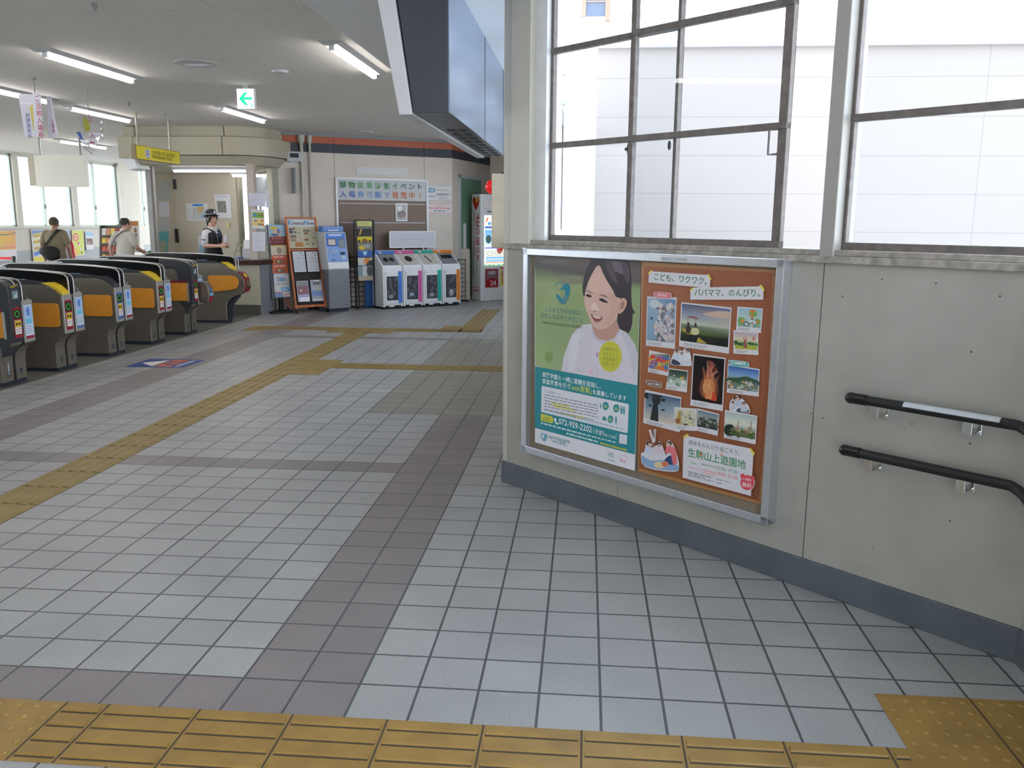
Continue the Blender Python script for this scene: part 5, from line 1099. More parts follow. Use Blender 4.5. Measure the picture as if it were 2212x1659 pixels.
# hat: round crown, curled brim longer in front, white band and emblem
hat = MB(); hc_ = Pw(0, -.012, .062); prof = [(.088, .0), (.094, .02), (.094, .05), (.086, .075), (.066, .095), (.035, .105), (.003, .107)]
n = 28; rings = []
for r_, z_ in [(.128, -.004), (.132, .004), (.126, .006)] + prof:
    rings.append([tuple(hc_+Rw_ @ Vector((r_*math.cos(2*pi*i/n)*.93, r_*math.sin(2*pi*i/n)*(1.08 if r_ > .1 else 1.05)+(.012 if r_ > .1 else 0), z_-(.014*math.sin(2*pi*i/n)**2 if r_ > .1 else 0)))) for i in range(n)])
hat.loft(rings); ho = hat.build('hat', mat('black felt hat', (18, 19, 22), .7), wt, smooth=40)
bd = MB(); bd.loft([[tuple(hc_+Rw_ @ Vector((.0965*math.cos(2*pi*i/n)*.93, .0965*math.sin(2*pi*i/n)*1.05, z_))) for i in range(n)] for z_ in (.016, .024)], cap=False); bb = bd.build('hat_band', M_LGREY, ho); md = bb.modifiers.new('t', 'SOLIDIFY'); md.thickness = .003
MB().ell(hc_+Rw_ @ Vector((0.0, .098, .045)), .02, .008, .02, 12, 8, rot=Rw_).build('emblem', M_WHITE, ho)
# ================================================================== ALONG THE BACK WALL
def onB(q, lift=0.0): return FB.px(q[0], q[1], -lift)
# conduits
for k, (xa, xb) in enumerate(((644, 650.5), (662, 667.5))):
    s0 = onB((xa+6, 330))[0]; r_ = .028 if k == 0 else .02
    t = thing('wall_conduit', ('thicker left cream conduit beside the control box on the back wall', 'thinner right cream conduit on the back wall')[k], 'conduit', FB.w(s0, -.035, 0), FB.a, 'cream conduits on the back wall')
    MB().tube([(0, 0, .0), (0, 0, 2.74)], r_, 12).build('pipe', M_COL, t, smooth=True); MB().tube([(0, 0, 2.73), (0, 0, 2.78), (0, 0, 2.875)], [r_, r_*2, r_*2.2], 12).build('pipe_head', M_COL, t, smooth=True)
cb0 = onB((617, 327)); cb1 = onB((650, 350))
t = thing('control_box', 'small cream control box with black screen beside the fascia', 'control box', FB.w(cb0[0], -.07, cb1[1]), FB.a); w_ = cb1[0]-cb0[0]; h_ = cb0[1]-cb1[1]
MB().box(0, w_, 0, .07, 0, h_).build('housing', M_LGREY, t, bevel=.005); MB().box(w_*.2, w_*.78, -.004, 0, h_*.38, h_*.82).build('screen', M_BLACK, t); MB().tube([(w_*.14, .02, -.0), (w_*.14, .02, -.02), (w_*.14, .02, .05)], .012, 8).build('blue_lead', mat('blue lead', (120, 150, 200), .5), t)
# bulletin board
bl = thing('bulletin_board', 'large brown bulletin board with coloured ticket event lettering on the back wall', 'bulletin board', FB.w(-1.35, 0, 0), FB.a)
bw_ = 1.628
MB().box(0, bw_, -.022, 0, .68, 1.84).build('board', mat('brown felt board', (128, 110, 98), .7, var=.06, scale=6), bl)
MB().box(0, bw_, -.024, 0, 1.84, 2.185).build('header_panel', M_LGREY, bl)
MB().box(-.03, 0, -.045, 0, .66, 2.21).box(bw_, bw_+.03, -.045, 0, .66, 2.21).box(-.03, bw_+.03, -.045, 0, 2.185, 2.21).box(-.03, bw_+.03, -.045, 0, .66, .68).build('frame', M_WHITE, bl, bevel=.003)
MB().box(.03, bw_-.03, -.034, -.02, 1.775, 1.79).box(.03, bw_-.03, -.034, -.02, 1.45, 1.465).build('rail', M_LGREY, bl)
for row, (st, cols) in enumerate((('博物館美術館イベント', [(56, 128, 88), (70, 140, 84), (130, 176, 130), (110, 168, 120), (120, 178, 128), (110, 164, 130), (86, 142, 110), (70, 130, 100), (50, 110, 80), (60, 120, 90)]), ('入場券当駅で発売中!', [(86, 116, 176), (96, 132, 190), (120, 150, 200), (140, 164, 206), (110, 144, 200), (130, 150, 196), (214, 126, 70), (206, 110, 56), (214, 124, 66), (222, 140, 80)]))):
    for i, ch in enumerate(st):
        a = Art(lambda u, v, d: (u, -.0245-d, v)); vs_, fs = text_mesh(ch, .004)
        if not vs_: continue
        mx0 = min(v[0] for v in vs_); mx1 = max(v[0] for v in vs_); cxm = (mx0+mx1)/2; em = .125; cx_ = .1+i*.157; zb = 2.045-row*.155
        lm = MB(); up = [(cx_+(v[0]-cxm)*em, -.036, zb+v[1]*em) for v in vs_]; lm.add(up, fs); o = lm.build('letter', M_PRINT, None, recalc=False); md = o.modifiers.new('t', 'SOLIDIFY'); md.thickness = .011; md.offset = -1
        o.data.materials[0] = mat('letter %d %d %d' % cols[i], cols[i], .6); o.parent = bl
def d_photo(a):
    a.rect(.1, .08, .9, .92, (168, 164, 164)); a.ell(.5, .6, .36, .22, (120, 112, 108)); a.ell(.4, .3, .2, .14, (206, 204, 206)); a.ell(.6, .7, .2, .1, (150, 120, 116)); a.poly([(.1, .2), (.5, .12), (.3, .5)], (220, 220, 224))
FBd = Frame(FB.w(0, -.034, 0), FB.a)
paper([(854, 439), (880, 439), (880, 478), (855, 478)], None, 'glossy grey photo leaflet pinned to the brown bulletin board', 'leaflet', d_photo, fr=FBd, name='leaflet', rough=M_GLOSSY, lift=.001)
paper([(770, 360), (880, 363.5), (880, 379.5), (770, 376)], None, 'long blank white strip plate above the bulletin board', 'sign plate', None, (206, 204, 204), fr=FB, name='sign_plate', lift=.001, th=.008)
def d_hab(a):
    for y in (.02, .98): a.rect(.03, y-.008, .97, y+.008, (130, 150, 190))
    a.ring(.2, .32, .13, .06, (96, 150, 176), 20); a.ell(.2, .32, .08, .1, (150, 190, 206)); a.dashes((.06, .74), (.34, .72), 4, .06, (96, 110, 170), 3)
    a.text('Welcome to', (.38, .36), (.86, .36), .075, (96, 100, 120)); a.text('HABIKINO', (.38, .66), (.9, .66), .095, (60, 62, 70), .01); a.dashes((.48, .78), (.84, .78), 5, .03, (120, 124, 140), 1); a.dashes((.46, .88), (.84, .88), 5, .03, (120, 124, 140), 2)
paper([(921, 400), (975, 401), (975, 434), (921, 433)], None, 'white city welcome sign right of the bulletin board', 'sign', d_hab, (212, 210, 210), fr=FB, name='wall_sign', lift=.001, th=.006)
def d_red(a):
    for y in (.04, .96): a.rect(.02, y-.02, .98, y+.02, (206, 140, 170))
    a.dashes((.3, .25), (.7, .25), 4, .07, (214, 120, 140), 1); a.dashes((.06, .46), (.95, .46), 9, .1, (214, 96, 116), 2); a.dashes((.3, .74), (.75, .74), 4, .1, (120, 124, 130), 3)
paper([(921, 440), (975, 441), (975, 461), (921, 460)], None, 'small notice with red lines under the welcome sign', 'notice', d_red, (214, 206, 206), fr=FB, name='wall_sign', lift=.001, th=.006)
# recycling bins
BA = math.radians(39.25); BO = Vector((-2.709, 12.016, 0)); BWd = .388
def bin_(i, label, colr, holes):
    t = thing('recycling_bin', label, 'recycling bin', BO+Vector((math.cos(BA), math.sin(BA), 0))*BWd*i, BA, 'four recycling bins in a row'); w = BWd-.014
    prof = [(0, .035), (0, .70), (.02, .735), (.335, .955), (.37, .985), (.43, .985), (.43, .035)]
    MB().prism([(p[0], p[1]) for p in prof], 'x', 0, w).build('body', M_WHITE, t, bevel=.006)
    MB().box(.02, w-.02, .03, .40, 0, .04).box(.03, .11, -.002, .02, .035, .06).box(w*.55, w*.9, -.002, .02, .035, .06).build('base', M_BLACKM, t)
    sl = math.atan2(.22, .315); 
    def S(u, v, d=0): return (u, .02+v*math.cos(sl)-d*math.sin(sl), .735+v*math.sin(sl)+d*math.cos(sl))
    L_ = math.hypot(.22, .315)
    def sq(x0, x1, v0, v1, d0, d1): return MB().add([S(x0, v0, d0), S(x1, v0, d0), S(x1, v1, d0), S(x0, v1, d0), S(x0, v0, d1), S(x1, v0, d1), S(x1, v1, d1), S(x0, v1, d1)], [(0, 3, 2, 1), (4, 5, 6, 7), (0, 1, 5, 4), (1, 2, 6, 5), (2, 3, 7, 6), (3, 0, 4, 7)])
    sq(.03, w-.03, .02, L_-.06, -.002, .005).build('lid_panel', mat('bin lid warm grey', (188, 182, 170), .4) if holes in ('round', 'slot') else M_GREY, t)
    sq(.0, w, L_-.055, L_+.03, .0, .008).build('colour_label', colr, t)
    mb = MB()
    def disc(u, v, ru, rv):
        n = 18; mb.add([S(u+ru*math.cos(2*pi*k/n), v+rv*math.sin(2*pi*k/n), .0065) for k in range(n)], [tuple(range(n))])
    if holes == 'two': disc(w*.36, .17, .045, .06); disc(w*.66, .17, .045, .06)
    elif holes == 'round': disc(w*.5, .18, .07, .08)
    elif holes == 'slot': mb.add([S(w*.36, .26, .0065), S(w*.44, .26, .0065), S(w*.62, .07, .0065), S(w*.54, .07, .0065)], [(0, 1, 2, 3)])
    else: mb.add([S(w*.22, .27, .0065), S(w*.80, .27, .0065), S(w*.80, .17, .0065), S(w*.22, .17, .0065)], [(0, 1, 2, 3)])
    mb.build('opening', M_BLACKM, t)
    a = Art(lambda u, v, d: S(u, v, .0085+d)); a.ell(w*.3, L_-.015, .035, .022, (220, 214, 214)); a.ell(w*.36, L_-.012, .02, .015, (214, 160, 130)); a.build('pictogram', M_PRINT, t)
    d = MB().box(.03, w-.012, -.014, 0, .085, .655).build('door', M_WHITE, t, bevel=.003)
    MB().box(.062, w-.098, -.017, -.012, .15, .56).build('door_window', mat('dark bin window', (66, 66, 72), .25, var=.15, scale=30), d)
    MB().box(w-.092, w-.022, -.018, -.012, .10, .645).build('colour_stripe', colr, d); MB().box(.04, .055, -.017, -.012, .6, .615).build('lock', M_BLACKM, d)
    g = MB(); rr = random.Random(i)
    for k in range(14):
        x, z = rr.uniform(.085, w-.125), .19+rr.random()**1.6*.33; e = rr.uniform(.6, 1.3)
        g.ell((x, -.0165, z), .022*e, .0045, .034*e, 7, 5, rot=Matrix.Rotation(rr.uniform(-.7, .7), 3, 'Y'))
    g.build('bag_folds', mat('clear plastic bag', (96, 96, 104), .22, var=.35, scale=45), d)
    c = MB().ell((.14+.01*i, -.0165, .215+.02*(i % 2)), .05, .006, .035+.03*(i == 3), 12, 8); c.build('rubbish', mat('rubbish in bag %d' % i, ((140, 140, 150), (150, 168, 186), (160, 160, 150), (170, 168, 178))[i], .5, var=.2, scale=20), d)
bin_(0, 'recycling bin with blue stripe and two round holes', mat('bin blue', (66, 120, 206), .4), 'two')
bin_(1, 'recycling bin with pink stripe and one round hole', mat('bin pink', (206, 84, 150), .4), 'round')
bin_(2, 'recycling bin with teal stripe and slanted slot', mat('bin teal', (20, 164, 148), .4), 'slot')
bin_(3, 'recycling bin with orange stripe and wide flap opening', mat('bin orange', (222, 130, 36), .4), 'flap')
FBN = Frame((BO.x, BO.y), BA)
# white panel sign standing on the bins
c0 = FBN.px(841, 536, .40); c1 = FBN.px(940, 499, .40)
sg = thing('panel_sign', 'white rounded panel sign with one line standing on the recycling bins', 'sign', FBN.w(c0[0], .40, .985), BA); w_ = c1[0]-c0[0]; z0_, z1_ = c0[1]-.985, c1[1]-.985
MB().prism(rrect(0, w_, z0_, z1_, .03), 'y', -.012, .012).build('frame', M_WHITE, sg)
a = Art(lambda u, v, d: (u, -.0125-d, v), step=.0003); a.raw(rrect(.015, w_-.015, z0_+.015, z1_-.015, .02), (196, 198, 206)); a.text('お知らせ・ご案内はこちらにお願いいたします', (w_*.2, (z0_+z1_)/2), (w_*.8, (z0_+z1_)/2), .03, (140, 142, 156)); a.build('panel_face', M_PRINT, sg)
for q in (.28, .72): MB().box(w_*q, w_*(q+.03), -.01, .01, 0, z0_+.01).build('foot', M_LGREY, sg)
# blue/white machine
vt = thing('charging_machine', 'blue and white card charging machine with grey pedestal', 'machine', (-3.472, 11.425, 0), math.radians(45)); w_ = .385
MB().box(.012, w_-.012, .03, .42, 0, .085).build('plinth', M_NAVY, vt); MB().box(0, w_, 0, .42, .06, .70).build('pedestal', mat('grey pedestal', (126, 128, 134), .4, .3), vt, bevel=.005)
MB().prism([(.0, .70), (.0, .72), (.10, 1.30), (.14, 1.31), (.42, 1.31), (.42, .70)], 'x', -.004, w_+.004).build('cabinet', M_LGREY, vt, bevel=.004)
MB().box(.0, w_, .16, .30, 1.31, 1.40).build('topper', mat('machine blue', (74, 116, 186), .4), vt, bevel=.003)
def VS(u, v, d): return (u, v*.10/.588-d-.001, .72+v*.58/.588*1.0)
a = Art(lambda u, v, d: VS(u, v, d), step=.0006); w2_ = w_
a.rect(.012, .10, w2_-.012, .575, (132, 162, 214)); a.rect(.012, .36, w2_-.012, .575, (78, 124, 206)); a.rect(.012, .0, w2_-.012, .10, (226, 224, 224)); a.rect(.07, .53, .31, .56, (190, 204, 230))
a.rect(.035, .37, .195, .49, (66, 82, 120)); a.rect(.05, .385, .18, .475, (206, 190, 182)); a.rect(.235, .33, .355, .49, (110, 120, 136)); a.rect(.245, .34, .345, .46, (130, 138, 146))
for r in range(2):
    for c_ in range(5): a.rect(.055+c_*.03, .25+r*.028, .075+c_*.03, .268+r*.028, (190, 200, 216))
a.rect(.255, .225, .33, .265, (30, 36, 46)); a.rect(.25, .14, .335, .2, (176, 192, 220)); a.rect(.07, .128, .14, .145, (80, 92, 110)); a.ell(.11, .225, .008, .008, (60, 70, 90)); a.rect(.17, .125, .176, .15, (80, 92, 110))
a.build('front_panel', M_PRINT, vt)
a = Art(lambda u, v, d: (u, .159-d, v), step=.0003); a.dashes((.04, 1.375), (.34, 1.375), 9, .014, (150, 176, 220), 3); a.rect(.1, 1.325, .3, 1.345, (206, 214, 226)); a.build('header_print', M_PRINT, vt)
a = Art(lambda u, v, d: (u, -.001-d, v), step=.0003); a.dashes((.26, .115), (.36, .115), 6, .012, (70, 72, 78), 3); a.build('maker_plate', M_PRINT, vt)
# orange framed news stand
n0, n1 = onz(640, 678), onz(708, 674); NA = math.radians(40); NW = .54
nw = thing('news_stand', 'leaning orange framed news stand with header board and leaflet pockets', 'display stand', n0, NA)
lean = .16; HN = 1.545
def NP(u, z, d=0): return (u, .02+z/HN*lean*2.0-d, z)
mb = MB()
def bar(p, q, r=.017): mb.tube([p, q], r, 4, sq=1)
for u in (.017, NW-.017): bar(NP(u, .07), NP(u, HN))
bar(NP(0, HN-.01), NP(NW, HN-.01)); bar(NP(0, 1.02), NP(NW, 1.02)); bar(NP(0, .115), NP(NW, .115), .024)
for u in (.02, NW-.02): bar((u, .42, .09), (u, NP(0, 1.4)[1]+.01, 1.38), .014); bar(NP(u, .1), (u, .43, .1), .016)
mb.build('frame', mat('orange stained wood', (196, 104, 46), .5, var=.12, scale=8), nw)
for u, y in ((.02, .03), (NW-.02, .03), (.02, .42), (NW-.02, .42)): MB().cyl((u-.012, y, .03), (u+.012, y, .03), .03, n=14).box(u-.008, u+.008, y-.01, y+.01, .03, .08).build('caster', M_BLACKM, nw)
MB().add([NP(.03, .125, -.02), NP(NW-.03, .125, -.02), NP(NW-.03, HN-.03, -.02), NP(.03, HN-.03, -.02), NP(.03, .125, -.035), NP(NW-.03, .125, -.035), NP(NW-.03, HN-.03, -.035), NP(.03, HN-.03, -.035)], [(0, 3, 2, 1), (4, 5, 6, 7), (0, 1, 5, 4), (1, 2, 6, 5), (2, 3, 7, 6), (3, 0, 4, 7)]).build('back_mesh', mat('black mesh board', (34, 30, 28), .7), nw)
a = Art(lambda u, v, d: NP(u, v, d-.010), step=.0006)
a.rect(.035, 1.045, NW-.035, HN-.035, (206, 204, 206)); a.rect(.035, 1.045, NW-.035, 1.395, (196, 188, 160))
a.text('K', (.05, 1.42), (.115, 1.42), .125, (64, 140, 190), .02); a.text('intetsu', (.12, 1.425), (.318, 1.425), .082, (70, 74, 84), .015); a.text('N', (.322, 1.42), (.392, 1.42), .125, (64, 140, 190), .02); a.text('ews', (.398, 1.425), (.5, 1.425), .082, (70, 74, 84), .015)
for (x0, y0, x1, y1, c) in ((.05, 1.33, .11, 1.37, (96, 84, 110)), (.115, 1.34, .155, 1.375, (110, 90, 84)), (.05, 1.28, .11, 1.325, (70, 64, 90)), (.12, 1.29, .175, 1.315, (90, 84, 96)), (.19, 1.28, .23, 1.30, (150, 150, 176)), (.055, 1.21, .16, 1.26, (130, 110, 96)), (.055, 1.15, .15, 1.2, (150, 140, 120)), (.29, 1.31, .40, 1.34, (120, 100, 90)), (.30, 1.27, .37, 1.30, (130, 70, 60)), (.30, 1.16, .36, 1.20, (150, 90, 70)), (.43, 1.2, .5, 1.23, (170, 150, 120)), (.44, 1.27, .49, 1.29, (176, 190, 206)), (.19, 1.18, .26, 1.2, (206, 160, 170)), (.13, 1.07, .26, 1.14, (190, 120, 60)), (.32, 1.1, .36, 1.12, (120, 120, 120)), (.42, 1.09, .45, 1.13, (120, 120, 130))): a.rect(x0, y0, x1, y1, c)
for i in range(9): a.dashes((.2 if i % 2 else .05, 1.36-.032*i), (.26, 1.36-.032*i), 5, .006, (150, 146, 130), i); a.dashes((.3, 1.355-.032*i), (.5, 1.355-.032*i), 7, .006, (150, 146, 130), i+20)
a.build('header_board', M_PRINT, nw)
# leaflets and pockets
def leaflet(u0, u1, v0, v1, label, draw, d=.028, name='leaflet_bundle', glossy=False):
    a = Art(lambda u, v, dd: NP(u, v, d+dd), step=.0006)
    a.mb.add([NP(u0, v0, 0), NP(u1, v0, 0), NP(u1, v1, 0), NP(u0, v1, 0), NP(u0, v0, d), NP(u1, v0, d), NP(u1, v1, d), NP(u0, v1, d)], [(0, 3, 2, 1), (4, 5, 6, 7), (0, 1, 5, 4), (1, 2, 6, 5), (2, 3, 7, 6), (3, 0, 4, 7)]); a.mb.c = [lin((206, 206, 212))]*6
    a.conv = lambda x, y: (u0+x*(u1-u0), v0+y*(v1-v0)); draw(a)
    o = a.build(name, M_GLOSSY if glossy else M_PRINT); o.location = nw.location; o.rotation_euler = (0, 0, NA); return tag(o, label, 'leaflets')
def d_tab(a):
    for i in range(5): a.rect(.02, .1+.19*i, .98, .108+.19*i, (150, 152, 164))
    for i in range(4): a.rect(.1+.25*i, .06, .108+.25*i, .8, (160, 162, 172))
    for k in range(9): a.dashes((.08, .12+.085*k), (.92, .12+.085*k), 7, .018, (166, 168, 178), k)
    a.dashes((.5, .93), (.8, .93), 3, .03, (110, 112, 122), 1); a.rect(.7, .8, .84, .83, (110, 112, 120)); a.rect(.4, .62, .5, .66, (120, 122, 130))
leaflet(.055, .255, .665, .995, 'left bundle of white timetable leaflets on the orange news stand', d_tab); leaflet(.285, .48, .665, .99, 'right bundle of white timetable leaflets on the orange news stand', d_tab)
def d_b1(a): a.rect(.0, .0, 1, 1, (170, 166, 176)); a.rect(.04, .35, .96, .75, (130, 66, 72)); a.rect(.04, .75, .96, .97, (120, 118, 122)); a.rect(.1, .02, .96, .22, (222, 224, 232)); a.rect(.04, .22, .96, .36, (160, 150, 190)); a.ell(.3, .55, .1, .06, (206, 190, 190)); a.line((.6, .3), (.8, .65), .02, (190, 180, 186))
def d_b2(a): a.rect(0, 0, 1, 1, (146, 148, 160)); a.rect(.3, .93, .8, .98, (226, 220, 220)); a.rect(.2, .78, .8, .92, (70, 72, 76)); a.rect(.04, .25, .96, .5, (96, 120, 176)); a.ell(.7, .6, .25, .1, (176, 160, 140)); a.ell(.25, .6, .2, .08, (150, 156, 166)); a.rect(.04, .02, .96, .12, (196, 190, 180)); a.line((.8, .5), (.95, .8), .02, (206, 206, 206))
leaflet(.06, .26, .185, .52, 'left acrylic pocket of maroon brochures low on the orange stand', d_b1, name='brochure_pocket', glossy=True); leaflet(.30, .495, .185, .53, 'right acrylic pocket of blue brochures low on the orange stand', d_b2, name='brochure_pocket', glossy=True)
# tall pamphlet rack left of it
r0 = onz(597, 677); RA = math.radians(38)
rk = thing('pamphlet_rack', 'tall narrow pamphlet rack on black foot beside the counter', 'pamphlet rack', r0, RA)
MB().box(-.09, .26, -.1, .26, 0, .03).cyl((.12, .12, .02), (.12, .12, .27), .035, n=12).build('foot', M_BLACKM, rk)
def RP(u, z, d=0): return (u, .04+(z-.25)*.10-d, z)
mb = MB()
for u in (-.03, .25): mb.tube([RP(u, .22, -.02), RP(u, 1.44, -.02)], .01, 6)
mb.add([RP(-.03, .24, -.02), RP(.25, .24, -.02), RP(.25, 1.42, -.02), RP(-.03, 1.42, -.02), RP(-.03, .24, -.05), RP(.25, .24, -.05), RP(.25, 1.42, -.05), RP(-.03, 1.42, -.05)], [(0, 3, 2, 1), (4, 5, 6, 7), (0, 1, 5, 4), (1, 2, 6, 5), (2, 3, 7, 6), (3, 0, 4, 7)])
mb.build('frame', mat('rack grey', (110, 112, 118), .5), rk)
def pam(u0, u1, z0, z1, label, draw, base=(200, 204, 210)):
    a = Art(lambda u, v, d: RP(u, v, .022+d), step=.0006)
    a.mb.add([RP(u0, z0, -.015), RP(u1, z0, -.015), RP(u1, z1, -.015), RP(u0, z1, -.015), RP(u0, z0, .022), RP(u1, z0, .022), RP(u1, z1, .022), RP(u0, z1, .022)], [(0, 3, 2, 1), (4, 5, 6, 7), (0, 1, 5, 4), (1, 2, 6, 5), (2, 3, 7, 6), (3, 0, 4, 7)]); a.mb.c = [lin(base)]*6
    a.conv = lambda x, y: (u0+x*(u1-u0), z0+y*(z1-z0)); draw(a); o = a.build('pamphlet', M_PRINT); o.location = r0; o.rotation_euler = (0, 0, RA); tag(o, label, 'pamphlet', 'pamphlets in the tall rack')
def dp1(a): a.rect(0, 0, 1, 1, (150, 186, 206)); a.rect(0, 0, 1, .42, (120, 50, 54)); a.ell(.3, .84, .24, .08, (214, 186, 60)); a.ell(.5, .62, .26, .2, (206, 172, 150)); a.ell(.6, .68, .1, .12, (110, 120, 170)); a.ell(.35, .5, .25, .06, (90, 110, 150)); [a.ell(.1+.11*i, .15+.13*(i % 2), .05, .04, (176, 120, 110)) for i in range(8)]; a.dashes((.1, .36), (.9, .36), 5, .05, (190, 84, 84), 2)
def dp2(a): a.rect(0, 0, 1, 1, (206, 192, 170)); a.rect(0, .85, 1, 1, (206, 190, 110)); a.ell(.52, .45, .16, .35, (160, 140, 120))
def dp3(a): a.rect(0, 0, 1, 1, (196, 96, 60)); a.dashes((.12, .84), (.88, .84), 5, .12, (226, 176, 180), 2); a.ell(.5, .3, .3, .22, (96, 76, 60)); a.ell(.42, .32, .1, .12, (190, 170, 140)); a.ell(.62, .3, .1, .12, (130, 110, 100))
def dp4(a): a.rect(0, 0, 1, 1, (196, 200, 206)); a.ell(.5, .35, .36, .16, (150, 160, 176)); a.poly([(.3, .6), (.7, .6), (.55, .2), (.48, .2)], (110, 140, 190)); a.ell(.25, .6, .1, .1, (170, 160, 140))
def dp5(a): a.rect(0, 0, 1, 1, (206, 206, 206)); a.dashes((.05, .9), (.95, .9), 8, .04, (170, 166, 160), 3); a.rect(.42, .42, .98, .72, (110, 166, 214)); a.ell(.65, .55, .2, .06, (206, 220, 230)); a.rect(0, 0, .5, .36, (130, 150, 190)); a.dashes((.02, .38), (.46, .34), 3, .08, (214, 90, 80), 4); a.poly([(.5, .06), (.96, .14), (.98, .36), (.54, .3)], (226, 210, 210)); a.line((.56, .12), (.94, .26), .05, (200, 60, 70))
pam(-.02, .24, 1.10, 1.42, 'topmost pamphlet with figure over red cover in tall rack', dp1); pam(-.01, .245, .935, 1.095, 'pale beige pamphlet second from top in tall rack', dp2)
pam(-.01, .245, .79, .93, 'upper of two orange pamphlets in the tall rack', dp3); pam(-.01, .245, .645, .785, 'lower of two orange pamphlets in the tall rack', dp3); pam(0, .25, .48, .64, 'white pamphlet with blue shape below the orange pamphlets', dp4); pam(0, .255, .26, .475, 'lowest pamphlets with sky blue picture in tall rack', dp5)
# black wire rack with brochures
k0 = onz(775, 666.5); KA = math.radians(33)
kr = thing('brochure_rack', 'slim black wire brochure rack between the charging machine and the bins', 'brochure rack', k0, KA)
mb = MB()
for u in (-.04, .30): mb.tube([(u, 0, .02), (u, 0, 1.50)], .016, 8); mb.tube([(u, -.12, .02), (u, .22, .02)], .016, 8)
for z in (.02, 1.5): mb.tube([(-.04, 0, z), (.30, 0, z)], .008, 6)
mb.build('frame', M_BLACKM, kr)
def br(z0, z1, label, draw, cat='brochure'):
    a = Art(lambda u, v, d: (u, -.03+(v-z0)*.12-d, v), step=.0006)
    a.mb.add([(.0, -.03, z0), (.26, -.03, z0), (.26, -.03+(z1-z0)*.12, z1), (.0, -.03+(z1-z0)*.12, z1), (.0, .0, z0), (.26, .0, z0), (.26, (z1-z0)*.12, z1), (.0, (z1-z0)*.12, z1)], [(0, 1, 2, 3), (4, 7, 6, 5), (0, 4, 5, 1), (1, 5, 6, 2), (2, 6, 7, 3), (3, 7, 4, 0)]); a.mb.c = [lin((60, 60, 62))]*6
    a.conv = lambda x, y: (x*.26, z0+y*(z1-z0)); draw(a); o = a.build('brochure', M_PRINT); o.location = k0; o.rotation_euler = (0, 0, KA); tag(o, label, cat, 'brochures in the black wire rack')
br(1.40, 1.485, 'yellowish brochure topmost in the black wire rack', lambda a: (a.rect(0, 0, 1, 1, (196, 190, 120)), a.ell(.5, .5, .3, .3, (176, 176, 110))))
br(1.235, 1.395, 'dark brochure with golden spot in black wire rack', lambda a: (a.rect(0, 0, 1, 1, (40, 38, 40)), a.poly([(.1, .1), (.25, .2), (.35, .7), (.25, .75)], (190, 150, 70)), a.rect(0, .75, 1, 1, (110, 112, 108))))
br(1.13, 1.225, 'bright yellow brochure with face in black wire rack', lambda a: (a.rect(0, 0, 1, 1, (206, 188, 40)), a.ell(.5, .25, .2, .4, (130, 90, 50)), a.ell(.12, .2, .1, .2, (60, 56, 40)), a.ell(.85, .2, .1, .2, (60, 56, 40))))
br(.99, 1.12, 'grey brochure with yellow emblem in black wire rack', lambda a: (a.rect(0, 0, 1, 1, (120, 124, 120)), a.ell(.3, .4, .22, .3, (206, 180, 40)), a.ell(.65, .6, .25, .25, (150, 156, 156))))
br(.88, .985, 'deep blue brochure in the black wire rack', lambda a: (a.rect(0, 0, 1, 1, (44, 92, 160)), a.poly([(.3, 1), (.7, 1), (.55, .2), (.45, .2)], (120, 170, 214)), a.ell(.5, .6, .08, .15, (220, 230, 240))))
br(.74, .87, 'white and flame orange brochure in black wire rack', lambda a: (a.rect(0, 0, 1, 1, (196, 190, 180)), a.poly([(.5, 1), (.9, 1), (.6, .2), (.4, .3)], (214, 130, 50)), a.poly([(.75, .6), (1, .7), (1, 0), (.5, 0)], (60, 54, 50))))
br(.48, .735, 'lowest and largest brochure with white tower in black wire rack', lambda a: (a.rect(0, 0, 1, 1, (134, 150, 160)), a.poly([(.3, .25), (.35, .95), (.6, 1), (.65, .4), (.55, .2)], (206, 206, 206)), a.ell(.8, .6, .2, .3, (90, 90, 92)), a.rect(0, 0, 1, .3, (190, 176, 150))))
# blue tall board behind the rack and wire lattice panels
bp_ = FBN.px(795, 600, .25); tag(place(MB().box(-.15, .10, 0, .03, 0, 1.0).build('folded_sign', mat('royal blue board', (30, 84, 150), .5), bevel=.004), FB.w(-.83, -.24, 0), FB.a), 'plain blue board leaning between wire rack and bins', 'board')
def lattice(s0, s1, z1, label, fr, y=-.12):
    mb = MB(); n = max(2, round((s1-s0)/.14))
    for i in range(n+1): x = s0+(s1-s0)*i/n; mb.tube([(x, y, 0.005), (x, y, z1)], .008, 6)
    for i in range(int(z1/.085)+1): mb.tube([(s0, y, .02+i*.085), (s1, y, .02+i*.085)], .006, 6)
    for sx in (s0+.03, s1-.03): mb.tube([(sx, y-.10, .015), (sx, y+.10, .015)], .015, 6)
    o = inframe(mb.build('wire_lattice', M_BLACKM), fr); tag(o, label, 'wire lattice')
lattice(-1.62, -.62, .93, 'black wire lattice panel behind the brochure rack', FB)
lattice(-1.95, -1.66, .93, 'black wire lattice panel behind the orange stand', FB)
lw_ = FBN.w(1.66, .52, 0); FL2 = Frame((lw_.x, lw_.y), math.radians(50)); lattice(0.0, .34, .80, 'black wire lattice panel right of the orange striped bin', FL2, 0.0)
q0, q1 = onz(1000, 655), onz(1022, 655)
tag(place(MB().prism([(-.25, 0), (.42, 0), (.42, .12), (-.25, .12)], 'z', .0, .98).build('low_partition', mat('cream low wall', (196, 186, 170), .6), bevel=.03, seg=3), (lw_.x+.02, lw_.y+.16, 0), math.radians(50)), 'low cream partition behind the wire panel beside defibrillator cabinet', 'partition')
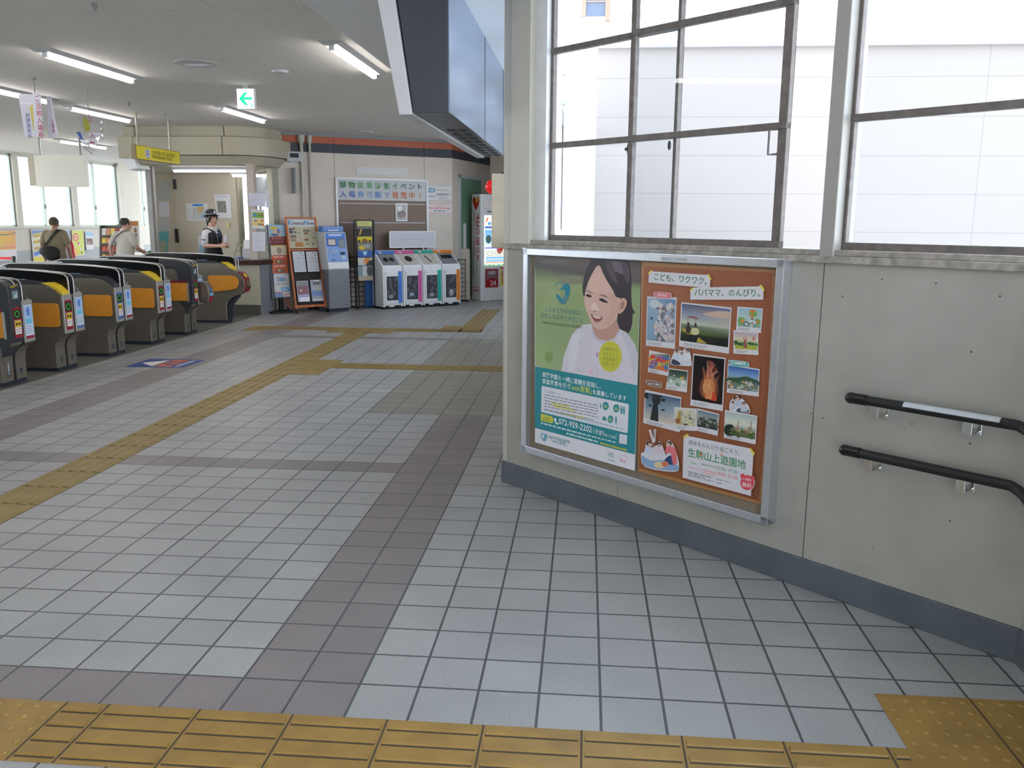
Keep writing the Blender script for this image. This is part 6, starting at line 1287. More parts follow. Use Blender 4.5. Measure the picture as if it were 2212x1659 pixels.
# defibrillator cabinet
e0, e1 = onz(1038, 650), onz(1092, 647.5); EA = math.radians(36)
ae = thing('defibrillator_cabinet', 'white defibrillator cabinet with red hearts behind the corner column', 'cabinet', e0, EA); w_ = .95
MB().box(0, w_, 0, .34, 0, 1.99).build('cabinet', M_WHITE, ae, bevel=.004); MB().box(.06, w_, -.004, .001, .03, .2).build('kick_panel', M_WHITE, ae)
a = Art(lambda u, v, d: (u, -.001-d, v), step=.0005)
a.rect(.06, 1.72, .7, 1.88, (226, 196, 200)); a.rect(.07, 1.73, .69, 1.87, (232, 226, 228))
def heart(cx_, cz, s, c1=(196, 40, 50), c2=(222, 180, 60)):
    a.poly([(cx_, cz-s), (cx_-s*.95, cz+.1*s), (cx_-s*.9, cz+.7*s), (cx_-s*.45, cz+.95*s), (cx_, cz+.6*s), (cx_+s*.45, cz+.95*s), (cx_+s*.9, cz+.7*s), (cx_+s*.95, cz+.1*s)], c1, 3); a.poly([(cx_-.1*s, cz+.5*s), (cx_+.4*s, cz+.9*s), (cx_+.35*s, cz+.3*s)], c2)
heart(.32, 1.80, .045); a.text('AED', (.40, 1.77), (.62, 1.77), .09, (206, 60, 70), .02); a.dashes((.14, 1.67), (.6, 1.67), 5, .03, (120, 120, 130), 3)
a.build('front_print', M_PRINT, ae)
a = Art(lambda u, v, d: (u, -.004-d, v), step=.0005)
a.rect(.08, .66, w_-.04, 1.60, (232, 236, 216)); a.poly([(.10, 1.46), (.14, 1.56), (.17, 1.57), (.15, 1.5)], (206, 90, 60)); a.ell(.19, 1.45, .04, .03, (96, 140, 190)); a.dashes((.24, 1.5), (.6, 1.5), 5, .02, (130, 130, 130), 2); a.dashes((.24, 1.44), (.7, 1.44), 5, .03, (90, 90, 100), 3)
a.rect(.09, 1.36, w_-.05, 1.40, (60, 96, 170)); a.grad([((.09, 1.33), (w_-.05, 1.33)), ((.09, 1.05), (w_-.05, 1.05))], [((96, 156, 226), (80, 140, 220)), ((170, 206, 236), (170, 206, 236))]); a.ell(.17, 1.16, .06, .08, (60, 80, 76)); a.poly([(.34, 1.3), (.46, 1.2), (.5, 1.0), (.42, .88), (.35, .95)], (150, 50, 50), 3); a.rect(.09, 1.0, w_-.05, 1.06, (206, 210, 226)); a.rect(.09, .98, .4, 1.01, (120, 130, 200))
for i in range(4): a.dashes((.12, .93-.035*i), (.8, .93-.035*i), 9, .012, (130, 134, 120), i)
for i in range(3): a.rect(.11, .80-.03*i, w_-.06, .825-.03*i, (110, 160, 214) if i != 1 else (150, 186, 220))
a.rect(.09, .715, w_-.05, .73, (222, 110, 80)); a.rect(.08, .66, w_-.04, .69, (60, 140, 96)); a.dashes((.1, .675), (.8, .675), 9, .016, (206, 226, 206), 4)
a.build('lit_panel', print_mat('lit panel print', .4, .55), ae)
bx_ = MB().box(.10, .38, -.02, .0, .25, .60).build('aed_box', mat('red box frame', (156, 30, 44), .4), ae, bevel=.004)
a = Art(lambda u, v, d: (u, -.021-d, v), step=.0005); a.rect(.125, .41, .355, .575, (120, 96, 100)); a.text('AED', (.16, .50), (.32, .50), .065, (220, 210, 210), .02); a.poly([(.125, .27), (.355, .27), (.355, .41), (.22, .43), (.125, .38)], (150, 24, 40)); a.text('24', (.2, .29), (.33, .29), .10, (216, 196, 200), .02); a.build('aed_print', M_PRINT, bx_)
a = Art(lambda u, v, d: (u, -.002-d, v), step=.0005); a.rect(.43, .26, .58, .62, (226, 214, 110)); a.poly([(.52, .28), (.75, .27), (.75, .62), (.47, .62)], (206, 160, 206)); a.rect(.43, .60, .75, .63, (206, 80, 110)); a.dashes((.47, .55), (.49, .3), 5, .03, (190, 130, 80), 2); a.dashes((.6, .55), (.62, .3), 5, .03, (150, 100, 170), 5); a.build('notice_sheet', M_PRINT, ae)
a = Art(lambda u, v, d: (-.001-d, .34-u, v), step=.0005); cvh = a
a.poly([(.17, 1.70), (.05, 1.84), (.06, 1.92), (.115, 1.95), (.17, 1.90), (.225, 1.95), (.28, 1.92), (.29, 1.84)], (190, 44, 44), 3); a.poly([(.16, 1.88), (.23, 1.93), (.27, 1.9), (.2, 1.82)], (222, 186, 60))
for i, ch in enumerate('AED'): a.text(ch, (.19, 1.53-i*.14), (.30, 1.53-i*.14), .15, (176, 60, 72), .02)
for i, ch in enumerate('BOX'): a.text(ch, (.19, 1.05-i*.14), (.30, 1.05-i*.14), .15, (176, 60, 72), .02)
a.vtext('自動体外式除細動器', .11, 1.66, .09, (190, 110, 116)); a.dashes((.08, .95), (.08, .45), 9, .03, (150, 150, 154), 2); a.dashes((.2, .95), (.2, .3), 12, .03, (150, 150, 154), 3); a.rect(.06, .24, .3, .26, (206, 140, 150)); a.rect(.06, .16, .3, .21, (206, 140, 150))
a.build('side_print', M_PRINT, ae)
# fire alarm box behind the corner column
fa = thing('fire_alarm_box', 'cream fire alarm box with red lamp behind the corner column', 'fire alarm', (0.30, 2.95, 0))
cA = onplane(1062, 375, (0, 2.95, 0), Vector((0, 1, 0))); cB = onplane(1092, 536, (0, 2.95, 0), Vector((0, 1, 0)))
MB().box(cA.x-.30, 0, 0, .5, cB.z, cA.z).build('housing', mat('beige alarm box', (196, 184, 160), .5), fa, bevel=.004)
rl = onplane(1061, 404, (0, 3.1, 0), Vector((0, 1, 0)))
MB().lathe([(.046, 0), (.046, .012), (.038, .035), (.018, .05), (.004, .054)], n=18).build('red_lamp', mat('red lamp lens', (214, 30, 34), .15, emit=.25, var=0), fa, smooth=40)
o = fa.children[-1]; o.location = (cA.x-.302, .15, rl.z); o.rotation_euler = (0, -pi/2, 0)
MB().prism([(cA.x-.27, cA.z), (-.02, cA.z), (-.02, cA.z+.035), (cA.x-.25, cA.z+.01)], 'y', .1, .4).build('top_gland', M_BLACKM, fa)
# ================================================================== LEFT WINDOW WALL
def lx(x, y): return FLW.px(x, y)
zs = (lx(60, 490)[1]+lx(140, 489)[1]+lx(230, 490)[1])/3; zt_ = lx(20, 331)[1]; zd = lx(215, 533)[1]
S = lambda x, y=430: lx(x, y)[0]
M_LEFT = mat('left wall cream', (200, 194, 180), 0.55, var=.03, scale=3); M_DADO = mat('grey dado', (156, 158, 160), 0.5, var=.04, scale=3)
L0, L1 = S(-60), S(335)
mb = MB().box(L0, L1, 0, .12, zd, zs, 0).box(L0, L1, 0, .12, 0, zd, 1).box(L0, L1, 0, .12, zt_, HC, 0)
for xa, xb in ((33, 45), (156, 167), (256, 299)): mb.box(S(xa), S(xb), -.02, .12, zs, zt_, 0)
mb.box(S(256), S(299), -.06, 0, 0, HC, 0)
inframe(struct(mb.build('wall_left', [M_LEFT, M_DADO])), FLW)
inframe(struct(MB().box(L0, S(256), -.05, .1, zs-.03, zs+.01).build('trim_7', M_LEFT)), FLW)
M_LFR = mat('sage aluminium window', (150, 158, 148), 0.4, .3)
def lwin(name, xa, xb, mids):
    a_, b_ = S(xa), S(xb); mb = MB(); w = .05
    mb.box(a_, a_+w, .03, .09, zs, zt_).box(b_-w, b_, .03, .09, zs, zt_).box(a_, b_, .03, .09, zs, zs+.05).box(a_, b_, .03, .09, zt_-.05, zt_)
    for m_ in mids: mb.box(S(m_)-.03, S(m_)+.03, .02, .08, zs, zt_)
    f = inframe(struct(mb.build(name, M_LFR)), FLW); MB().box(a_, b_, .055, .06, zs, zt_).build('glass_pane', M_GLASS, f)
    for m_ in mids: MB().box(S(m_)-.012, S(m_)+.03, .005, .02, zs+.42, zs+.52).build('latch', M_GREY, f)
    return f
lwin('window_5', -60, 34, ()); lwin('window_6', 44, 157, (98,)); lwin('window_7', 166, 257, (207,)); lwin('window_8', 298, 324, (312,))
# posters and boards under the left windows
def dpo(base, fn):
    def f(a): a.rect(.03, .02, .97, .98, base); fn(a)
    return f
def f1(a): a.grad([((.03, .02), (.97, .02)), ((.03, .35), (.97, .35)), ((.03, .6), (.97, .6))], [((236, 186, 70), (226, 150, 90)), ((222, 190, 80), (226, 170, 80)), ((206, 206, 80), (226, 150, 120))]); a.rect(.03, .64, .97, .98, (224, 218, 224)); a.poly([(.03, .06), (.4, .12), (.7, .12), (.97, .06), (.97, .1), (.6, .16), (.3, .16)], (120, 130, 110)); [a.ell(.1+.1*i, .58, .04, .03, (226, 130, 120)) for i in range(9)]
paper([(-14, 499), (34, 497), (36, 562), (-12, 564)], None, 'orange and yellow poster under leftmost window, cut by left edge', 'poster', dpo((226, 190, 90), f1), fr=FLW, name='poster', lift=.02, th=.01)
def f2(a):
    a.rect(.03, .02, .97, .2, (120, 140, 190))
    for i, y in enumerate((.14, .32, .52)): a.poly([(.08, y), (.92, y-.08), (.92, y+.06), (.08, y+.13)], (226, 196, 70)); a.dashes((.1, y+.06), (.9, y-.01), 5, .05, (150, 140, 120), i)
    a.poly([(.06, .68), (.6, .6), (.7, .72), (.06, .8)], (90, 130, 206)); a.rect(.03, .82, .97, .98, (226, 206, 70))
paper([(66, 496), (102, 496), (106, 566), (72, 568)], None, 'tall blue poster with yellow bars behind man with sling bag', 'poster', dpo((206, 206, 216), f2), fr=FLW, name='poster', lift=.02, th=.01)
paper([(126, 497), (150, 497), (152, 560), (130, 560)], None, 'pale blue poster right of the man with sling bag', 'poster', dpo((150, 168, 200), lambda a: (a.ell(.7, .12, .1, .05, (220, 226, 236)), a.rect(.5, .5, .95, .95, (206, 210, 226)), a.ell(.8, .65, .14, .12, (206, 80, 90)))), fr=FLW, name='poster', lift=.02, th=.01)
def f3(a): a.ell(.3, .28, .26, .16, (214, 96, 84)); a.ell(.3, .28, .17, .1, (226, 200, 150)); a.dashes((.2, .28), (.4, .28), 3, .06, (190, 70, 60), 2); a.ell(.55, .55, .18, .06, (226, 206, 206)); a.ell(.7, .75, .14, .05, (206, 206, 190)); a.rect(.1, .72, .4, .98, (230, 190, 70)); a.ell(.5, .52, .08, .05, (190, 60, 80)); a.ell(.75, .9, .06, .05, (90, 80, 90))
paper([(154, 497), (179, 496), (182, 551), (158, 553)], None, 'yellow green poster with red round motif under third window', 'poster', dpo((206, 212, 90), f3), fr=FLW, name='poster', lift=.02, th=.01)
paper([(183, 500), (200, 501), (202, 540), (186, 540)], None, 'small pale poster with brown picture next to yellow green poster', 'poster', dpo((216, 214, 214), lambda a: (a.rect(.05, .02, .95, .25, (150, 190, 220)), a.rect(.1, .36, .9, .7, (120, 90, 80)), a.ell(.4, .6, .2, .07, (176, 130, 110)))), fr=FLW, name='poster', lift=.02, th=.01)
e0_ = lx(149, 541); tag(place(MB().lathe([(.05, 0), (.06, .03), (.06, .30), (.03, .36), (.02, .42)], n=14).build('fire_extinguisher', mat('extinguisher red', (206, 48, 56), .3), smooth=40), FLW.w(e0_[0], -.09, lx(149, 558)[1])), 'red fire extinguisher on the left wall beside olive shirt man', 'extinguisher')
# queue barrier with red belt
q = onplane(30, 560, (0, 13.6, 0), Vector((0, 1, 0)))
qb = thing('belt_barrier', 'retractable barrier post with red belt at left edge', 'barrier', (q.x, 13.6, 0))
zt2 = onplane(29, 553, (0, 13.6, 0), Vector((0, 1, 0))).z
MB().lathe([(.16, 0), (.16, .02), (.03, .04), (.03, zt2-.08), (.04, zt2-.07), (.04, zt2)], n=16).build('post', M_DGREY, qb, smooth=40); MB().box(-1.6, -.03, -.004, .004, zt2-.07, zt2-.02).build('belt', mat('red belt', (206, 36, 40), .6), qb)
# leaflet rack and flyer board behind the second man
yR = 13.9
def r_(x, y): return onplane(x, y, (0, yR, 0), Vector((0, 1, 0)))
ra, rb = r_(205, 487), r_(262, 487); rwid = rb.x-ra.x
lr = thing('leaflet_rack', 'grey leaflet rack with many coloured brochures behind man in cream shirt', 'leaflet rack', (ra.x, yR, 0)); rh = ra.z
MB().prism([(.0, 0), (.3, 0), (.3, rh), (.16, rh), (.0, .35)], 'x', 0, .03).prism([(.0, 0), (.3, 0), (.3, rh), (.16, rh), (.0, .35)], 'x', rwid-.03, rwid).box(0, rwid, .26, .3, 0, rh).build('frame', mat('rack dark grey', (92, 90, 88), .5), lr)
cols = [(196, 140, 110), (206, 176, 130), (150, 60, 66), (220, 190, 90), (110, 130, 160), (206, 206, 200), (190, 90, 70), (120, 150, 110), (214, 150, 90)]
rr = random.Random(5); nrow = 6; ncol = 5
for i in range(nrow):
    z = rh-.06-(i+1)*(rh-.40)/nrow; y = .16*(z-.35)/(rh-.35) if z > .35 else 0
    MB().box(.03, rwid-.03, y-.01, y+.1, z-.015, z+.03).build('shelf', M_DGREY, lr)
    for j in range(ncol):
        w_ = (rwid-.08)/ncol; x0 = .04+j*w_; hh = min(.16, (rh-.4)/nrow*.85)
        o = MB().prism([(-w_*.44, 0), (w_*.44, 0), (w_*.44, hh), (-w_*.44, hh)], 'y', 0, .012).build('brochure', mat('brochure %d' % rr.randrange(9), cols[rr.randrange(9)], .5, var=.25, scale=18)); o.location = (ra.x+x0+w_/2, yR+y+.005, z+.032); o.rotation_euler = (-.25, 0, 0)
        tag(o, 'small brochure in the grey leaflet rack behind man in cream shirt', 'brochure', 'brochures in the grey leaflet rack')
q0 = [(277, 477), (300, 477), (303, 545), (282, 545)]
def f5(a): a.rect(.03, .02, .97, .16, (196, 130, 66)); a.rect(.1, .2, .5, .55, (214, 206, 180)); a.ell(.7, .3, .14, .08, (150, 110, 90)); a.poly([(.5, .5), (.8, .55), (.95, .95), (.75, .9)], (206, 110, 60)); a.ell(.75, .45, .12, .06, (120, 120, 140)); a.poly([(.2, .6), (.45, .58), (.6, .9), (.3, .95)], (170, 176, 120))
paper(q0, 13.4, 'flyer board with orange header right of man in cream shirt', 'flyer board', f5, (214, 210, 206), name='flyer_board', th=.03)
gq = onplane(305, 552, (0, 12.0, 0), Vector((0, 1, 0)))
tag(place(MB().prism([(-.2, 0), (.2, 0), (.2, .17), (.05, .06)], 'y', -.1, .14).build('green_box', mat('deep green box', (30, 110, 78), .5)), (gq.x, 12.0, gq.z-.08)), 'green slanted box on the ledge left of the office post', 'box')
ld = thing('ledge_cabinet', 'white cabinet ledge under the green box behind the gates', 'cabinet', (gq.x-.1, 12.0, 0)); MB().box(-.35, .33, -.16, .2, 0, gq.z-.08).build('cabinet', M_LGREY, ld, bevel=.004); MB().box(-.36, .34, -.17, .21, gq.z-.10, gq.z-.08).build('top_edge', M_WHITE, ld)

# ================================================================== HANGING FROM THE CEILING
# two plastic advertising panels on a string
def strn(px, py, name, label):
    p = onz(px, py, HC); return p
p = strn(72, 168, '', '')
FH = Frame((p.x, p.y), math.radians(-8))
hg = thing('hanging_sign', 'white folded hanging sign with red and blue writing, left of the crumpled one', 'hanging sign', (p.x, p.y, HC)); hg.rotation_euler = (0, 0, FH.a)
def hu(x, y, yo=0): u, v = FH.px(x, y, yo); return (u, v-HC)
a_ = hu(40, 203); b_ = hu(75, 203); c_ = hu(92, 200); d_ = hu(80, 296); e_ = hu(54, 294); f_ = hu(103, 296); g_ = hu(98, 298)
MB().tube([(0, 0, 0), (0, 0, a_[1])], .006, 6).lathe([(.02, -.02), (.02, 0)], n=10).build('string', M_GREY, hg)
clear = mat('clear plastic sheet', (206, 206, 216), .2, var=.02)
def panel(pts, y, nm, draw):
    a = Art(lambda u, v, d: (u, y-.004-d, v), step=.0004); a.mb.prism(pts, 'y', y-.004, y+.004); a.mb.c = [lin((204, 202, 214))]*len(a.mb.f); draw(a); return a.build(nm, M_GLOSSY, hg)
w1_ = b_[0]-a_[0]
panel([e_, d_, b_, a_], 0.0, 'left_panel', lambda a: (a.poly([(a_[0]+w1_*.64, a_[1]-.12), (a_[0]+w1_*.9, a_[1]-.11), (a_[0]+w1_*.98, a_[1]-.36), (a_[0]+w1_*.72, a_[1]-.37)], (206, 184, 70)), a.vtext('好評発売中', a_[0]+w1_*.46, a_[1]-.19, .052, (52, 74, 130), .012), a.line((a_[0]+.01, a_[1]-.09), (b_[0]-.02, a_[1]-.10), .012, (226, 226, 230))))
panel([d_, g_, c_, b_], -.03, 'middle_panel', lambda a: a.vtext('ご当地入場券', b_[0]+(c_[0]-b_[0])*.62, b_[1]-.015, .072, (166, 42, 72), .012))
h1_ = hu(94, 206); h2_ = hu(118, 296)
panel([g_, h2_, (h1_[0]+.04, h1_[1]), (c_[0], c_[1]-.04)], .05, 'right_panel', lambda a: a.vtext('入場券', c_[0]+.05, c_[1]-.25, .05, (166, 42, 72), .01, .6))
p = strn(187, 195, '', '')
FH2 = Frame((p.x, p.y), math.radians(10)); hg2 = thing('hanging_sign', 'crumpled clear hanging sign curling over a lit tube', 'hanging sign', (p.x, p.y, HC)); hg2.rotation_euler = (0, 0, FH2.a)
def hv(x, y): u, v = FH2.px(x, y); return (u, v-HC)
s0_ = hv(192, 255); MB().tube([(0, 0, 0), (0, 0, s0_[1])], .005, 6).build('string', M_GREY, hg2)
CLR = glass_mat('clear film', (0.9, 0.9, 0.93), .12)
mb = MB(); rows = []
for i in range(9):
    t_ = i/8; y = 245+t_*70; xm = 196+math.sin(t_*4)*6
    row = []
    for j in range(7): u, v = hv(xm-26+52*j/6-(6*math.sin(t_*6)), y+3*math.sin(j+i)); row.append((u, .06*math.sin(j*1.3+t_*5), v))
    rows.append(row)
mb.add([q for r in rows for q in r], [(i*7+j, i*7+j+1, (i+1)*7+j+1, (i+1)*7+j) for i in range(8) for j in range(6)])
fo = mb.build('film', CLR, hg2, smooth=True)
def bits(nm, pl, colr, txt=None):
    a = Art(lambda u, v, d: (u, -.065-d, v), step=.0006, conv=hv); a.poly(pl, colr); return a
a = Art(lambda u, v, d: (u, -.068-d, v), step=.0006, conv=hv)
a.poly([(184, 260), (190, 255), (198, 268), (200, 280), (192, 286), (186, 276)], (150, 150, 60), 3); a.text('こ', (196, 263), (204, 264), .10, (160, 60, 90), .03)
a.poly([(166, 288), (180, 286), (190, 306), (178, 300)], (190, 190, 206)); a.poly([(170, 287), (179, 286), (186, 304), (180, 302)], (70, 90, 150))
a.poly([(196, 288), (222, 288), (224, 297), (198, 297)], (196, 194, 206)); a.text('入', (200, 297), (210, 297), .08, (150, 40, 66), .03); a.poly([(198, 301), (216, 303), (214, 313), (198, 311)], (196, 194, 206)); a.text('場券', (199, 311), (210, 312), .07, (160, 50, 76), .03)
a.poly([(180, 305), (198, 312), (200, 318), (184, 312)], (190, 190, 204))
for k in range(4): a.line((176+k*5, 312+k*2), (206+k*4, 334-k*6), 1.5, (120, 116, 128))
a.build('torn_strips', M_PRINT, hg2)
# blank display box, glow added for brightness, hanging in front of the left windows
yB = 12.8
def bq(x, y): return onplane(x, y, (0, yB, 0), Vector((0, 1, 0)))
A_, B_, C_, D_ = bq(72, 335), bq(181, 345), bq(188, 404), bq(79, 401)
hb = thing('hanging_board', 'blank pale display panel with added glow hanging before the left windows', 'hanging board', (A_.x, yB, A_.z)); wB = C_.x-A_.x
MB().box(0, wB, 0, .10, C_.z-A_.z, 0).build('board', mat('blank panel with added glow', (214, 213, 206), .5, var=.01, emit=.12), hb, bevel=.006)
MB().box(-.12, 0, .0, .12, C_.z-A_.z+.02, .0).build('side_case', M_LEFT, hb); MB().box(.0, wB, .02, .08, 0, HC-A_.z).build('hanger', M_LEFT, hb) if False else MB().cyl((.1, .05, 0), (.1, .05, HC-A_.z), .02, n=8).cyl((wB-.1, .05, 0), (wB-.1, .05, HC-A_.z), .02, n=8).build('hanger', M_LGREY, hb)
# yellow sign on two rods
yp = onz(293, 243, HC); yq = onz(363, 260, HC)
FY = Frame((yp.x, yp.y), math.atan2(yq.y-yp.y, yq.x-yp.x))
ys = thing('guide_sign', 'yellow hanging guide sign with wheelchair symbol before the office fascia', 'hanging sign', (yp.x, yp.y, HC), FY.a)
x0, x1 = FY.px(287, 312)[0], FY.px(384, 329)[0]; zt3, zb3 = FY.px(288, 312)[1]-HC, FY.px(384, 356)[1]-HC
MB().box(x0, x1, -.03, .03, zb3, zt3).build('sign_box', mat('bronze sign edge', (128, 112, 84), .45, .3), ys, bevel=.003)
a = Art(lambda u, v, d: (u, -.0305-d, v), step=.0004); H_ = zt3-zb3; a.raw([(x0+.02, zb3+.008), (x1-.015, zb3+.008), (x1-.015, zt3-.008), (x0+.02, zt3-.008)], (206, 190, 46))
Wd = x1-x0; a.raw([(x0+Wd*.20, zb3+H_*.18), (x0+Wd*.30, zb3+H_*.18), (x0+Wd*.30, zb3+H_*.78), (x0+Wd*.20, zb3+H_*.78)], (190, 190, 204))
a.ell(x0+Wd*.245, zb3+H_*.68, .02, .016, (90, 94, 104)); a.ring(x0+Wd*.25, zb3+H_*.35, .036, .01, (90, 94, 104), 16); a.line((x0+Wd*.245, zb3+H_*.62), (x0+Wd*.245, zb3+H_*.42), .014, (90, 94, 104)); a.line((x0+Wd*.245, zb3+H_*.42), (x0+Wd*.28, zb3+H_*.42), .012, (90, 94, 104))
a.text('うらが白いきっぷの出口', (x0+Wd*.34, zb3+H_*.5), (x0+Wd*.86, zb3+H_*.5), .085, (112, 98, 36), .02); a.text('White-Backed Tickets', (x0+Wd*.34, zb3+H_*.22), (x0+Wd*.8, zb3+H_*.22), .062, (112, 98, 36), .01)
a.build('sign_face', M_PRINT, ys)
for q in (0.0, (yq-yp).length): MB().cyl((q, 0, zt3), (q, 0, 0), .014, n=10).cyl((q, 0, -.012), (q, 0, 0), .03, n=12).build('rod', M_STEEL, ys)
# green arrow exit sign
ap = onplane(510, 191, (0, 6.9, 0), Vector((0, 1, 0))); aq = onplane(551, 236, (0, 6.9, 0), Vector((0, 1, 0)))
ex = thing('exit_sign', 'lit white exit direction sign with green left arrow on the ceiling', 'exit sign', (ap.x, 6.9, aq.z)); w_, h_ = aq.x-ap.x, ap.z-aq.z
MB().box(0, w_, .0, .05, 0, h_).build('housing', M_WHITE, ex, bevel=.003); MB().box(w_*.35, w_*.65, .005, .045, h_, HC-aq.z).build('mount', M_LGREY, ex)
a = Art(lambda u, v, d: (u*w_, -.001-d, v*h_), step=.0004); a.rect(.04, .03, .96, .97, (236, 238, 240)); a.poly([(.12, .5), (.42, .80), (.62, .80), (.42, .58), (.86, .58), (.86, .45), (.42, .45), (.64, .2), (.44, .2)], (30, 214, 130)); a.rect(.72, .1, .92, .3, (120, 190, 170)); a.rect(.74, .11, .83, .28, (226, 236, 232)); a.poly([(.76, .12), (.79, .2), (.76, .26), (.81, .26), (.82, .12)], (60, 160, 120)); a.build('sign_face', print_mat('lit sign print', .4, .8), ex)
# lights
def lamp(px, py, label, ln=1.38, near=None):
    e = onz(px, py, HC-.045); t = thing('ceiling_light', label, 'ceiling lamp', (e.x, e.y-ln/2, HC), 0, 'fluorescent ceiling lamps')
    MB().prism([(-.10, 0), (.10, 0), (.06, -.028), (-.06, -.028)], 'y', -ln/2-.07, ln/2+.10).build('housing', M_LGREY, t)
    MB().tube([(0, -ln/2, -.045), (0, ln/2, -.045)], .024, 14).build('tube', M_TUBE, t)
    MB().box(-.02, .02, -ln/2-.03, -ln/2, -.065, -.02).box(-.02, .02, ln/2, ln/2+.03, -.065, -.02).build('lamp_holder', M_WHITE, t); return t
lamp(283, 175, 'largest lit ceiling lamp at upper left above the gates'); lamp(808, 165, 'lit ceiling lamp beside the soffit edge near the departure board')
lamp(277, 262, 'lit ceiling lamp behind the crumpled hanging sign'); lamp(568, 263, 'lit ceiling lamp just below the green arrow sign'); lamp(103, 221, 'lit ceiling lamp partly hidden by the folded hanging sign'); lamp(227, 320, 'farthest lit ceiling lamp toward the left windows', 1.5)
for (lx_, ly_, lb) in ((-3.65, 0.4, 'added unseen ceiling lamp nearest the stairs, left row'), (-1.45, 0.6, 'added unseen ceiling lamp nearest the stairs, right row'), (-6.0, 5.2, 'added unseen ceiling lamp over the far ends of the near gates')):  # out-of-view lamps added to light the near floor and ceiling
    t = thing('ceiling_light', lb, 'ceiling lamp', (lx_, ly_, HC), 0, 'fluorescent ceiling lamps'); ln = 1.38
    MB().prism([(-.10, 0), (.10, 0), (.06, -.028), (-.06, -.028)], 'y', -ln/2-.07, ln/2+.10).build('housing', M_LGREY, t); MB().tube([(0, -ln/2, -.045), (0, ln/2, -.045)], .024, 14).build('tube', M_TUBE, t)
# small ceiling fittings
v0 = onz(425, 137, HC)
vt_ = thing('emergency_light', 'oval flush emergency light in the ceiling between two lamps', 'emergency light', (v0.x, v0.y, HC)); MB().lathe([(.20, 0), (.20, -.006), (.17, -.012), (.003, -.012)], n=24).build('rim', M_LGREY, vt_, smooth=40); MB().ell((0, 0, -.012), .12, .05, .012, 16, 8).build('lens', M_WHITE, vt_, smooth=True)
for (x, y, r_, lb, nm, ct_) in ((605, 153, .08, 'small round white ceiling fitting left of the departure board', 'ceiling_speaker', 'speaker'), (790, 284, .13, 'flat round detector on the ceiling before the orange band', 'smoke_detector', 'detector')):
    q = onz(x, y, HC); tag(place(MB().lathe([(r_, 0), (r_*.95, -.02), (r_*.5, -.03), (.003, -.03)], n=20).build(nm, M_LGREY, smooth=40), (q.x, q.y, HC)), lb, ct_)
for i, (x, y) in enumerate(((203, 7), (355, 243), (278, 220))):
    q = onz(x, y, HC); tag(place(MB().lathe([(.02, 0), (.02, -.02), (.006, -.05), (.003, -.05)], n=10).build('ceiling_hook', M_GREY), (q.x, q.y, HC)), ('small ceiling hook at the top of the photo near left edge', 'small ceiling hook beside the yellow sign rod', 'small ceiling hook above the crumpled hanging sign')[i], 'hook')

# ================================================================== OUTSIDE
def opx(x, y, yy): return onplane(x, y, (0, yy, 0), Vector((0, 1, 0)))
YO = 13.0
def panel_mat(name, col, h):
    m = bpy.data.materials.new(name); m.use_nodes = True; t = m.node_tree; b = t.nodes['Principled BSDF']
    co = t.nodes.new('ShaderNodeTexCoord'); mp = t.nodes.new('ShaderNodeMapping'); mp.inputs['Rotation'].default_value = (-pi/2, 0, 0); br = t.nodes.new('ShaderNodeTexBrick')
    br.inputs['Scale'].default_value = 1; br.inputs['Brick Width'].default_value = 3.3; br.inputs['Row Height'].default_value = h; br.inputs['Mortar Size'].default_value = .006; br.offset = 0
    c = lin(col); br.inputs['Color1'].default_value = c; br.inputs['Color2'].default_value = tuple(v*.98 for v in c[:3])+(1,); br.inputs['Mortar'].default_value = tuple(v*.7 for v in c[:3])+(1,)
    t.links.new(co.outputs['Object'], mp.inputs[0]); t.links.new(mp.outputs[0], br.inputs[0]); t.links.new(br.outputs[0], b.inputs['Base Color']); b.inputs['Roughness'].default_value = .6; return m
zg_ = opx(1700, 100, YO).z; zr = opx(1700, 185, YO).z; ph_ = zr-opx(1700, 270, YO).z; x0_ = opx(1262, 300, YO).x
ob = thing('panel_building', 'white panelled building seen through the tall windows', 'building', (x0_, YO, -5))
o = MB().box(0, 22, 0, 6, 0, zg_+5).build('wall', panel_mat('white wall panels', (140, 131, 126), ph_), ob)
o.data.materials[0].node_tree.nodes['Mapping'].inputs['Location'].default_value = (0, 0, 0)
MB().box(-.1, 22, -.12, 6, zg_+5, opx(1700, 84, YO).z+5).build('gutter', mat('white gutter', (226, 226, 230), .4), ob)
b0, b1 = opx(1217, 300, 7.2), opx(1287, 300, 7.2)
pl = thing('white_pillar', 'bright white outside pillar left of the panelled building', 'pillar', (b0.x, 7.2, -5)); MB().box(0, b1.x-b0.x, 0, .5, 0, opx(1250, 60, 7.2).z+5).build('shaft', M_OUT, pl); MB().prism([(-.6, opx(1215, 60, 7.2).z+5), (opx(1350, 88, 7.2).x-b0.x, opx(1350, 88, 7.2).z+5), (opx(1350, 80, 7.2).x-b0.x, opx(1350, 80, 7.2).z+5), (-.6, opx(1215, 22, 7.2).z+5)], 'y', -.05, .12).build('eave_beam', M_OUT, pl)
dpx = opx(1206, 300, 6.4)
dp = thing('drain_pipe', 'white drain pipe with bent top outside the left window edge', 'pipe', (dpx.x, 6.4, -5)); zt4 = opx(1206, 25, 6.4).z+5
MB().tube([(-.35, 0, zt4), (-.08, 0, zt4), (-.02, 0, zt4-.03), (0, 0, zt4-.1), (0, 0, 0)], .035, 12).build('pipe', M_OUT, dp, smooth=True)
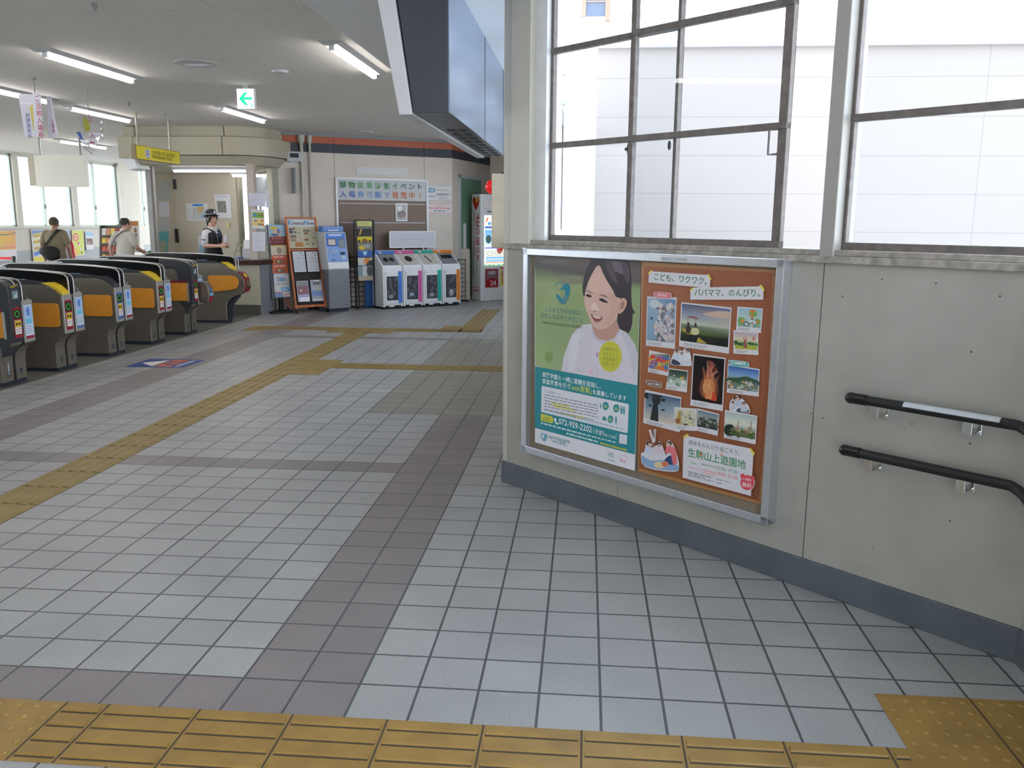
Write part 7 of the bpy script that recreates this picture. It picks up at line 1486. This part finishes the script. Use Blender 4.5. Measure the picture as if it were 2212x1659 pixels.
for yy_ in (158, 222): z = opx(1206, yy_, 6.4).z+5; MB().box(-.25, .06, -.05, .05, z-.02, z+.02).build('bracket', M_LGREY, dp)
uw = opx(1288, 34, 9.0)
uph = thing('upper_window', 'grey framed upper window high outside, cut by the top edge', 'window', (uw.x, 9.0, uw.z)); k_ = opx(1320, 34, 9.0).x-uw.x
MB().box(-k_*.7, k_*.6, .02, .05, 0, 1.0).build('pane', mat('grey blue glass', (84, 92, 112), .3), uph); MB().box(k_*.6, k_*.95, 0, .06, -.06, 1.0).box(-k_*1.0, -k_*.7, 0, .06, 0, 1.0).box(-k_*.7, k_*.6, .005, .03, .16, .175).build('frame', mat('tan outer frame', (140, 116, 98), .6), uph)
# beyond the left windows: stairs, pale blue building
sp0 = FLW.w(S(48), 3.0, 0)
sx = thing('outside_stairs', 'white outdoor stairs rising beyond the left windows', 'stairs', (sp0.x, sp0.y, 0), FLW.a)
MB().prism([(-.6, 3.4), (-.4, 3.4), (1.9, .2), (1.7, .2)], 'y', -.05, .0).prism([(-.6, 3.4), (-.4, 3.4), (1.9, .2), (1.7, .2)], 'y', 1.3, 1.35).build('stringer', mat('pale stringer', (190, 192, 200), .5), sx)
for i in range(14): MB().box(-.75+i*.165, -.45+i*.165, .0, 1.3, 3.3-i*.23, 3.34-i*.23).build('tread', M_OUT, sx)
bb0 = FLW.w(S(120), 7.0, 0); bbx = thing('blue_building', 'pale blue building with shuttered window beyond the left windows', 'building', (bb0.x, bb0.y, -5), FLW.a)
MB().box(-.5, 6, 0, 4, 0, 7.2).box(-.5, 6, -.6, 0, 7.2, 7.5).build('wall', mat('pale blue siding', (176, 188, 200), .6, var=.02, scale=1), bbx); MB().box(2.0, 3.6, -.05, 0, 5.2, 6.5).build('shutter', mat('grey shutter', (140, 146, 164), .5), bbx); MB().box(1.9, 3.7, -.06, -.02, 5.1, 5.2).box(2.9, 3.0, -.07, 0, 5.2, 6.5).build('window_frame', M_WHITE, bbx)
struct(MB().box(-60, 60, -60, 80, -5.3, -5).build('ground', mat('pale concrete ground', (212, 210, 206), .8)))
